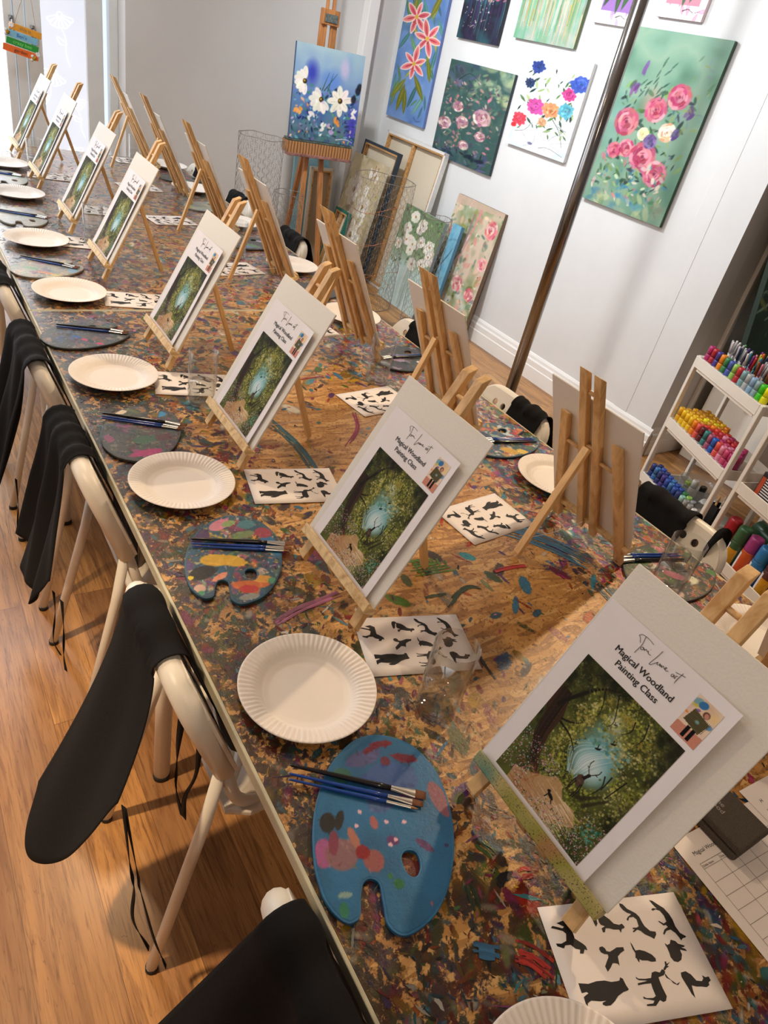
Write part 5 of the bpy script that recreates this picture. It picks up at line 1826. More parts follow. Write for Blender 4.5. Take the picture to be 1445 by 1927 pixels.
# ------------------------------------------------------------------ animal stencil sheets
STENCIL = {'fox1': [(75.1, 11.6), (79.9, 12.1), (82.2, 15.7), (90.7, 19.1), (96.1, 24.7), (99.4, 30.1), (106.4, 32.5), (111.1, 31.3), (113.2, 35.7), (111.1, 37.2), (107.7, 37.6), (104.3, 42.2), (103.5, 38.0), (95.8, 37.2), (89.9, 35.0), (85.1, 34.5), (81.8, 39.1), (79.0, 38.8), (79.4, 33.9), (85.3, 32.0), (80.4, 29.8), (79.0, 26.4), (81.0, 18.2), (79.5, 17.2), (76.9, 24.5), (76.4, 27.8), (72.5, 31.5), (71.6, 27.3), (71.6, 18.9), (72.9, 14.0)], 'fox2': [(120.1, 6.1), (124.5, 7.8), (128.4, 14.3), (134.5, 18.4), (138.2, 21.3), (140.9, 25.9), (141.3, 32.7), (142.5, 37.9), (147.3, 44.2), (154.6, 45.8), (153.8, 49.1), (147.8, 54.2), (144.2, 51.3), (137.3, 47.3), (133.6, 42.8), (129.6, 40.7), (123.0, 43.4), (121.5, 42.4), (126.0, 39.9), (123.2, 39.2), (124.5, 37.7), (129.9, 38.3), (133.7, 37.0), (135.2, 28.7), (132.0, 25.0), (125.6, 25.2), (122.1, 29.1), (120.4, 27.2), (124.1, 24.2), (130.8, 21.4), (125.7, 19.2), (121.5, 15.3), (119.2, 9.9)], 'fox3': [(166.6, 6.5), (171.2, 7.9), (177.4, 13.8), (183.1, 18.8), (186.8, 27.0), (188.0, 34.0), (187.1, 42.5), (189.2, 51.1), (195.7, 56.0), (193.8, 57.4), (189.3, 57.8), (185.6, 60.3), (184.4, 55.6), (182.3, 50.4), (177.7, 45.7), (170.8, 46.7), (165.1, 51.1), (164.1, 49.3), (168.8, 44.8), (175.7, 42.2), (174.1, 39.5), (170.6, 39.9), (165.5, 34.3), (167.0, 33.6), (172.1, 37.6), (177.5, 35.6), (177.8, 27.9), (175.1, 21.5), (170.0, 19.2), (165.0, 20.5), (163.5, 18.6), (166.9, 17.2), (172.5, 18.6), (169.3, 13.0)], 'bird': [(66.0, 55.0), (70.1, 54.7), (72.7, 57.4), (73.1, 60.5), (77.3, 61.8), (83.1, 60.1), (89.1, 58.0), (98.7, 58.6), (98.3, 62.5), (91.5, 64.9), (85.8, 68.2), (84.5, 72.7), (82.8, 78.6), (81.7, 76.2), (78.4, 75.1), (75.1, 74.7), (69.4, 79.4), (63.6, 83.2), (63.2, 80.2), (62.8, 77.1), (66.8, 73.0), (72.5, 67.5), (73.1, 64.4), (68.6, 63.6), (64.9, 61.2), (64.0, 57.2)], 'mole': [(111.4, 53.6), (112.7, 56.9), (113.7, 64.2), (119.8, 64.1), (126.6, 66.4), (134.0, 71.1), (137.1, 76.2), (135.6, 79.5), (129.3, 79.2), (124.5, 77.1), (117.0, 76.3), (114.1, 74.4), (112.1, 78.1), (111.0, 76.4), (110.7, 73.3), (109.3, 72.3), (112.1, 67.2), (110.8, 62.3)], 'rabbit': [(170.7, 57.4), (176.6, 59.7), (178.7, 63.2), (184.6, 65.5), (187.0, 66.5), (185.1, 67.9), (180.9, 68.0), (185.6, 70.4), (186.5, 72.9), (183.4, 72.3), (177.4, 70.3), (177.0, 72.7), (177.0, 75.9), (172.4, 81.7), (166.0, 83.8), (161.0, 82.0), (158.9, 77.1), (160.1, 71.6), (160.3, 66.1), (159.7, 62.0), (160.2, 60.4), (162.2, 63.0), (166.9, 61.9)], 'bear': [(18.7, 90.6), (31.6, 92.8), (43.5, 91.3), (54.6, 91.8), (62.8, 94.3), (70.3, 94.4), (74.3, 94.1), (77.0, 90.8), (79.9, 92.6), (80.7, 100.0), (82.1, 104.6), (79.6, 105.7), (73.5, 106.5), (64.3, 109.7), (57.2, 114.5), (49.9, 117.8), (43.5, 117.7), (39.9, 115.9), (40.8, 113.9), (47.0, 112.5), (38.9, 112.3), (27.1, 110.1), (21.5, 112.2), (20.1, 115.1), (18.6, 112.6), (19.1, 105.6), (22.7, 104.0), (27.1, 102.4), (25.1, 100.7), (18.4, 101.3), (18.5, 97.0)], 'stag': [(98.3, 92.5), (100.8, 95.0), (109.8, 96.3), (118.6, 96.3), (122.8, 90.8), (128.2, 89.9), (133.9, 92.0), (138.8, 88.8), (141.2, 89.8), (141.8, 92.2), (137.8, 95.5), (129.2, 96.8), (128.5, 101.2), (128.2, 108.6), (128.8, 117.4), (125.1, 122.0), (120.7, 122.9), (117.4, 120.3), (111.5, 123.9), (108.5, 125.6), (97.0, 124.2), (97.4, 122.5), (106.5, 122.6), (109.8, 120.1), (105.7, 118.9), (96.6, 116.4), (97.1, 113.9), (100.6, 116.2), (109.6, 117.2), (114.3, 115.6), (114.5, 106.9), (115.4, 101.9), (106.8, 101.6), (97.0, 101.9), (97.2, 99.8), (108.2, 99.1), (112.4, 98.6), (100.8, 96.8), (98.1, 94.7)], 'antler1': [(140.7, 89.0), (146.0, 85.0), (147.3, 81.2), (149.6, 80.7), (149.2, 83.8), (154.8, 82.1), (148.4, 86.0), (150.8, 87.1), (146.2, 88.1), (142.3, 90.7)], 'antler2': [(140.4, 92.8), (142.1, 98.3), (145.6, 102.4), (150.0, 106.7), (155.9, 105.1), (151.0, 108.3), (145.8, 105.4), (144.2, 101.5), (139.9, 98.8), (139.3, 96.4)], 'foxsit': [(162.9, 95.4), (170.4, 94.7), (175.8, 99.1), (179.2, 106.4), (186.3, 107.9), (190.1, 105.3), (190.5, 101.6), (193.8, 104.3), (199.1, 104.1), (199.1, 108.7), (194.8, 110.4), (193.9, 113.3), (188.8, 115.0), (182.7, 113.5), (175.2, 112.6), (169.6, 110.5), (167.9, 116.2), (166.3, 124.1), (163.9, 119.4), (163.2, 112.7), (161.9, 105.1), (161.2, 99.7)], 'horse': [(8.7, 26.4), (11.8, 24.1), (17.6, 25.9), (24.6, 28.4), (27.5, 26.7), (18.7, 21.5), (29.4, 19.3), (37.0, 24.5), (36.7, 33.6), (36.3, 41.9), (44.6, 48.7), (47.5, 52.1), (47.5, 57.0), (44.2, 55.3), (40.4, 60.1), (35.6, 59.3), (37.9, 55.1), (32.1, 53.4), (27.2, 48.3), (19.7, 48.2), (16.5, 51.4), (8.6, 48.0), (8.1, 44.7), (15.3, 45.8), (23.4, 43.3), (26.7, 35.1), (23.8, 31.7), (14.6, 28.2)]}


def stencil_sheet():
    t = thing('stencil_sheet', '', 'stencil sheet')
    W_, H_ = 0.210, 0.141

    def lift(x, y):
        return 0.0013 + 0.0012 * (x / W_) ** 4 + 0.0008 * ((y / H_) ** 2)
    pgm = MB().grid(12, 8, lambda u, v: (u * W_, -v * H_, lift(u * W_, v * H_)))
    o = pgm.build('page', M['thin_paper'], t, True)
    so = o.modifiers.new('thick', 'SOLIDIFY')
    so.thickness = 0.0002
    so.offset = 1
    loops = []
    mb = MB()
    for nm, P in STENCIL.items():
        vs, fs = curve_mesh([[(p[0] / 1000, p[1] / 1000) for p in P]])
        mb.add([(v[0], -v[1], lift(v[0], v[1]) + 0.00022) for v in vs], fs)
    mb.build('animal_silhouettes', M['ink'], t)
    return t


A0 = [(0.566, 0.180, -20.7, 'animal silhouette sheet nearest the viewer, beside the gridded register'), (0.598, 0.736, -16.7, 'animal silhouette sheet under the nearest water glass'), (0.597, 1.259, -12.0, 'animal silhouette sheet between the second and third left easels'),
      (0.545, 1.79, -14, 'animal silhouette sheet half behind glass before the third easel'), (0.56, 2.41, -10, 'animal silhouette sheet just beyond seam, before fourth left easel'), (0.545, 3.01, -10, 'sheen-washed animal sheet between fifth and sixth left easels'), (0.63, 3.50, -8, 'sheen-washed animal sheet behind the sixth left easel'), (0.60, 4.06, -8, 'sheen-washed animal sheet beside the seventh left easel'),
      (1.190, 0.868, 186, 'animal silhouette sheet left of the yellow-lit plate'), (1.245, 1.470, 189, 'animal silhouette sheet half shaded behind second left print'), (1.27, 2.005, 187, 'animal silhouette sheet at the fourth right easel feet'), (1.255, 2.630, 192, 'animal silhouette sheet before fifth right easel, beside water glass'), (1.20, 3.28, 190, 'animal silhouette sheet before the sixth right easel'), (1.22, 3.86, 188, 'animal silhouette sheet before the seventh right easel'), (1.35, 4.48, 184, 'farthest animal sheet at the table end below grey wall')]
s0 = stencil_sheet()
for i, (x, y, ang, lb) in enumerate(A0):
    o = s0 if i == 0 else dup(s0)
    o.location = (x, y, TZ)
    o.rotation_euler = (0, 0, math.radians(ang))
    tag(o, lb, 'stencil sheet', 'animal silhouette sheets')

# register sheets and spectacle case at the right
def register(name, label, mtx, head, w=0.21, h=0.297, rows=9, colx=(0.018, 0.058, 0.088, 0.118, 0.150, 0.192)):
    t = thing(name, label, 'paper form')
    t.matrix_world = mtx
    MB().box((w / 2, h / 2, 0.0), (w, h, 0.0003)).build('page', M['thin_paper'], t)
    mb = MB()
    y1 = h - 0.042
    hts = [0.008] + [0.0205] * rows
    y = y1
    ys = [y]
    for q in hts:
        y -= q
        ys.append(y)
    for yy in ys:
        mb.box(((colx[0] + colx[-1]) / 2, yy, 0.0004), (colx[-1] - colx[0], 0.0004, 0.0002))
    for xx in colx:
        mb.box((xx, (ys[0] + ys[-1]) / 2, 0.0004), (0.0004, ys[0] - ys[-1], 0.0002))
    mb.build('ruled_table', M['grey_ink'], t)
    mb = MB()
    vs, fs = text_mesh(head, 0.0085)
    mb.add([(v[0] + 0.020, v[1] + h - 0.030, 0.0005) for v in vs], fs)
    for s_, xx in (('Childs Name', colx[0]), ('Date of Birth', colx[1])):
        vs, fs = text_mesh(s_, 0.0046)
        mb.add([(v[0] + xx + 0.001, v[1] + y1 - 0.006, 0.0005) for v in vs], fs)
    mb.build('lettering', M['ink'], t)
    return t


def flat_matrix(x, y, z, ang):
    return Matrix.Translation((x, y, z)) @ Matrix.Rotation(ang, 4, 'Z')


# page whose upper left corner lies at (0.822, 0.156); its lines run towards +x
def corner_matrix(x, y, ang, z, h=0.297):
    return flat_matrix(x, y, z, ang) @ Matrix.Translation((0, -h, 0))


register('register_form', 'white register form with ruled grid at lower right corner', corner_matrix(0.822, 0.157, math.radians(-4), TZ + 0.0016), 'Magical Woodland Painting Class')
register('register_form', 'second white form behind the charcoal spectacle case, right edge', corner_matrix(1.012, 0.163, math.radians(-3), TZ + 0.0030), 'H')

t = thing('spectacle_case', 'long charcoal spectacle case with grey lettering beside the register form', 'spectacle case', (0.924, 0.176, TZ + 0.0022))
MB().box((0, 0, 0.0085), (0.076, 0.168, 0.016)).build('lower_shell', M['felt'], t, bevel=0.005, seg=3)
MB().box((0, 0, 0.0255), (0.0785, 0.171, 0.016)).build('lid', M['felt'], t, bevel=0.005, seg=3)
mb = MB()
for body, xo in (('Vivienne', -0.0035), ('Westwood', -0.0145)):
    vs, fs = text_mesh(body, 0.0125, 0.0001, 'CENTER')
    mb.add([(v[1] + xo, -0.004 - v[0], 0.0338) for v in vs], [tuple(reversed(f)) for f in fs][:] if False else fs)
mb.tube([(0.0135 + 0.0032 * math.cos(a), -0.004 + 0.0042 * math.sin(a), 0.0337) for a in np.linspace(0, 6.28, 13)], 0.0004, 4)
mb.tube([(0.0135 + 0.0012 * math.cos(a), -0.004 + 0.0075 * math.sin(a), 0.0337) for a in np.linspace(0, 6.28, 15)], 0.0003, 4)
mb.tube([(0.017, -0.004, 0.0337), (0.0215, -0.004, 0.0337)], 0.0004, 4).tube([(0.0195, -0.002, 0.0337), (0.0195, -0.006, 0.0337)], 0.0004, 4)
mb.build('case_lettering', M['case_ink'], t)

# ------------------------------------------------------------------ chairs (rear towards -x, seat slides under the table towards +x)
def fillet(pts, r, n=6):
    P = [Vector(p) for p in pts]
    out = [P[0]]
    for i in range(1, len(P) - 1):
        a, b, c = P[i - 1], P[i], P[i + 1]
        d0, d1 = (a - b).normalized(), (c - b).normalized()
        rr = min(r, (a - b).length * .45, (c - b).length * .45)
        p0, p1 = b + d0 * rr, b + d1 * rr
        for k in range(n + 1):
            t = k / n
            out.append(p0 * (1 - t) ** 2 + b * 2 * t * (1 - t) + p1 * t * t)
    out.append(P[-1])
    return out


RAILX, RAILZ, HW = 0.048, 0.765, 0.148
JX, JZ, JY = 0.125, 0.555, 0.143


def make_chair():
    t = thing('chair', '', 'chair')
    path = fillet([(JX, -JY, JZ), (RAILX, -HW, RAILZ), (RAILX, HW, RAILZ), (JX, JY, JZ)], 0.075, 8)
    MB().tube(path, 0.0205, 14).build('back_frame', M['chair_plastic'], t, True)
    # perforated back panel between the uprights
    def panel(y, s):
        f = (RAILZ - 0.0 - s) / (RAILZ - JZ)
        return (RAILX + (JX - RAILX) * f + 0.0185, y, s)
    out = [(-HW - .012, 0.565), (-HW - .013, 0.70), (-HW + 0.002, 0.745), (-HW + 0.025, 0.768), (-HW + 0.06, 0.778), (HW - 0.06, 0.778), (HW - 0.025, 0.768), (HW - 0.002, 0.745), (HW + .013, 0.70), (HW + .012, 0.565), (HW * .5, 0.552), (-HW * .5, 0.552)]
    out = rnd(out, 3)
    holes = []
    for r in range(4):
        z = 0.738 - r * 0.040
        for c in range(7):
            y = -0.114 + c * 0.038 + (0.019 if r % 2 else 0)
            if abs(y) < (0.105 if r == 0 else 0.13):
                holes.append(circle(y, z, 0.0105, 12))
    vs, fs = curve_mesh([out] + holes, 0.0028)
    MB().add([tuple(Vector(panel(v[0], v[1])) + Vector((v[2], 0, v[2] * .3))) for v in vs], fs).build('backrest', M['chair_plastic'], t)
    for sy in (-1, 1):
        MB().tube([(JX - 0.004, sy * JY, JZ + 0.012), (JX - 0.03, sy * (JY + 0.010), JZ - 0.13), (0.0, sy * 0.178, 0.012)], 0.0118, 12).tube([(0.001, sy * 0.178, 0.012), (0.0, sy * 0.178, 0.0)], 0.0125, 12).build('leg', M['chair_metal'], t, True)
        MB().tube(fillet([(JX, sy * JY, JZ), (JX + 0.03, sy * 0.155, 0.44), (0.48, sy * 0.165, 0.435), (0.53, sy * 0.18, 0.0)], 0.05), 0.0118, 12).build('leg', M['chair_metal'], t, True)
        MB().lathe([(0.0132, 0.0), (0.0132, 0.012), (0.011, 0.013)], 12, (0.0, sy * 0.178, 0.0)).build('foot_cap', M['rubber'], t, True)
    so = [(0.135, -0.15), (0.17, -0.178), (0.45, -0.18), (0.505, -0.15), (0.515, 0), (0.505, 0.15), (0.45, 0.18), (0.17, 0.178), (0.135, 0.15)]
    holes = []
    for r in range(4):
        for c in range(6):
            holes.append(circle(0.20 + r * 0.045, -0.11 + c * 0.044, 0.0105, 12))
    vs, fs = curve_mesh([so] + holes, 0.0035, 0.003, 1)
    MB().add([(v[0], v[1], v[2] + 0.452 - 0.4 * max(0, 0.19 - v[0])) for v in vs], fs).build('seat', M['chair_plastic'], t)
    return t


LCH = [(0.195, 'white perforated chair nearest the viewer, black apron spilling over its back'), (0.790, 'white perforated chair second from the viewer on the left side'), (1.392, 'white perforated chair third from the viewer on the left side'),
       (1.90, 'white perforated chair fourth from the viewer on the left side'), (2.445, 'white perforated chair beyond the seam at left photo edge')]
RCH = [(1.618, 0.752, 'white perforated chair at right beside the paint trolley, apron strap looped over'), (1.585, 1.385, 'white perforated chair before the steel post on the right side'), (1.590, 1.945, 'white chair half hidden behind the third right easel'),
       (1.590, 2.60, 'white chair glimpsed behind fourth right easel and its plate'), (1.600, 3.10, 'white perforated chair with apron, before the wire cylinders'), (1.600, 3.74, 'white perforated chair behind the sixth right easel'), (1.600, 4.38, 'farthest white chair beside the grey wall on right side')]
ch0 = make_chair()
for i, (y, lb) in enumerate(LCH):
    o = ch0 if i == 0 else dup(ch0)
    o.location = (0.205, y, 0)
    tag(o, lb, 'chair', 'white perforated chairs')
for x, y, lb in RCH:
    o = dup(ch0, lb, (x + RAILX, y, 0), math.pi, 'white perforated chairs')


# ------------------------------------------------------------------ aprons draped over the chair backs
def ribbon(mb, ctrl, w, nrm=(1, 0, 0)):
    P = smooth_path(ctrl, 6)
    n = len(P)
    L, R_ = [], []
    for i in range(n):
        a, b = P[max(0, i - 1)], P[min(n - 1, i + 1)]
        tn = (b - a).normalized()
        tw = Vector(nrm) + Vector((0.4 * math.sin(i * .5), 0.4 * math.cos(i * .37), 0))
        s_ = tn.cross(tw).normalized()
        L.append(P[i] + s_ * w / 2)
        R_.append(P[i] - s_ * w / 2)
    mb.add(L + R_, [(i, i + 1, n + i + 1, n + i) for i in range(n - 1)])


def lerp_list(q, u):
    x = u * (len(q) - 1)
    i = min(int(x), len(q) - 2)
    t = x - i
    a, b, c, d = q[max(0, i - 1)], q[i], q[i + 1], q[min(len(q) - 1, i + 2)]
    return 0.5 * (2 * b + (c - a) * t + (2 * a - 5 * b + 4 * c - d) * t * t + (3 * b - a - 3 * c + d) * t ** 3)


def apron(label, rx, sgn, y0, y1, yb0, yb1, dout, din, flare, seed, straps=(), folds=3.5, amp=0.012, rz=RAILZ, yi0=None, yi1=None, lift=0.003):
    """sgn=+1: outer side towards -x (left chairs); y0>y1 along the rail, yb0..yb1 at the outer hem; dout/din drop lists across the width"""
    rng = random.Random(seed)
    t = thing('apron', label, 'apron', (rx, (y0 + y1) / 2, 0), 0, 'black aprons on the chair backs')
    yc = (y0 + y1) / 2
    r = 0.0205 + lift
    ph = [rng.uniform(0, 6.28) for _ in range(4)]
    yi0 = y0 if yi0 is None else yi0
    yi1 = y1 if yi1 is None else yi1

    def fn(u, v):
        do, di = lerp_list(dout, u), lerp_list(din, u)
        arc = math.pi * r
        tot = do + arc + di
        s_ = v * tot
        if s_ < do:
            d = do - s_
            f = d / max(dout)
            e = f ** 0.8
            ya, yb = y0 + (yb0 - y0) * e, y1 + (yb1 - y1) * e
            y = ya + (yb - ya) * u
            w = amp * min(1, 0.35 + 1.6 * f) * (math.sin(folds * 6.28 * u + ph[0] + 1.1 * f) + 0.5 * math.sin(folds * 11 * u + ph[1] - 2 * f))
            x = -(r + flare * d ** 1.25 / 0.35 ** 0.25 + abs(amp) * .6 + w)
            z = rz - d * math.sqrt(max(0.2, 1 - (flare * 0.8) ** 2))
        elif s_ < do + arc:
            a = (s_ - do) / r
            rr = r + 0.0035 * (1 + math.sin(folds * 6.28 * u + ph[0])) + 0.002 * math.sin(folds * 13 * u + ph[2])
            x, z = -rr * math.cos(a) + 0.003 * (1 - math.cos(a)), rz + rr * math.sin(a)
            y = y0 + (y1 - y0) * u
            if a < 0.5:
                x -= abs(amp) * .6 * (1 - a / .5) * .4
        else:
            d = s_ - do - arc
            f = d / max(din)
            y = y0 + (yi0 - y0) * f + ((y1 + (yi1 - y1) * f) - (y0 + (yi0 - y0) * f)) * u
            w = 0.5 * amp * f * math.sin(folds * 6.28 * u + ph[3])
            x = r + 0.007 + abs(w) * 0.6 + 0.385 * min(0.22, d)
            z = rz - d
        return (sgn * x, y - yc, z)
    o = MB().grid(46, 60, fn).build('cloth', M['cloth'], t, True)
    so = o.modifiers.new('thick', 'SOLIDIFY')
    so.thickness = 0.0016
    so.offset = 1.0 if False else 0.0
    for ctrl, w in straps:
        mb = MB()
        ribbon(mb, [(p[0] - rx, p[1] - yc, p[2]) for p in ctrl], w)
        q = mb.build('strap', M['strap'], t, True)
        so = q.modifiers.new('thick', 'SOLIDIFY')
        so.thickness = 0.0012
    return t


apron('black apron spread over the nearest chair back at bottom of photo', 0.253, 1, 0.310, 0.075, 0.36, -0.10, [.34, .40, .42, .40], [.10, .12, .12], .42, 1, folds=1.6)
apron('black apron with long trailing ties over the second left chair', 0.253, 1, 0.890, 0.718, 0.835, 0.575, [.375, .425, .44, .42, .37, .29, .20], [.20, .25, .26, .22], .42, 2, yi0=.83, yi1=.66,
      straps=[([(0.160, .635, .575), (0.160, .60, .46), (0.170, .61, .36), (0.165, .60, .27), (0.185, .57, .20)], .010), ([(0.161, .632, .575), (0.170, .595, .44), (0.178, .60, .36), (0.188, .555, .27), (0.20, .52, .22)], .010),
              ([(0.295, .76, .60), (0.290, .765, .46), (0.295, .765, .34), (0.305, .75, .27)], .020), ([(0.305, .70, .60), (0.305, .705, .48), (0.300, .735, .36), (0.305, .75, .27)], .018)], folds=1.0, amp=0.006)
apron('black apron hanging straight over the third left chair', 0.253, 1, 1.530, 1.315, 1.50, 1.215, [.30, .33, .34, .34, .24], [.34, .36, .32], .26, 3,
      straps=[([(.175, 1.27, .47), (.175, 1.275, .40), (.165, 1.26, .33), (.175, 1.245, .29)], .010), ([(.185, 1.235, .47), (.185, 1.24, .38), (.18, 1.23, .30), (.18, 1.22, .26)], .012), ([(.165, 1.46, .48), (.168, 1.47, .40), (.162, 1.455, .33)], .010), ([(.165, 1.44, .48), (.17, 1.45, .41), (.165, 1.47, .36)], .010)], folds=2.2)
apron('black apron hanging to seat height over the fourth left chair', 0.253, 1, 2.035, 1.775, 2.02, 1.73, [.29, .32, .32, .36, .34], [.30, .30, .26], .26, 4,
      straps=[([(.175, 1.77, .45), (.172, 1.765, .36), (.165, 1.78, .28)], .010)], folds=2.0)
apron('black apron over the chair beyond the seam at left edge', 0.253, 1, 2.60, 2.33, 2.60, 2.30, [.30, .33, .33], [.22, .24, .2], .24, 5, folds=2.0)
apron('black paint-flecked apron with strap over the right chair beside trolley', 1.618, -1, 0.885, 0.715, 0.90, 0.68, [.26, .28, .24], [.10, .13, .10], .2, 6, folds=1.4, amp=.006,
      straps=[([(1.592, .655, .62), (1.585, .645, .72), (1.600, .637, .792), (1.630, .632, .790), (1.648, .634, .70), (1.650, .64, .58)], .022)])
apron('black paint-flecked apron bunched on the chair before steel post', 1.585, -1, 1.390, 1.255, 1.36, 1.20, [.24, .26, .22], [.10, .16, .14], .3, 7, folds=1.6, amp=.012)
apron('black apron hanging on the chair behind third right easel', 1.590, -1, 2.00, 1.86, 1.98, 1.82, [.26, .3, .26], [.16, .2, .16], .2, 8, folds=1.5)
apron('black rolled apron over the chair before the wire cylinders', 1.600, -1, 3.19, 2.98, 3.20, 2.90, [.26, .3, .36], [.10, .14, .12], .2, 9, folds=1.8)
apron('black rolled apron over the chair behind the sixth right easel', 1.600, -1, 3.86, 3.66, 3.86, 3.62, [.26, .3, .3], [.10, .12, .1], .2, 10, folds=1.8)
apron('small black apron on the farthest right chair', 1.600, -1, 4.40, 4.27, 4.40, 4.24, [.26, .3, .3], [.10, .12, .1], .2, 11, folds=1.5)

# ------------------------------------------------------------------ paint trolleys
def make_trolley(label, loc, rotz, W_, D_, tiers, posth):
    t = thing('paint_trolley', label, 'trolley', loc, rotz, 'paint trolleys')
    for z in tiers:                                                  # z = rim height
        mb = MB()
        mb.box((W_ / 2, D_ / 2, z - 0.046), (W_, D_, 0.006))
        for y in (0.003, D_ - 0.003):
            mb.box((W_ / 2, y, z - 0.022), (W_, 0.006, 0.044))
            mb.box((W_ / 2, y + (0.006 if y < D_ / 2 else -0.006), z - 0.056), (W_ - 0.03, 0.004, 0.016))
        for x in (0.003, W_ - 0.003):
            mb.box((x, D_ / 2, z - 0.022), (0.006, D_ - 0.012, 0.044))
        mb.build('tray', M['trolley'], t, bevel=0.0015)
    for x in (-0.010, W_ + 0.010):
        for y in (0.012, D_ - 0.012):
            MB().box((x, y, posth / 2 + 0.02), (0.019, 0.022, posth - 0.04)).build('post', M['trolley'], t, bevel=0.003)
        MB().box((x, D_ / 2, posth - 0.004), (0.019, D_ - 0.02, 0.012)).build('end_rail', M['trolley'], t, bevel=0.003)
        for y in (0.012, D_ - 0.012):
            MB().lathe([(0.016, -0.008), (0.018, -0.004), (0.018, 0.004), (0.016, 0.008)], 16, (x, y, 0.0185), Matrix.Rotation(math.pi / 2, 3, 'X')).box((x, y, 0.032), (0.014, 0.014, 0.02)).build('caster', M['rubber'], t)
    return t


TA = (2.968, 1.672, 0.0)
RA = math.atan2(-0.92, -0.39)
make_trolley('white three-tier trolley packed with small paint bottles and pens', TA, RA, 0.475, 0.27, (0.745, 0.435, 0.125), 0.745)
TBL = (2.742, 1.128, 0.0)
RB = math.atan2(-0.96, -0.28)
make_trolley('white trolley with big paint bottles at the right photo edge', TBL, RB, 0.475, 0.27, (0.745, 0.45, 0.135), 0.745)


def on(base, rot, x, y, z):
    c, s_ = math.cos(rot), math.sin(rot)
    return (base[0] + x * c - y * s_, base[1] + x * s_ + y * c, z)


_bm = {}


def bottle(col, cap, loc, label, group, hh=0.105, r=0.0165, lab=True, rot=0.0):
    key = (col, cap, hh, r, lab)
    if key not in _bm:
        b = MB().lathe([(r * .94, 0), (r, 0.003), (r, hh * .58), (r * .93, hh * .63), (r * .60, hh * .66)], 18).mesh('body', paintc(col, 0.35), True)
        c = MB().lathe([(r * .93, hh * .645), (r * .90, hh * .90), (r * .84, hh * .985), (r * .6, hh), (r * .5, hh * .985)], 18).mesh('cap', paintc(cap, 0.3), True)
        l = MB().grid(10, 2, lambda u, v: ((r + .0005) * math.cos(-2.6 + 2.2 * u), (r + .0005) * math.sin(-2.6 + 2.2 * u), hh * (.08 + .30 * v))).mesh('paper_label', M['paper'], True)
        _bm[key] = (b, c, l)
    t = thing('paint_bottle', label, 'paint bottle', loc, rot, group)
    place('body', _bm[key][0], t)
    place('cap', _bm[key][1], t)
    if lab:
        place('paper_label', _bm[key][2], t)
    return t


NUM = ['first', 'second', 'third', 'fourth', 'fifth', 'sixth', 'seventh', 'eighth', 'ninth', 'tenth', 'eleventh', 'twelfth', 'thirteenth', 'fourteenth', 'fifteenth']
CN = {'magenta': (176, 50, 110), 'red': (190, 50, 60), 'indigo': (74, 62, 140), 'orange': (232, 138, 36), 'green': (60, 130, 80), 'blue': (76, 92, 176), 'lime': (150, 200, 96), 'crimson': (176, 44, 56), 'grey blue': (140, 170, 176), 'grey': (176, 182, 184), 'sky blue': (140, 176, 206), 'pale teal': (130, 170, 176), 'bright green': (70, 200, 40), 'yellow': (236, 196, 44), 'neon yellow': (230, 226, 30), 'golden': (222, 170, 40), 'coral': (222, 92, 84), 'maroon': (96, 34, 44), 'teal': (60, 130, 130), 'mauve': (170, 90, 120), 'royal blue': (40, 100, 196), 'pink': (226, 140, 170), 'rose': (200, 76, 120), 'scarlet': (214, 66, 56), 'navy': (48, 62, 124), 'cobalt': (50, 84, 170), 'mint': (150, 200, 190), 'silver': (150, 152, 152), 'white': (226, 224, 220), 'steel blue': (66, 120, 180), 'amber': (206, 150, 40), 'salmon': (232, 120, 104)}
GRP = 'small paint bottles on the trolley'


def row(names, tray, z, y, x0, dx, where, hh=0.105):
    for i, nm in enumerate(names):
        if not nm:
            continue
        c = CN[nm]
        bottle(c, tuple(min(255, v * 1.05) for v in c), on(TA, RA, x0 + i * dx, y, z), '%s paint bottle, %s from left in %s of %s' % (nm, NUM[i], where, tray), GRP, hh, 0.0158, True, RA + 0.6 * ((i * 7) % 3))


row(['magenta', 'crimson', 'indigo', 'orange', 'green', 'blue', 'lime', 'red', 'pale teal', 'grey', 'sky blue', 'grey blue', 'bright green', 'neon yellow'], 'top trolley tray', 0.703, 0.030, 0.022, 0.0330, 'front row')
row(['golden', 'yellow', 'yellow', 'yellow', 'orange', 'coral', 'maroon', 'teal', 'mauve', 'royal blue', 'coral', 'pink', 'rose', 'magenta'], 'middle tray', 0.393, 0.030, 0.022, 0.0330, 'front row', 0.108)
row(['golden', 'golden', 'yellow', 'yellow', 'amber', 'scarlet', 'crimson', 'red', 'crimson', 'magenta', 'rose', 'pink', 'rose', 'magenta'], 'middle tray', 0.393, 0.066, 0.022, 0.0330, 'second row', 0.104)
row(['golden', 'amber', 'amber', 'neon yellow', 'amber', 'orange', 'scarlet', 'red', 'pink', 'crimson', 'red', 'rose', 'magenta'], 'middle tray', 0.393, 0.102, 0.022, 0.0330, 'third row', 0.108)
row(['amber', 'golden', 'amber', 'yellow', 'neon yellow', 'amber', 'orange', 'scarlet', 'magenta', 'crimson', 'red', 'rose'], 'middle tray', 0.393, 0.138, 0.022, 0.0330, 'fourth row', 0.104)
row(['amber', 'golden', 'golden', 'amber', 'yellow', 'orange'], 'middle tray', 0.393, 0.174, 0.022, 0.0330, 'fifth row', 0.106)
row(['navy', 'steel blue', 'navy', 'indigo', 'cobalt', 'steel blue', 'cobalt', 'navy', 'mint', 'silver', 'silver', 'white', 'white'], 'bottom tray', 0.083, 0.030, 0.024, 0.0352, 'front row', 0.102)
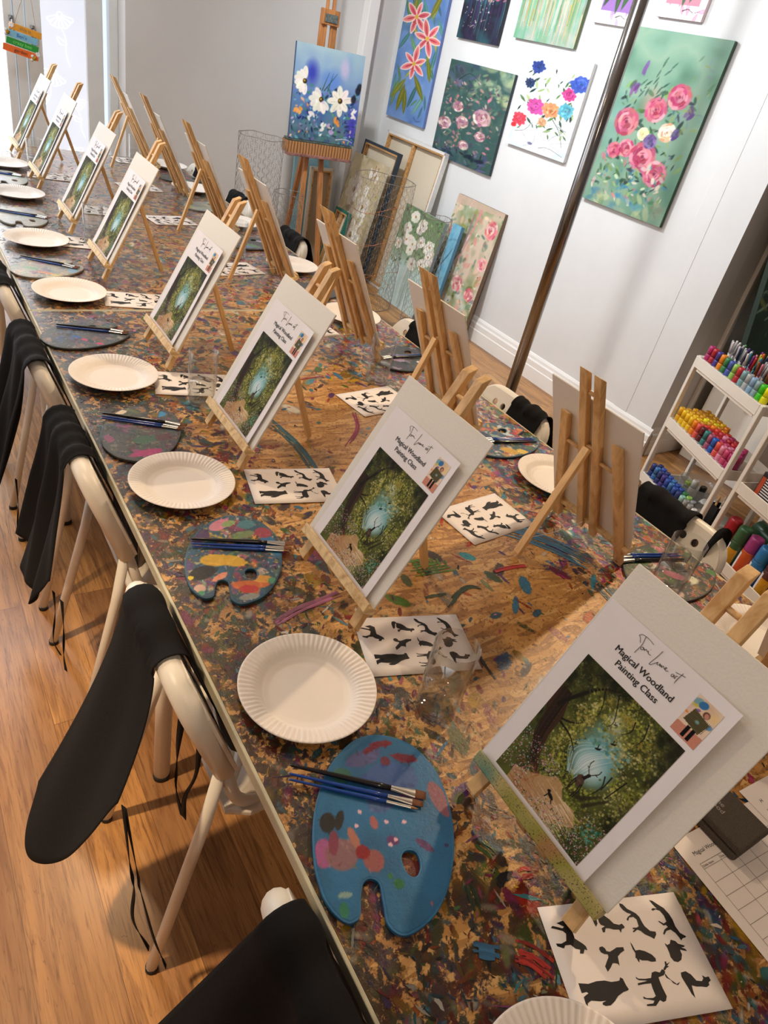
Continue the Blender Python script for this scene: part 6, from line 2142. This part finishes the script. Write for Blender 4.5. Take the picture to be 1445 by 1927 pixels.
row(['navy', 'cobalt', 'navy', 'cobalt', 'steel blue', 'cobalt', 'cobalt', 'green', 'lime', 'silver'], 'bottom tray', 0.083, 0.066, 0.024, 0.0352, 'second row', 0.100)

# frosted bowl with odds and ends, blister pack, brush box on the bottom tray
bx = on(TA, RA, 0.190, 0.176, 0.0845)
bowl = thing('mixing_bowl', 'translucent grey plastic bowl on the bottom trolley tray', 'bowl', bx)
MB().lathe([(q_[0] * 0.86, q_[1]) for q_ in [(0.045, 0.0), (0.062, 0.004), (0.085, 0.04), (0.100, 0.085), (0.106, 0.112), (0.110, 0.114), (0.1035, 0.112), (0.0975, 0.085), (0.0825, 0.041), (0.060, 0.007)]], 36).build('shell', M['clear_plastic'], bowl, True)
bottle(CN['white'], (230, 230, 228), (bx[0] - 0.01, bx[1] + 0.01, bx[2] + 0.0085), 'white bottle standing inside the translucent plastic bowl', 'bottles in the plastic bowl', 0.115, 0.018)
bottle((40, 44, 40), (30, 32, 30), (bx[0] + 0.03, bx[1] - 0.02, bx[2] + 0.0085), 'black bottle standing inside the translucent plastic bowl', 'bottles in the plastic bowl', 0.09, 0.018, False)
bottle((120, 150, 60), (150, 180, 80), (bx[0] - 0.002, bx[1] + 0.046, bx[2] + 0.0085), 'olive green bottle inside the translucent plastic bowl', 'bottles in the plastic bowl', 0.085, 0.017, False)
bp = thing('egg_tray', 'clear moulded plastic tray beside the bowl on bottom trolley tray', 'plastic tray', on(TA, RA, 0.356, 0.150, 0.195))
mb = MB().grid(31, 21, lambda u, v: ((u - .5) * 0.10, (v - .5) * 0.085, 0.012 * (abs(math.sin(u * 9.42)) * abs(math.sin(v * 6.28))) + 0.03 * max(0, abs(u - .5) * 2 - .9) * -4))
q = mb.build('moulded_sheet', plain('cloudy_plastic', (196, 198, 198), 0.2, 0.05, 30), bp, True)
bp.rotation_euler = (0.35, -0.25, RA)
q.modifiers.new('thick', 'SOLIDIFY').thickness = 0.001
cj = thing('brush_box', 'tall black box of brushes standing at right end of bottom tray', 'brush box', on(TA, RA, 0.438, 0.115, 0.083), RA)
mb = MB()
for s_ in (-1, 1):
    mb.box((s_ * 0.0265, 0, 0.075), (0.003, 0.05, 0.15)).box((0, s_ * 0.0235, 0.075), (0.05, 0.003, 0.15))
mb.box((0, 0, 0.002), (0.053, 0.047, 0.004)).build('box', M['ink'], cj)
for i, (x, y, h) in enumerate(((-0.012, -0.008, 0.19), (0.010, 0.004, 0.185), (0.0, 0.012, 0.20))):
    MB().lathe([(0.004, 0.005), (0.005, h - 0.03)], 10, (x, y, 0)).lathe([(0.0056, h - 0.03), (0.0056, h - 0.008), (0.003, h)], 10, (x, y, 0)).build('brush', M['chair_plastic'] if i else M['pine'], cj, True)

# pens and markers in pots on the top tray
PENC = [('white', (224, 222, 222)), ('grey', (186, 186, 192)), ('navy', (36, 52, 96)), ('orange', (232, 110, 40)), ('yellow', (230, 190, 60)), ('purple', (130, 50, 130)), ('teal', (50, 130, 160)), ('lime', (150, 190, 60)), ('pink', (226, 130, 140)), ('black', (30, 30, 34)), ('red', (196, 50, 50)), ('brown', (150, 84, 40)), ('green', (60, 150, 70)), ('violet', (90, 60, 140))]
pen_me = {}


def pen(nm, c, loc, rx, ry, label):
    if nm not in pen_me:
        pen_me[nm] = (MB().lathe([(0.0042, 0.0), (0.0048, 0.002), (0.0048, 0.095)], 10).mesh('barrel', paintc(tuple(v * .8 + 40 for v in c) if nm in ('white', 'grey') else c, 0.3), True),
                      MB().lathe([(0.0056, 0.093), (0.0056, 0.14), (0.0046, 0.146), (0.002, 0.147)], 10).mesh('cap', paintc(c, 0.3), True))
    t = thing('marker_pen', label, 'pen', loc, 0, 'pens in pots on the top tray')
    t.rotation_euler = (rx, ry, 0)
    place('barrel', pen_me[nm][0], t)
    place('cap', pen_me[nm][1], t)


pr = random.Random(77)
POTS = [(0.075, 0.105, 'leftmost pot', ['white', 'white', 'grey', 'white', 'grey', 'grey', 'green']), (0.145, 0.095, 'second pot', ['grey', 'white', 'navy', 'grey', 'white', 'navy', 'violet']), (0.185, 0.165, 'rear left pot', ['orange', 'yellow', 'navy', 'red', 'yellow', 'purple']), (0.225, 0.085, 'third pot', ['purple', 'red', 'teal', 'lime', 'pink', 'teal', 'white']),
        (0.285, 0.155, 'rear middle pot', ['violet', 'pink', 'yellow', 'red', 'purple', 'green', 'pink']), (0.305, 0.085, 'fourth pot', ['grey', 'violet', 'grey', 'navy', 'brown', 'pink', 'white']), (0.375, 0.145, 'rear right pot', ['green', 'yellow', 'lime', 'violet', 'green', 'orange', 'red']), (0.385, 0.080, 'fifth pot', ['brown', 'orange', 'brown', 'white', 'red', 'white', 'black']), (0.438, 0.110, 'rightmost pot', ['white', 'red', 'teal', 'white', 'black', 'yellow'])]
PD = dict(PENC)
for pi, (x, y, nm, cols) in enumerate(POTS):
    px, py, pz = on(TA, RA, x, y, 0.703)
    pt = thing('pen_pot', 'dark %s of pens on the top trolley tray' % nm, 'pen pot', (px, py, pz), 0, 'pen pots on the top tray')
    MB().lathe([(0.026, 0.0), (0.028, 0.002), (0.030, 0.075), (0.0285, 0.075), (0.0265, 0.004)], 20).build('cup', paintc(((200, 200, 204), (40, 44, 52), (52, 40, 60))[pi % 3], 0.4), pt, True)
    for j, c in enumerate(cols):
        a = 6.283 * j / len(cols) + pi
        rr = 0.016 if j else 0.0
        tl = 0.13 if j else 0.04
        pen(c, PD[c], (px + rr * .62 * math.cos(a), py + rr * .62 * math.sin(a), pz + 0.0085), -tl * math.sin(a), tl * math.cos(a), '%s pen, %s in the %s on the top trolley tray' % (c, NUM[j], nm))

# second trolley: packs above, large bottles below
big_lab = {}
BIG = [('red', (170, 34, 48), (196, 60, 40)), ('green', (56, 104, 68), (50, 90, 60)), ('magenta', (166, 60, 128), (206, 90, 40)), ('blue', (44, 130, 196), (40, 120, 180)), ('brown', (92, 46, 44), (90, 50, 44)), ('yellow', (236, 200, 30), (220, 90, 40)), ('lime', (120, 180, 70), (90, 150, 60))]
yl = plain('yellow_paint_label', (206, 150, 30), 0.45, 0.08, 60)
for i, (nm, cap, body) in enumerate(BIG):
    loc = on(TBL, RB, 0.040 + i * 0.066, 0.050 - 0.004 * (i % 2), 0.093)
    t = thing('poster_paint_bottle', 'large %s-capped paint bottle, %s from left on the lower right trolley tray' % (nm, NUM[i]), 'paint bottle', loc, RB, 'large paint bottles')
    r = 0.0305
    MB().lathe([(r * .96, 0), (r, 0.004), (r, 0.125), (r * .95, 0.132)], 28).build('body', paintc(body, 0.3), t, True)
    MB().lathe([(r * .97, 0.130), (r * .97, 0.138), (r * .93, 0.185), (r * .86, 0.196), (r * .6, 0.199), (r * .5, 0.196)], 28).build('cap', paintc(cap, 0.3), t, True)
    MB().grid(14, 2, lambda u, v: ((r + .0006) * math.cos(-3.0 + 1.15 * u), (r + .0006) * math.sin(-3.0 + 1.15 * u), 0.03 + 0.085 * v)).build('white_label', M['paper'], t, True)
    MB().grid(14, 2, lambda u, v: ((r + .0007) * math.cos(-1.85 + 1.4 * u), (r + .0007) * math.sin(-1.85 + 1.4 * u), 0.022 + 0.075 * v)).build('yellow_label', yl if i not in (2, 5) else paintc((206, 84, 40), 0.4), t, True)
    vs, fs = text_mesh('ACRYLIC' if i % 2 else 'PAINT', 0.009, 0.0002)
    MB().add([((r + .0011) * math.cos(-2.95 + v[0] / r), (r + .0011) * math.sin(-2.95 + v[0] / r), 0.09 + v[1]) for v in vs], fs).build('label_lettering', M['ink'], t) if False else None
lay = thing('poster_paint_bottle', 'large dark green bottle with white label lying across the other paint bottles', 'paint bottle', on(TBL, RB, 0.135, 0.150, 0.262), RB, 'large paint bottles')
lay.rotation_euler = (0, math.radians(97), RB)
MB().lathe([(0.031, -0.07), (0.034, -0.066), (0.034, 0.03), (0.033, 0.036)], 28).build('cap', paintc((40, 84, 60), 0.3), lay, True)
MB().lathe([(0.0325, 0.034), (0.0335, 0.04), (0.0335, 0.15), (0.031, 0.155)], 28).build('body', paintc((214, 216, 214), 0.35), lay, True)
vs, fs = text_mesh('ART', 0.03, 0.0006)
MB().add([((0.0338) * math.cos(2.2 - v[1] / 0.0338), (0.0338) * math.sin(2.2 - v[1] / 0.0338), 0.06 + v[0]) for v in vs], fs).build('label_lettering', M['ink'], lay)
for k_, (nm, x, y, h, c) in enumerate((('small white tub with black print', 0.012, 0.165, 0.085, (206, 200, 194)), ('dark green tub', 0.03, 0.225, 0.12, (50, 80, 50)))):
    t = thing('paint_tub', nm + ' behind the red bottle on lower right trolley tray', 'tub', on(TBL, RB, x + .03, y, 0.093))
    MB().lathe([(0.024, 0), (0.026, h * .8), (0.027, h * .82), (0.027, h), (0.02, h + .001)], 20).build('tub', paintc(c, 0.4), t, True)
pk = thing('paint_tube_set', 'flat black boxed paint set leaning on middle right trolley tray', 'paint set', on(TBL, RB, 0.155, 0.035, 0.4078), RB)
mb = MB().box((0, 0, 0.065), (0.20, 0.022, 0.13))
mb.build('box', paintc((44, 44, 48), 0.3), pk, bevel=0.002)
mb = MB()
for i in range(9):
    mb.box((-0.03, -0.0115, 0.02 + i * 0.011), (0.085, 0.001, 0.0045))
mb.build('tube_labels', M['paper'], pk)
MB().box((-0.085, -0.0116, 0.06), (0.02, 0.001, 0.10)).build('colour_panel', paintc((190, 80, 50), 0.4), pk)
bt = thing('brush_tin', 'silver tin of dark brushes on middle right trolley tray', 'brush tin', on(TBL, RB, 0.19, 0.15, 0.4078))
MB().lathe([(0.04, 0), (0.042, 0.002), (0.042, 0.09), (0.0405, 0.09), (0.0395, 0.004)], 24).build('tin', M['silver'], bt, True)
for i in range(9):
    a = i * 0.7
    MB().tube([(0.015 * math.cos(a), 0.015 * math.sin(a), 0.006), (0.03 * math.cos(a), 0.03 * math.sin(a), 0.13), (0.035 * math.cos(a), 0.035 * math.sin(a), 0.155)], [0.003, 0.0036, 0.005], 8).build('brush', M['ink'] if i % 3 else M['bristle'], bt, True)
for i, c in enumerate(((180, 90, 130), (200, 150, 170), (150, 70, 110))):
    t = thing('paint_pot', ('purple', 'pale pink', 'plum')[i] + ' paint pot beside the boxed paint set on right trolley', 'paint pot', on(TBL, RB, 0.03 + i * 0.045, 0.13 + 0.03 * (i % 2), 0.4078))
    MB().lathe([(0.019, 0), (0.02, 0.06), (0.018, 0.064)], 18).lathe([(0.0205, 0.062), (0.0205, 0.095), (0.018, 0.098)], 18).build('pot', paintc(c, 0.35), t, True)

# ------------------------------------------------------------------ corner of the studio: floor easel, leaning canvases, chicken wire
ez = thing('studio_easel', 'tall wooden studio easel holding the blue daisy canvas in the corner', 'easel', (2.57, 4.80, 0))
def eb(name, p0, p1, w, d, mat='oak'):
    MB().bar(p0, p1, w, d, (1, 0, 0)).build(name, M[mat], ez, bevel=0.003)
eb('leg', (-0.115, -0.12, 0.0), (-0.055, 0.03, 0.93), 0.032, 0.03)
eb('leg', (0.085, -0.12, 0.0), (0.055, 0.03, 0.93), 0.032, 0.03)
eb('back_leg', (0.0, 0.38, 0.0), (0.0, 0.06, 1.35), 0.034, 0.028)
eb('mast', (-0.055, 0.03, 0.90), (-0.040, 0.07, 1.66), 0.034, 0.024)
eb('mast', (0.055, 0.03, 0.90), (0.048, 0.07, 1.66), 0.034, 0.024)
eb('upper_mast', (-0.022, 0.05, 1.40), (-0.018, 0.09, 2.35), 0.018, 0.02)
eb('upper_mast', (0.026, 0.05, 1.40), (0.024, 0.09, 2.35), 0.018, 0.02)
MB().box((0.002, 0.055, 1.665), (0.12, 0.05, 0.085)).build('clamp_block', M['oak'], ez, bevel=0.004)
MB().box((0.0, 0.028, 1.66), (0.09, 0.012, 0.045)).build('clamp_plate', plain('paint_stained_metal', (96, 104, 100), 0.5, 0.3, 60), ez, bevel=0.002)
k = NT('striped_tray_front')
wv_ = k.n('ShaderNodeTexWave', wave_type='BANDS', bands_direction='X')
wv_.inputs['Scale'].default_value = 14.0
wv_.inputs['Distortion'].default_value = 1.5
k.l(k.coord(), wv_.inputs[0])
k.set(Base_Color=k.ramp(wv_.outputs[1], [(0.0, (60, 44, 34)), (0.16, (160, 108, 62)), (1.0, (186, 132, 82))]), Roughness=0.55)
MB().box((0.0, -0.015, 0.905), (0.50, 0.10, 0.075)).build('tray', k.m, ez, bevel=0.004)
MB().box((0.0, -0.045, 0.862), (0.50, 0.06, 0.018)).build('tray_lip', plain('paint_smeared_lip', (150, 104, 96), 0.5, 0.3, 25), ez, bevel=0.003)
MB().box((0.0, -0.02, 0.950), (0.49, 0.09, 0.014)).build('ledge', plain('green_stained_ledge', (84, 96, 88), 0.5, 0.25, 25), ez, bevel=0.003)
wall_picture(art_daisies(), 'easel_painting', 'blue canvas of white daisies standing on the tall studio easel', 'painting', frame_matrix((2.318, 4.735, 0.960), (1, 0.0, 0), (0, 0.06, 1)), 0.51, 0.545, 0.022, (60, 84, 120))


def stretcher(label, mtx, w, h, depth, edge, cross=True, back='canvas_raw'):
    """canvas seen from the back: bars and raw cloth; local XY is the visible side"""
    t = thing('stretched_canvas', label, 'canvas', group='canvases leaning in the corner')
    t.matrix_world = mtx
    MB().box((w / 2, h / 2, -depth + 0.001), (w, h, 0.002)).build('cloth', M[back], t)
    mb = MB()
    b = 0.028
    mb.box((b / 2, h / 2, -depth / 2 + .0005), (b, h, depth - 0.002)).box((w - b / 2, h / 2, -depth / 2 + .0005), (b, h, depth - 0.002))
    mb.box((w / 2, b / 2, -depth / 2 + .0005), (w - 2 * b, b, depth - 0.002)).box((w / 2, h - b / 2, -depth / 2 + .0005), (w - 2 * b, b, depth - 0.002))
    if cross:
        mb.box((w * .47, h / 2, -depth / 2), (b, h - 2 * b, depth * .6))
    mb.build('stretcher_bars', M['stretcher'], t, bevel=0.002)
    mb = MB()
    e = 0.0018
    for x in (-e / 2, w + e / 2):
        mb.box((x, h / 2, -depth / 2), (e, h, depth))
    for y in (-e / 2, h + e / 2):
        mb.box((w / 2, y, -depth / 2), (w + 2 * e, e, depth))
    for x, y, ww, hh in ((.008, h / 2, .016, h), (w - .008, h / 2, .016, h), (w / 2, h - .008, w, .016), (w / 2, .008, w, .016)):
        mb.box((x, y, .0006), (ww, hh, .0012))
    mb.build('folded_canvas_edge', paintc(edge, 0.6), t)
    return t


def lean(x_top, x_bot, z_top, y_left, yaw=0.0, z0=0.0):
    up = Vector((x_top - x_bot, 0, z_top - z0))
    return frame_matrix((x_bot, y_left, z0), (-math.sin(yaw), -math.cos(yaw), 0), up), up.length


m, h = lean(3.305, 3.16, 1.065, 5.06)
stretcher('largest canvas back with pine cross bar leaning on the white wall', m, 0.775, h, 0.036, (224, 222, 218))
m, h = lean(3.165, 3.02, 0.97, 5.14)
stretcher('middle canvas back with dark teal side behind the cream flower canvas', m, 0.495, h, 0.034, (44, 56, 68), False)
m, h = lean(3.08, 2.92, 0.88, 5.12)
wall_picture(art_cream(), 'leaning_painting', 'brownish cream canvas of white flowers leaning in the corner stack', 'painting', m, 0.48, h, 0.03, (206, 196, 172), 'canvases leaning in the corner')
m, h = lean(2.955, 2.84, 0.48, 5.06)
stretcher('small canvas back with green side leaning on the cream flower canvas', m, 0.20, h, 0.03, (30, 110, 96), True)
m, h = lean(3.19, 3.09, 0.683, 4.46)
wall_picture(art_pale(), 'leaning_painting', 'pale mint canvas of white blooms leaning low on white wall', 'painting', m, 0.50, h, 0.03, (150, 160, 160), 'canvases leaning in the corner')
m, h = lean(3.25, 3.16, 0.69, 3.955)
wall_picture(Art(30, 90, (110, 176, 206), 14).wash([(96, 164, 206), (130, 190, 214), (110, 170, 200)], 3).line([(.2, .6), (.5, .68), (.9, .8)], .05, (60, 70, 90)).line([(.1, .4), (.4, .42), (.8, .5)], .06, (150, 130, 190)), 'leaning_painting', 'narrow sky blue canvas edge beside the pale mint blooms', 'painting', m, 0.10, h, 0.03, (90, 150, 190), 'canvases leaning in the corner')
m, h = lean(3.335, 3.24, 0.862, 4.075)
wall_picture(art_blossom(), 'leaning_painting', 'pink, olive and white abstract flower canvas leaning nearest the post', 'painting', m, 0.515, h, 0.035, (120, 96, 76), 'canvases leaning in the corner')
# canvases against the far wall below the easel
t = stretcher('tan canvas back standing against grey wall behind the easel legs', frame_matrix((2.755, 5.15, 0.0), (1, 0, 0), (0, 0.03, 0.72)), 0.20, 0.72, 0.03, (206, 196, 180), False, 'tan_canvas')
wall_picture(Art(30, 60, (150, 200, 214), 15).wash([(130, 190, 210), (170, 210, 220)], 3), 'leaning_painting', 'pale sky blue canvas edge showing left of the tan canvas back', 'painting', frame_matrix((2.64, 5.225, 0.0), (1, 0, 0), (0, 0.02, 0.80)), 0.30, 0.80, 0.025, (150, 200, 214), 'canvases leaning in the corner')


def hexwire(mb, nx, ny, fn, r):
    for i in range(nx):
        pts = []
        for j in range(ny):
            off = 0.25 if (i + j) % 2 else -0.25
            for q in (0.12, 0.88):
                pts.append(fn((i + 0.5 + off) / nx, (j + q) / ny))
        mb.tube(pts, r, 3, caps=False)


def wire_cylinder(label, loc, R, Hh, nx, ny, tilt=(0, 0, 0)):
    t = thing('wire_cylinder', label, 'wire cylinder', loc, 0, 'chicken wire cylinders')
    t.rotation_euler = tilt
    mb = MB()
    hexwire(mb, nx, ny, lambda u, v: (R * math.cos(6.2832 * u), R * math.sin(6.2832 * u), v * Hh), 0.0012)
    mb.build('mesh', M['wire'], t, True)
    for z in (0.006, Hh - 0.002):
        MB().tube([(R * math.cos(a), R * math.sin(a), z + 0.003 * math.sin(5 * a)) for a in np.linspace(0, 6.2832, 37)[:-1]], 0.0022, 5, True).build('rim', M['wire'], t, True)
    return t


wire_cylinder('tall chicken wire cylinder standing before the grey wall', (2.02, 4.50, 0.40), 0.142, 0.58, 30, 22)
wire_cylinder('short chicken wire cylinder beneath the tall one near easel legs', (2.31, 4.62, 0.0), 0.10, 0.64, 22, 24)
wire_cylinder('chicken wire cylinder wound with copper lights before the leaning canvases', (2.86, 4.30, 0.0), 0.21, 0.86, 40, 30)
wire_cylinder('chicken wire roll between the blue edge and pink flower canvas', (3.03, 3.86, 0.0), 0.10, 0.74, 22, 26)
# a low stand that carries the tall cylinder
st = thing('plinth', 'low white stand under the tall chicken wire cylinder', 'stand', (2.02, 4.50, 0))
MB().box((0, 0, 0.388), (0.30, 0.30, 0.022)).build('top', M['trolley'], st, bevel=0.003)
for sx_ in (-1, 1):
    for sy_ in (-1, 1):
        MB().box((sx_ * 0.13, sy_ * 0.13, 0.189), (0.025, 0.025, 0.376)).build('leg', M['trolley'], st, bevel=0.002)
fl = thing('fairy_lights', 'copper string of tiny lights wound round the chicken wire', 'string lights', (2.86, 4.30, 0.0))
P = [(0.216 * math.cos(a), 0.216 * math.sin(a), 0.10 + 0.035 * a + 0.02 * math.sin(3 * a)) for a in np.linspace(0, 18.5, 120)]
MB().tube(P, 0.0012, 4).build('wire', M['copper'], fl, True)
mb = MB()
for i in range(0, 120, 7):
    mb.lathe([(0.001, -0.004), (0.004, 0), (0.001, 0.004)], 8, P[i])
mb.build('bulbs', plain('warm_bulb', (240, 190, 150), 0.3, 0.03), fl, True)['kind'] = 'stuff'
cl = thing('wire_tangle', 'loose coil of wire lying on the floor before the leaning canvases', 'wire coil', (2.78, 3.75, 0.003))
mb = MB()
for i in range(5):
    R_ = 0.12 + 0.02 * i
    mb.tube([(0.1 * (i % 2) + R_ * math.cos(a), -.25 * (i // 3) + R_ * .8 * math.sin(a), 0.004 + .006 * math.sin(3 * a + i) ** 2) for a in np.linspace(0, 6.2832, 33)[:-1]], 0.0013, 4, True)
mb.build('coil', M['wire'], cl, True)

# green botanical canvas leaning on the step of the wall, behind the trolley
wall_picture(art_botanic(), 'leaning_painting', 'dark green botanical canvas leaning in the alcove behind the pens', 'painting', frame_matrix((3.45, 1.72, 0.648), (1, 0, 0), (0, 0.19, 1)), 0.9, 1.0, 0.03, (30, 50, 40))
su = thing('storage_unit', 'low white storage unit in the alcove behind the trolleys', 'storage unit', (4.07, 1.70, 0))
MB().box((0, 0, 0.31), (0.84, 0.40, 0.62)).build('carcass', M['trolley'], su, bevel=0.004)
MB().box((0, 0, 0.63), (0.86, 0.42, 0.018)).build('top', M['trolley'], su, bevel=0.003)
for sx_ in (-1, 1):
    d_ = MB().box((sx_ * 0.21, -0.207, 0.31), (0.40, 0.014, 0.58)).build('door', M['trolley'], su, bevel=0.002)
    MB().lathe([(0.008, 0.0), (0.008, 0.02), (0.012, 0.022), (0.012, 0.03)], 14, (sx_ * 0.05, -0.214, 0.36), Matrix.Rotation(math.pi / 2, 3, 'X')).build('knob', M['chrome'], d_, True)
# white conduit on the step wall
struct('trim_3', MB().box((3.62, YS - 0.012, ZC / 2), (0.03, 0.024, ZC)), M['gloss_white'], bevel=0.004)

# hanging wooden garden sign before the shop door
sg = thing('hanging_sign', 'small stacked wooden garden sign with painted bees hanging by the door', 'sign')
sgm = frame_matrix((0.705, 5.285, 1.135), (0.986, -0.03, -0.165), (0.165, 0, 0.986))
sg.matrix_world = sgm
BO = [(0.0, -0.012, 0.190, 0.036, (236, 110, 40), 'garden'), (0.014, 0.028, 0.172, 0.034, (40, 150, 60), 'crazy bee'), (0.006, 0.065, 0.172, 0.036, (130, 190, 220), "Ben's"), (0.022, 0.104, 0.172, 0.034, (232, 160, 50), 'this is')]
for i, (x, y, w, hh, c, tx) in enumerate(BO):
    MB().box((x + w / 2, y + hh / 2, 0), (w, hh, 0.006)).build('plank', paintc(c, 0.5), sg, bevel=0.002)
    vs, fs = text_mesh(tx, 0.026, 0.0002, 'CENTER')
    MB().add([(v[0] + x + w / 2, v[1] + y + 0.010, 0.0036) for v in vs], fs).build('lettering', paintc([(90, 50, 30), (120, 220, 110), (40, 90, 170), (150, 120, 80)][i], 0.5), sg)
for x, y in ((0.018, 0.085), (0.165, -0.004)):
    mb = MB()
    mb.cur = lin((240, 190, 50))
    mb.lathe([(0.002, -0.012), (0.009, -0.006), (0.010, 0.0), (0.009, 0.006), (0.002, 0.012)], 12, (x, y, 0.008), Matrix.Rotation(1.2, 3, 'Z') @ Matrix.Rotation(math.pi / 2, 3, 'Y'))
    mb.cur = lin((30, 28, 26))
    for q in (-0.006, 0.0, 0.006):
        mb.lathe([(0.0102, -0.0014), (0.0106, 0), (0.0102, 0.0014)], 12, (x + q * .36, y + q * .93, 0.008), Matrix.Rotation(1.2, 3, 'Z') @ Matrix.Rotation(math.pi / 2, 3, 'Y'))
    mb.cur = lin((240, 240, 240))
    for q in (-1, 1):
        mb.lathe([(0.001, 0), (0.006, 0.0006), (0.009, 0.001), (0.001, 0.0015)], 10, (x - 0.010, y + 0.010 * q, 0.012))
    mb.build('bee', M['printed'], sg, True)
for x, y in ((0.035, 0.125), (0.185, 0.022)):
    mb = MB()
    for i in range(8):
        a = i * 0.785
        mb.tube([(x, y, 0.005), (x + 0.009 * math.cos(a), y + 0.009 * math.sin(a), 0.006), (x + 0.016 * math.cos(a), y + 0.016 * math.sin(a), 0.005)], [0.001, 0.004, 0.001], 6)
    mb.build('flower', M['paper'], sg, True)
MB().tube([(0.05, 0.136, 0), (0.075, 0.26, -0.004), (0.10, 0.36, -0.01)], 0.0012, 5).tube([(0.165, 0.136, 0), (0.13, 0.26, -0.004), (0.10, 0.36, -0.01)], 0.0012, 5).build('cord', M['stretcher'], sg, True)
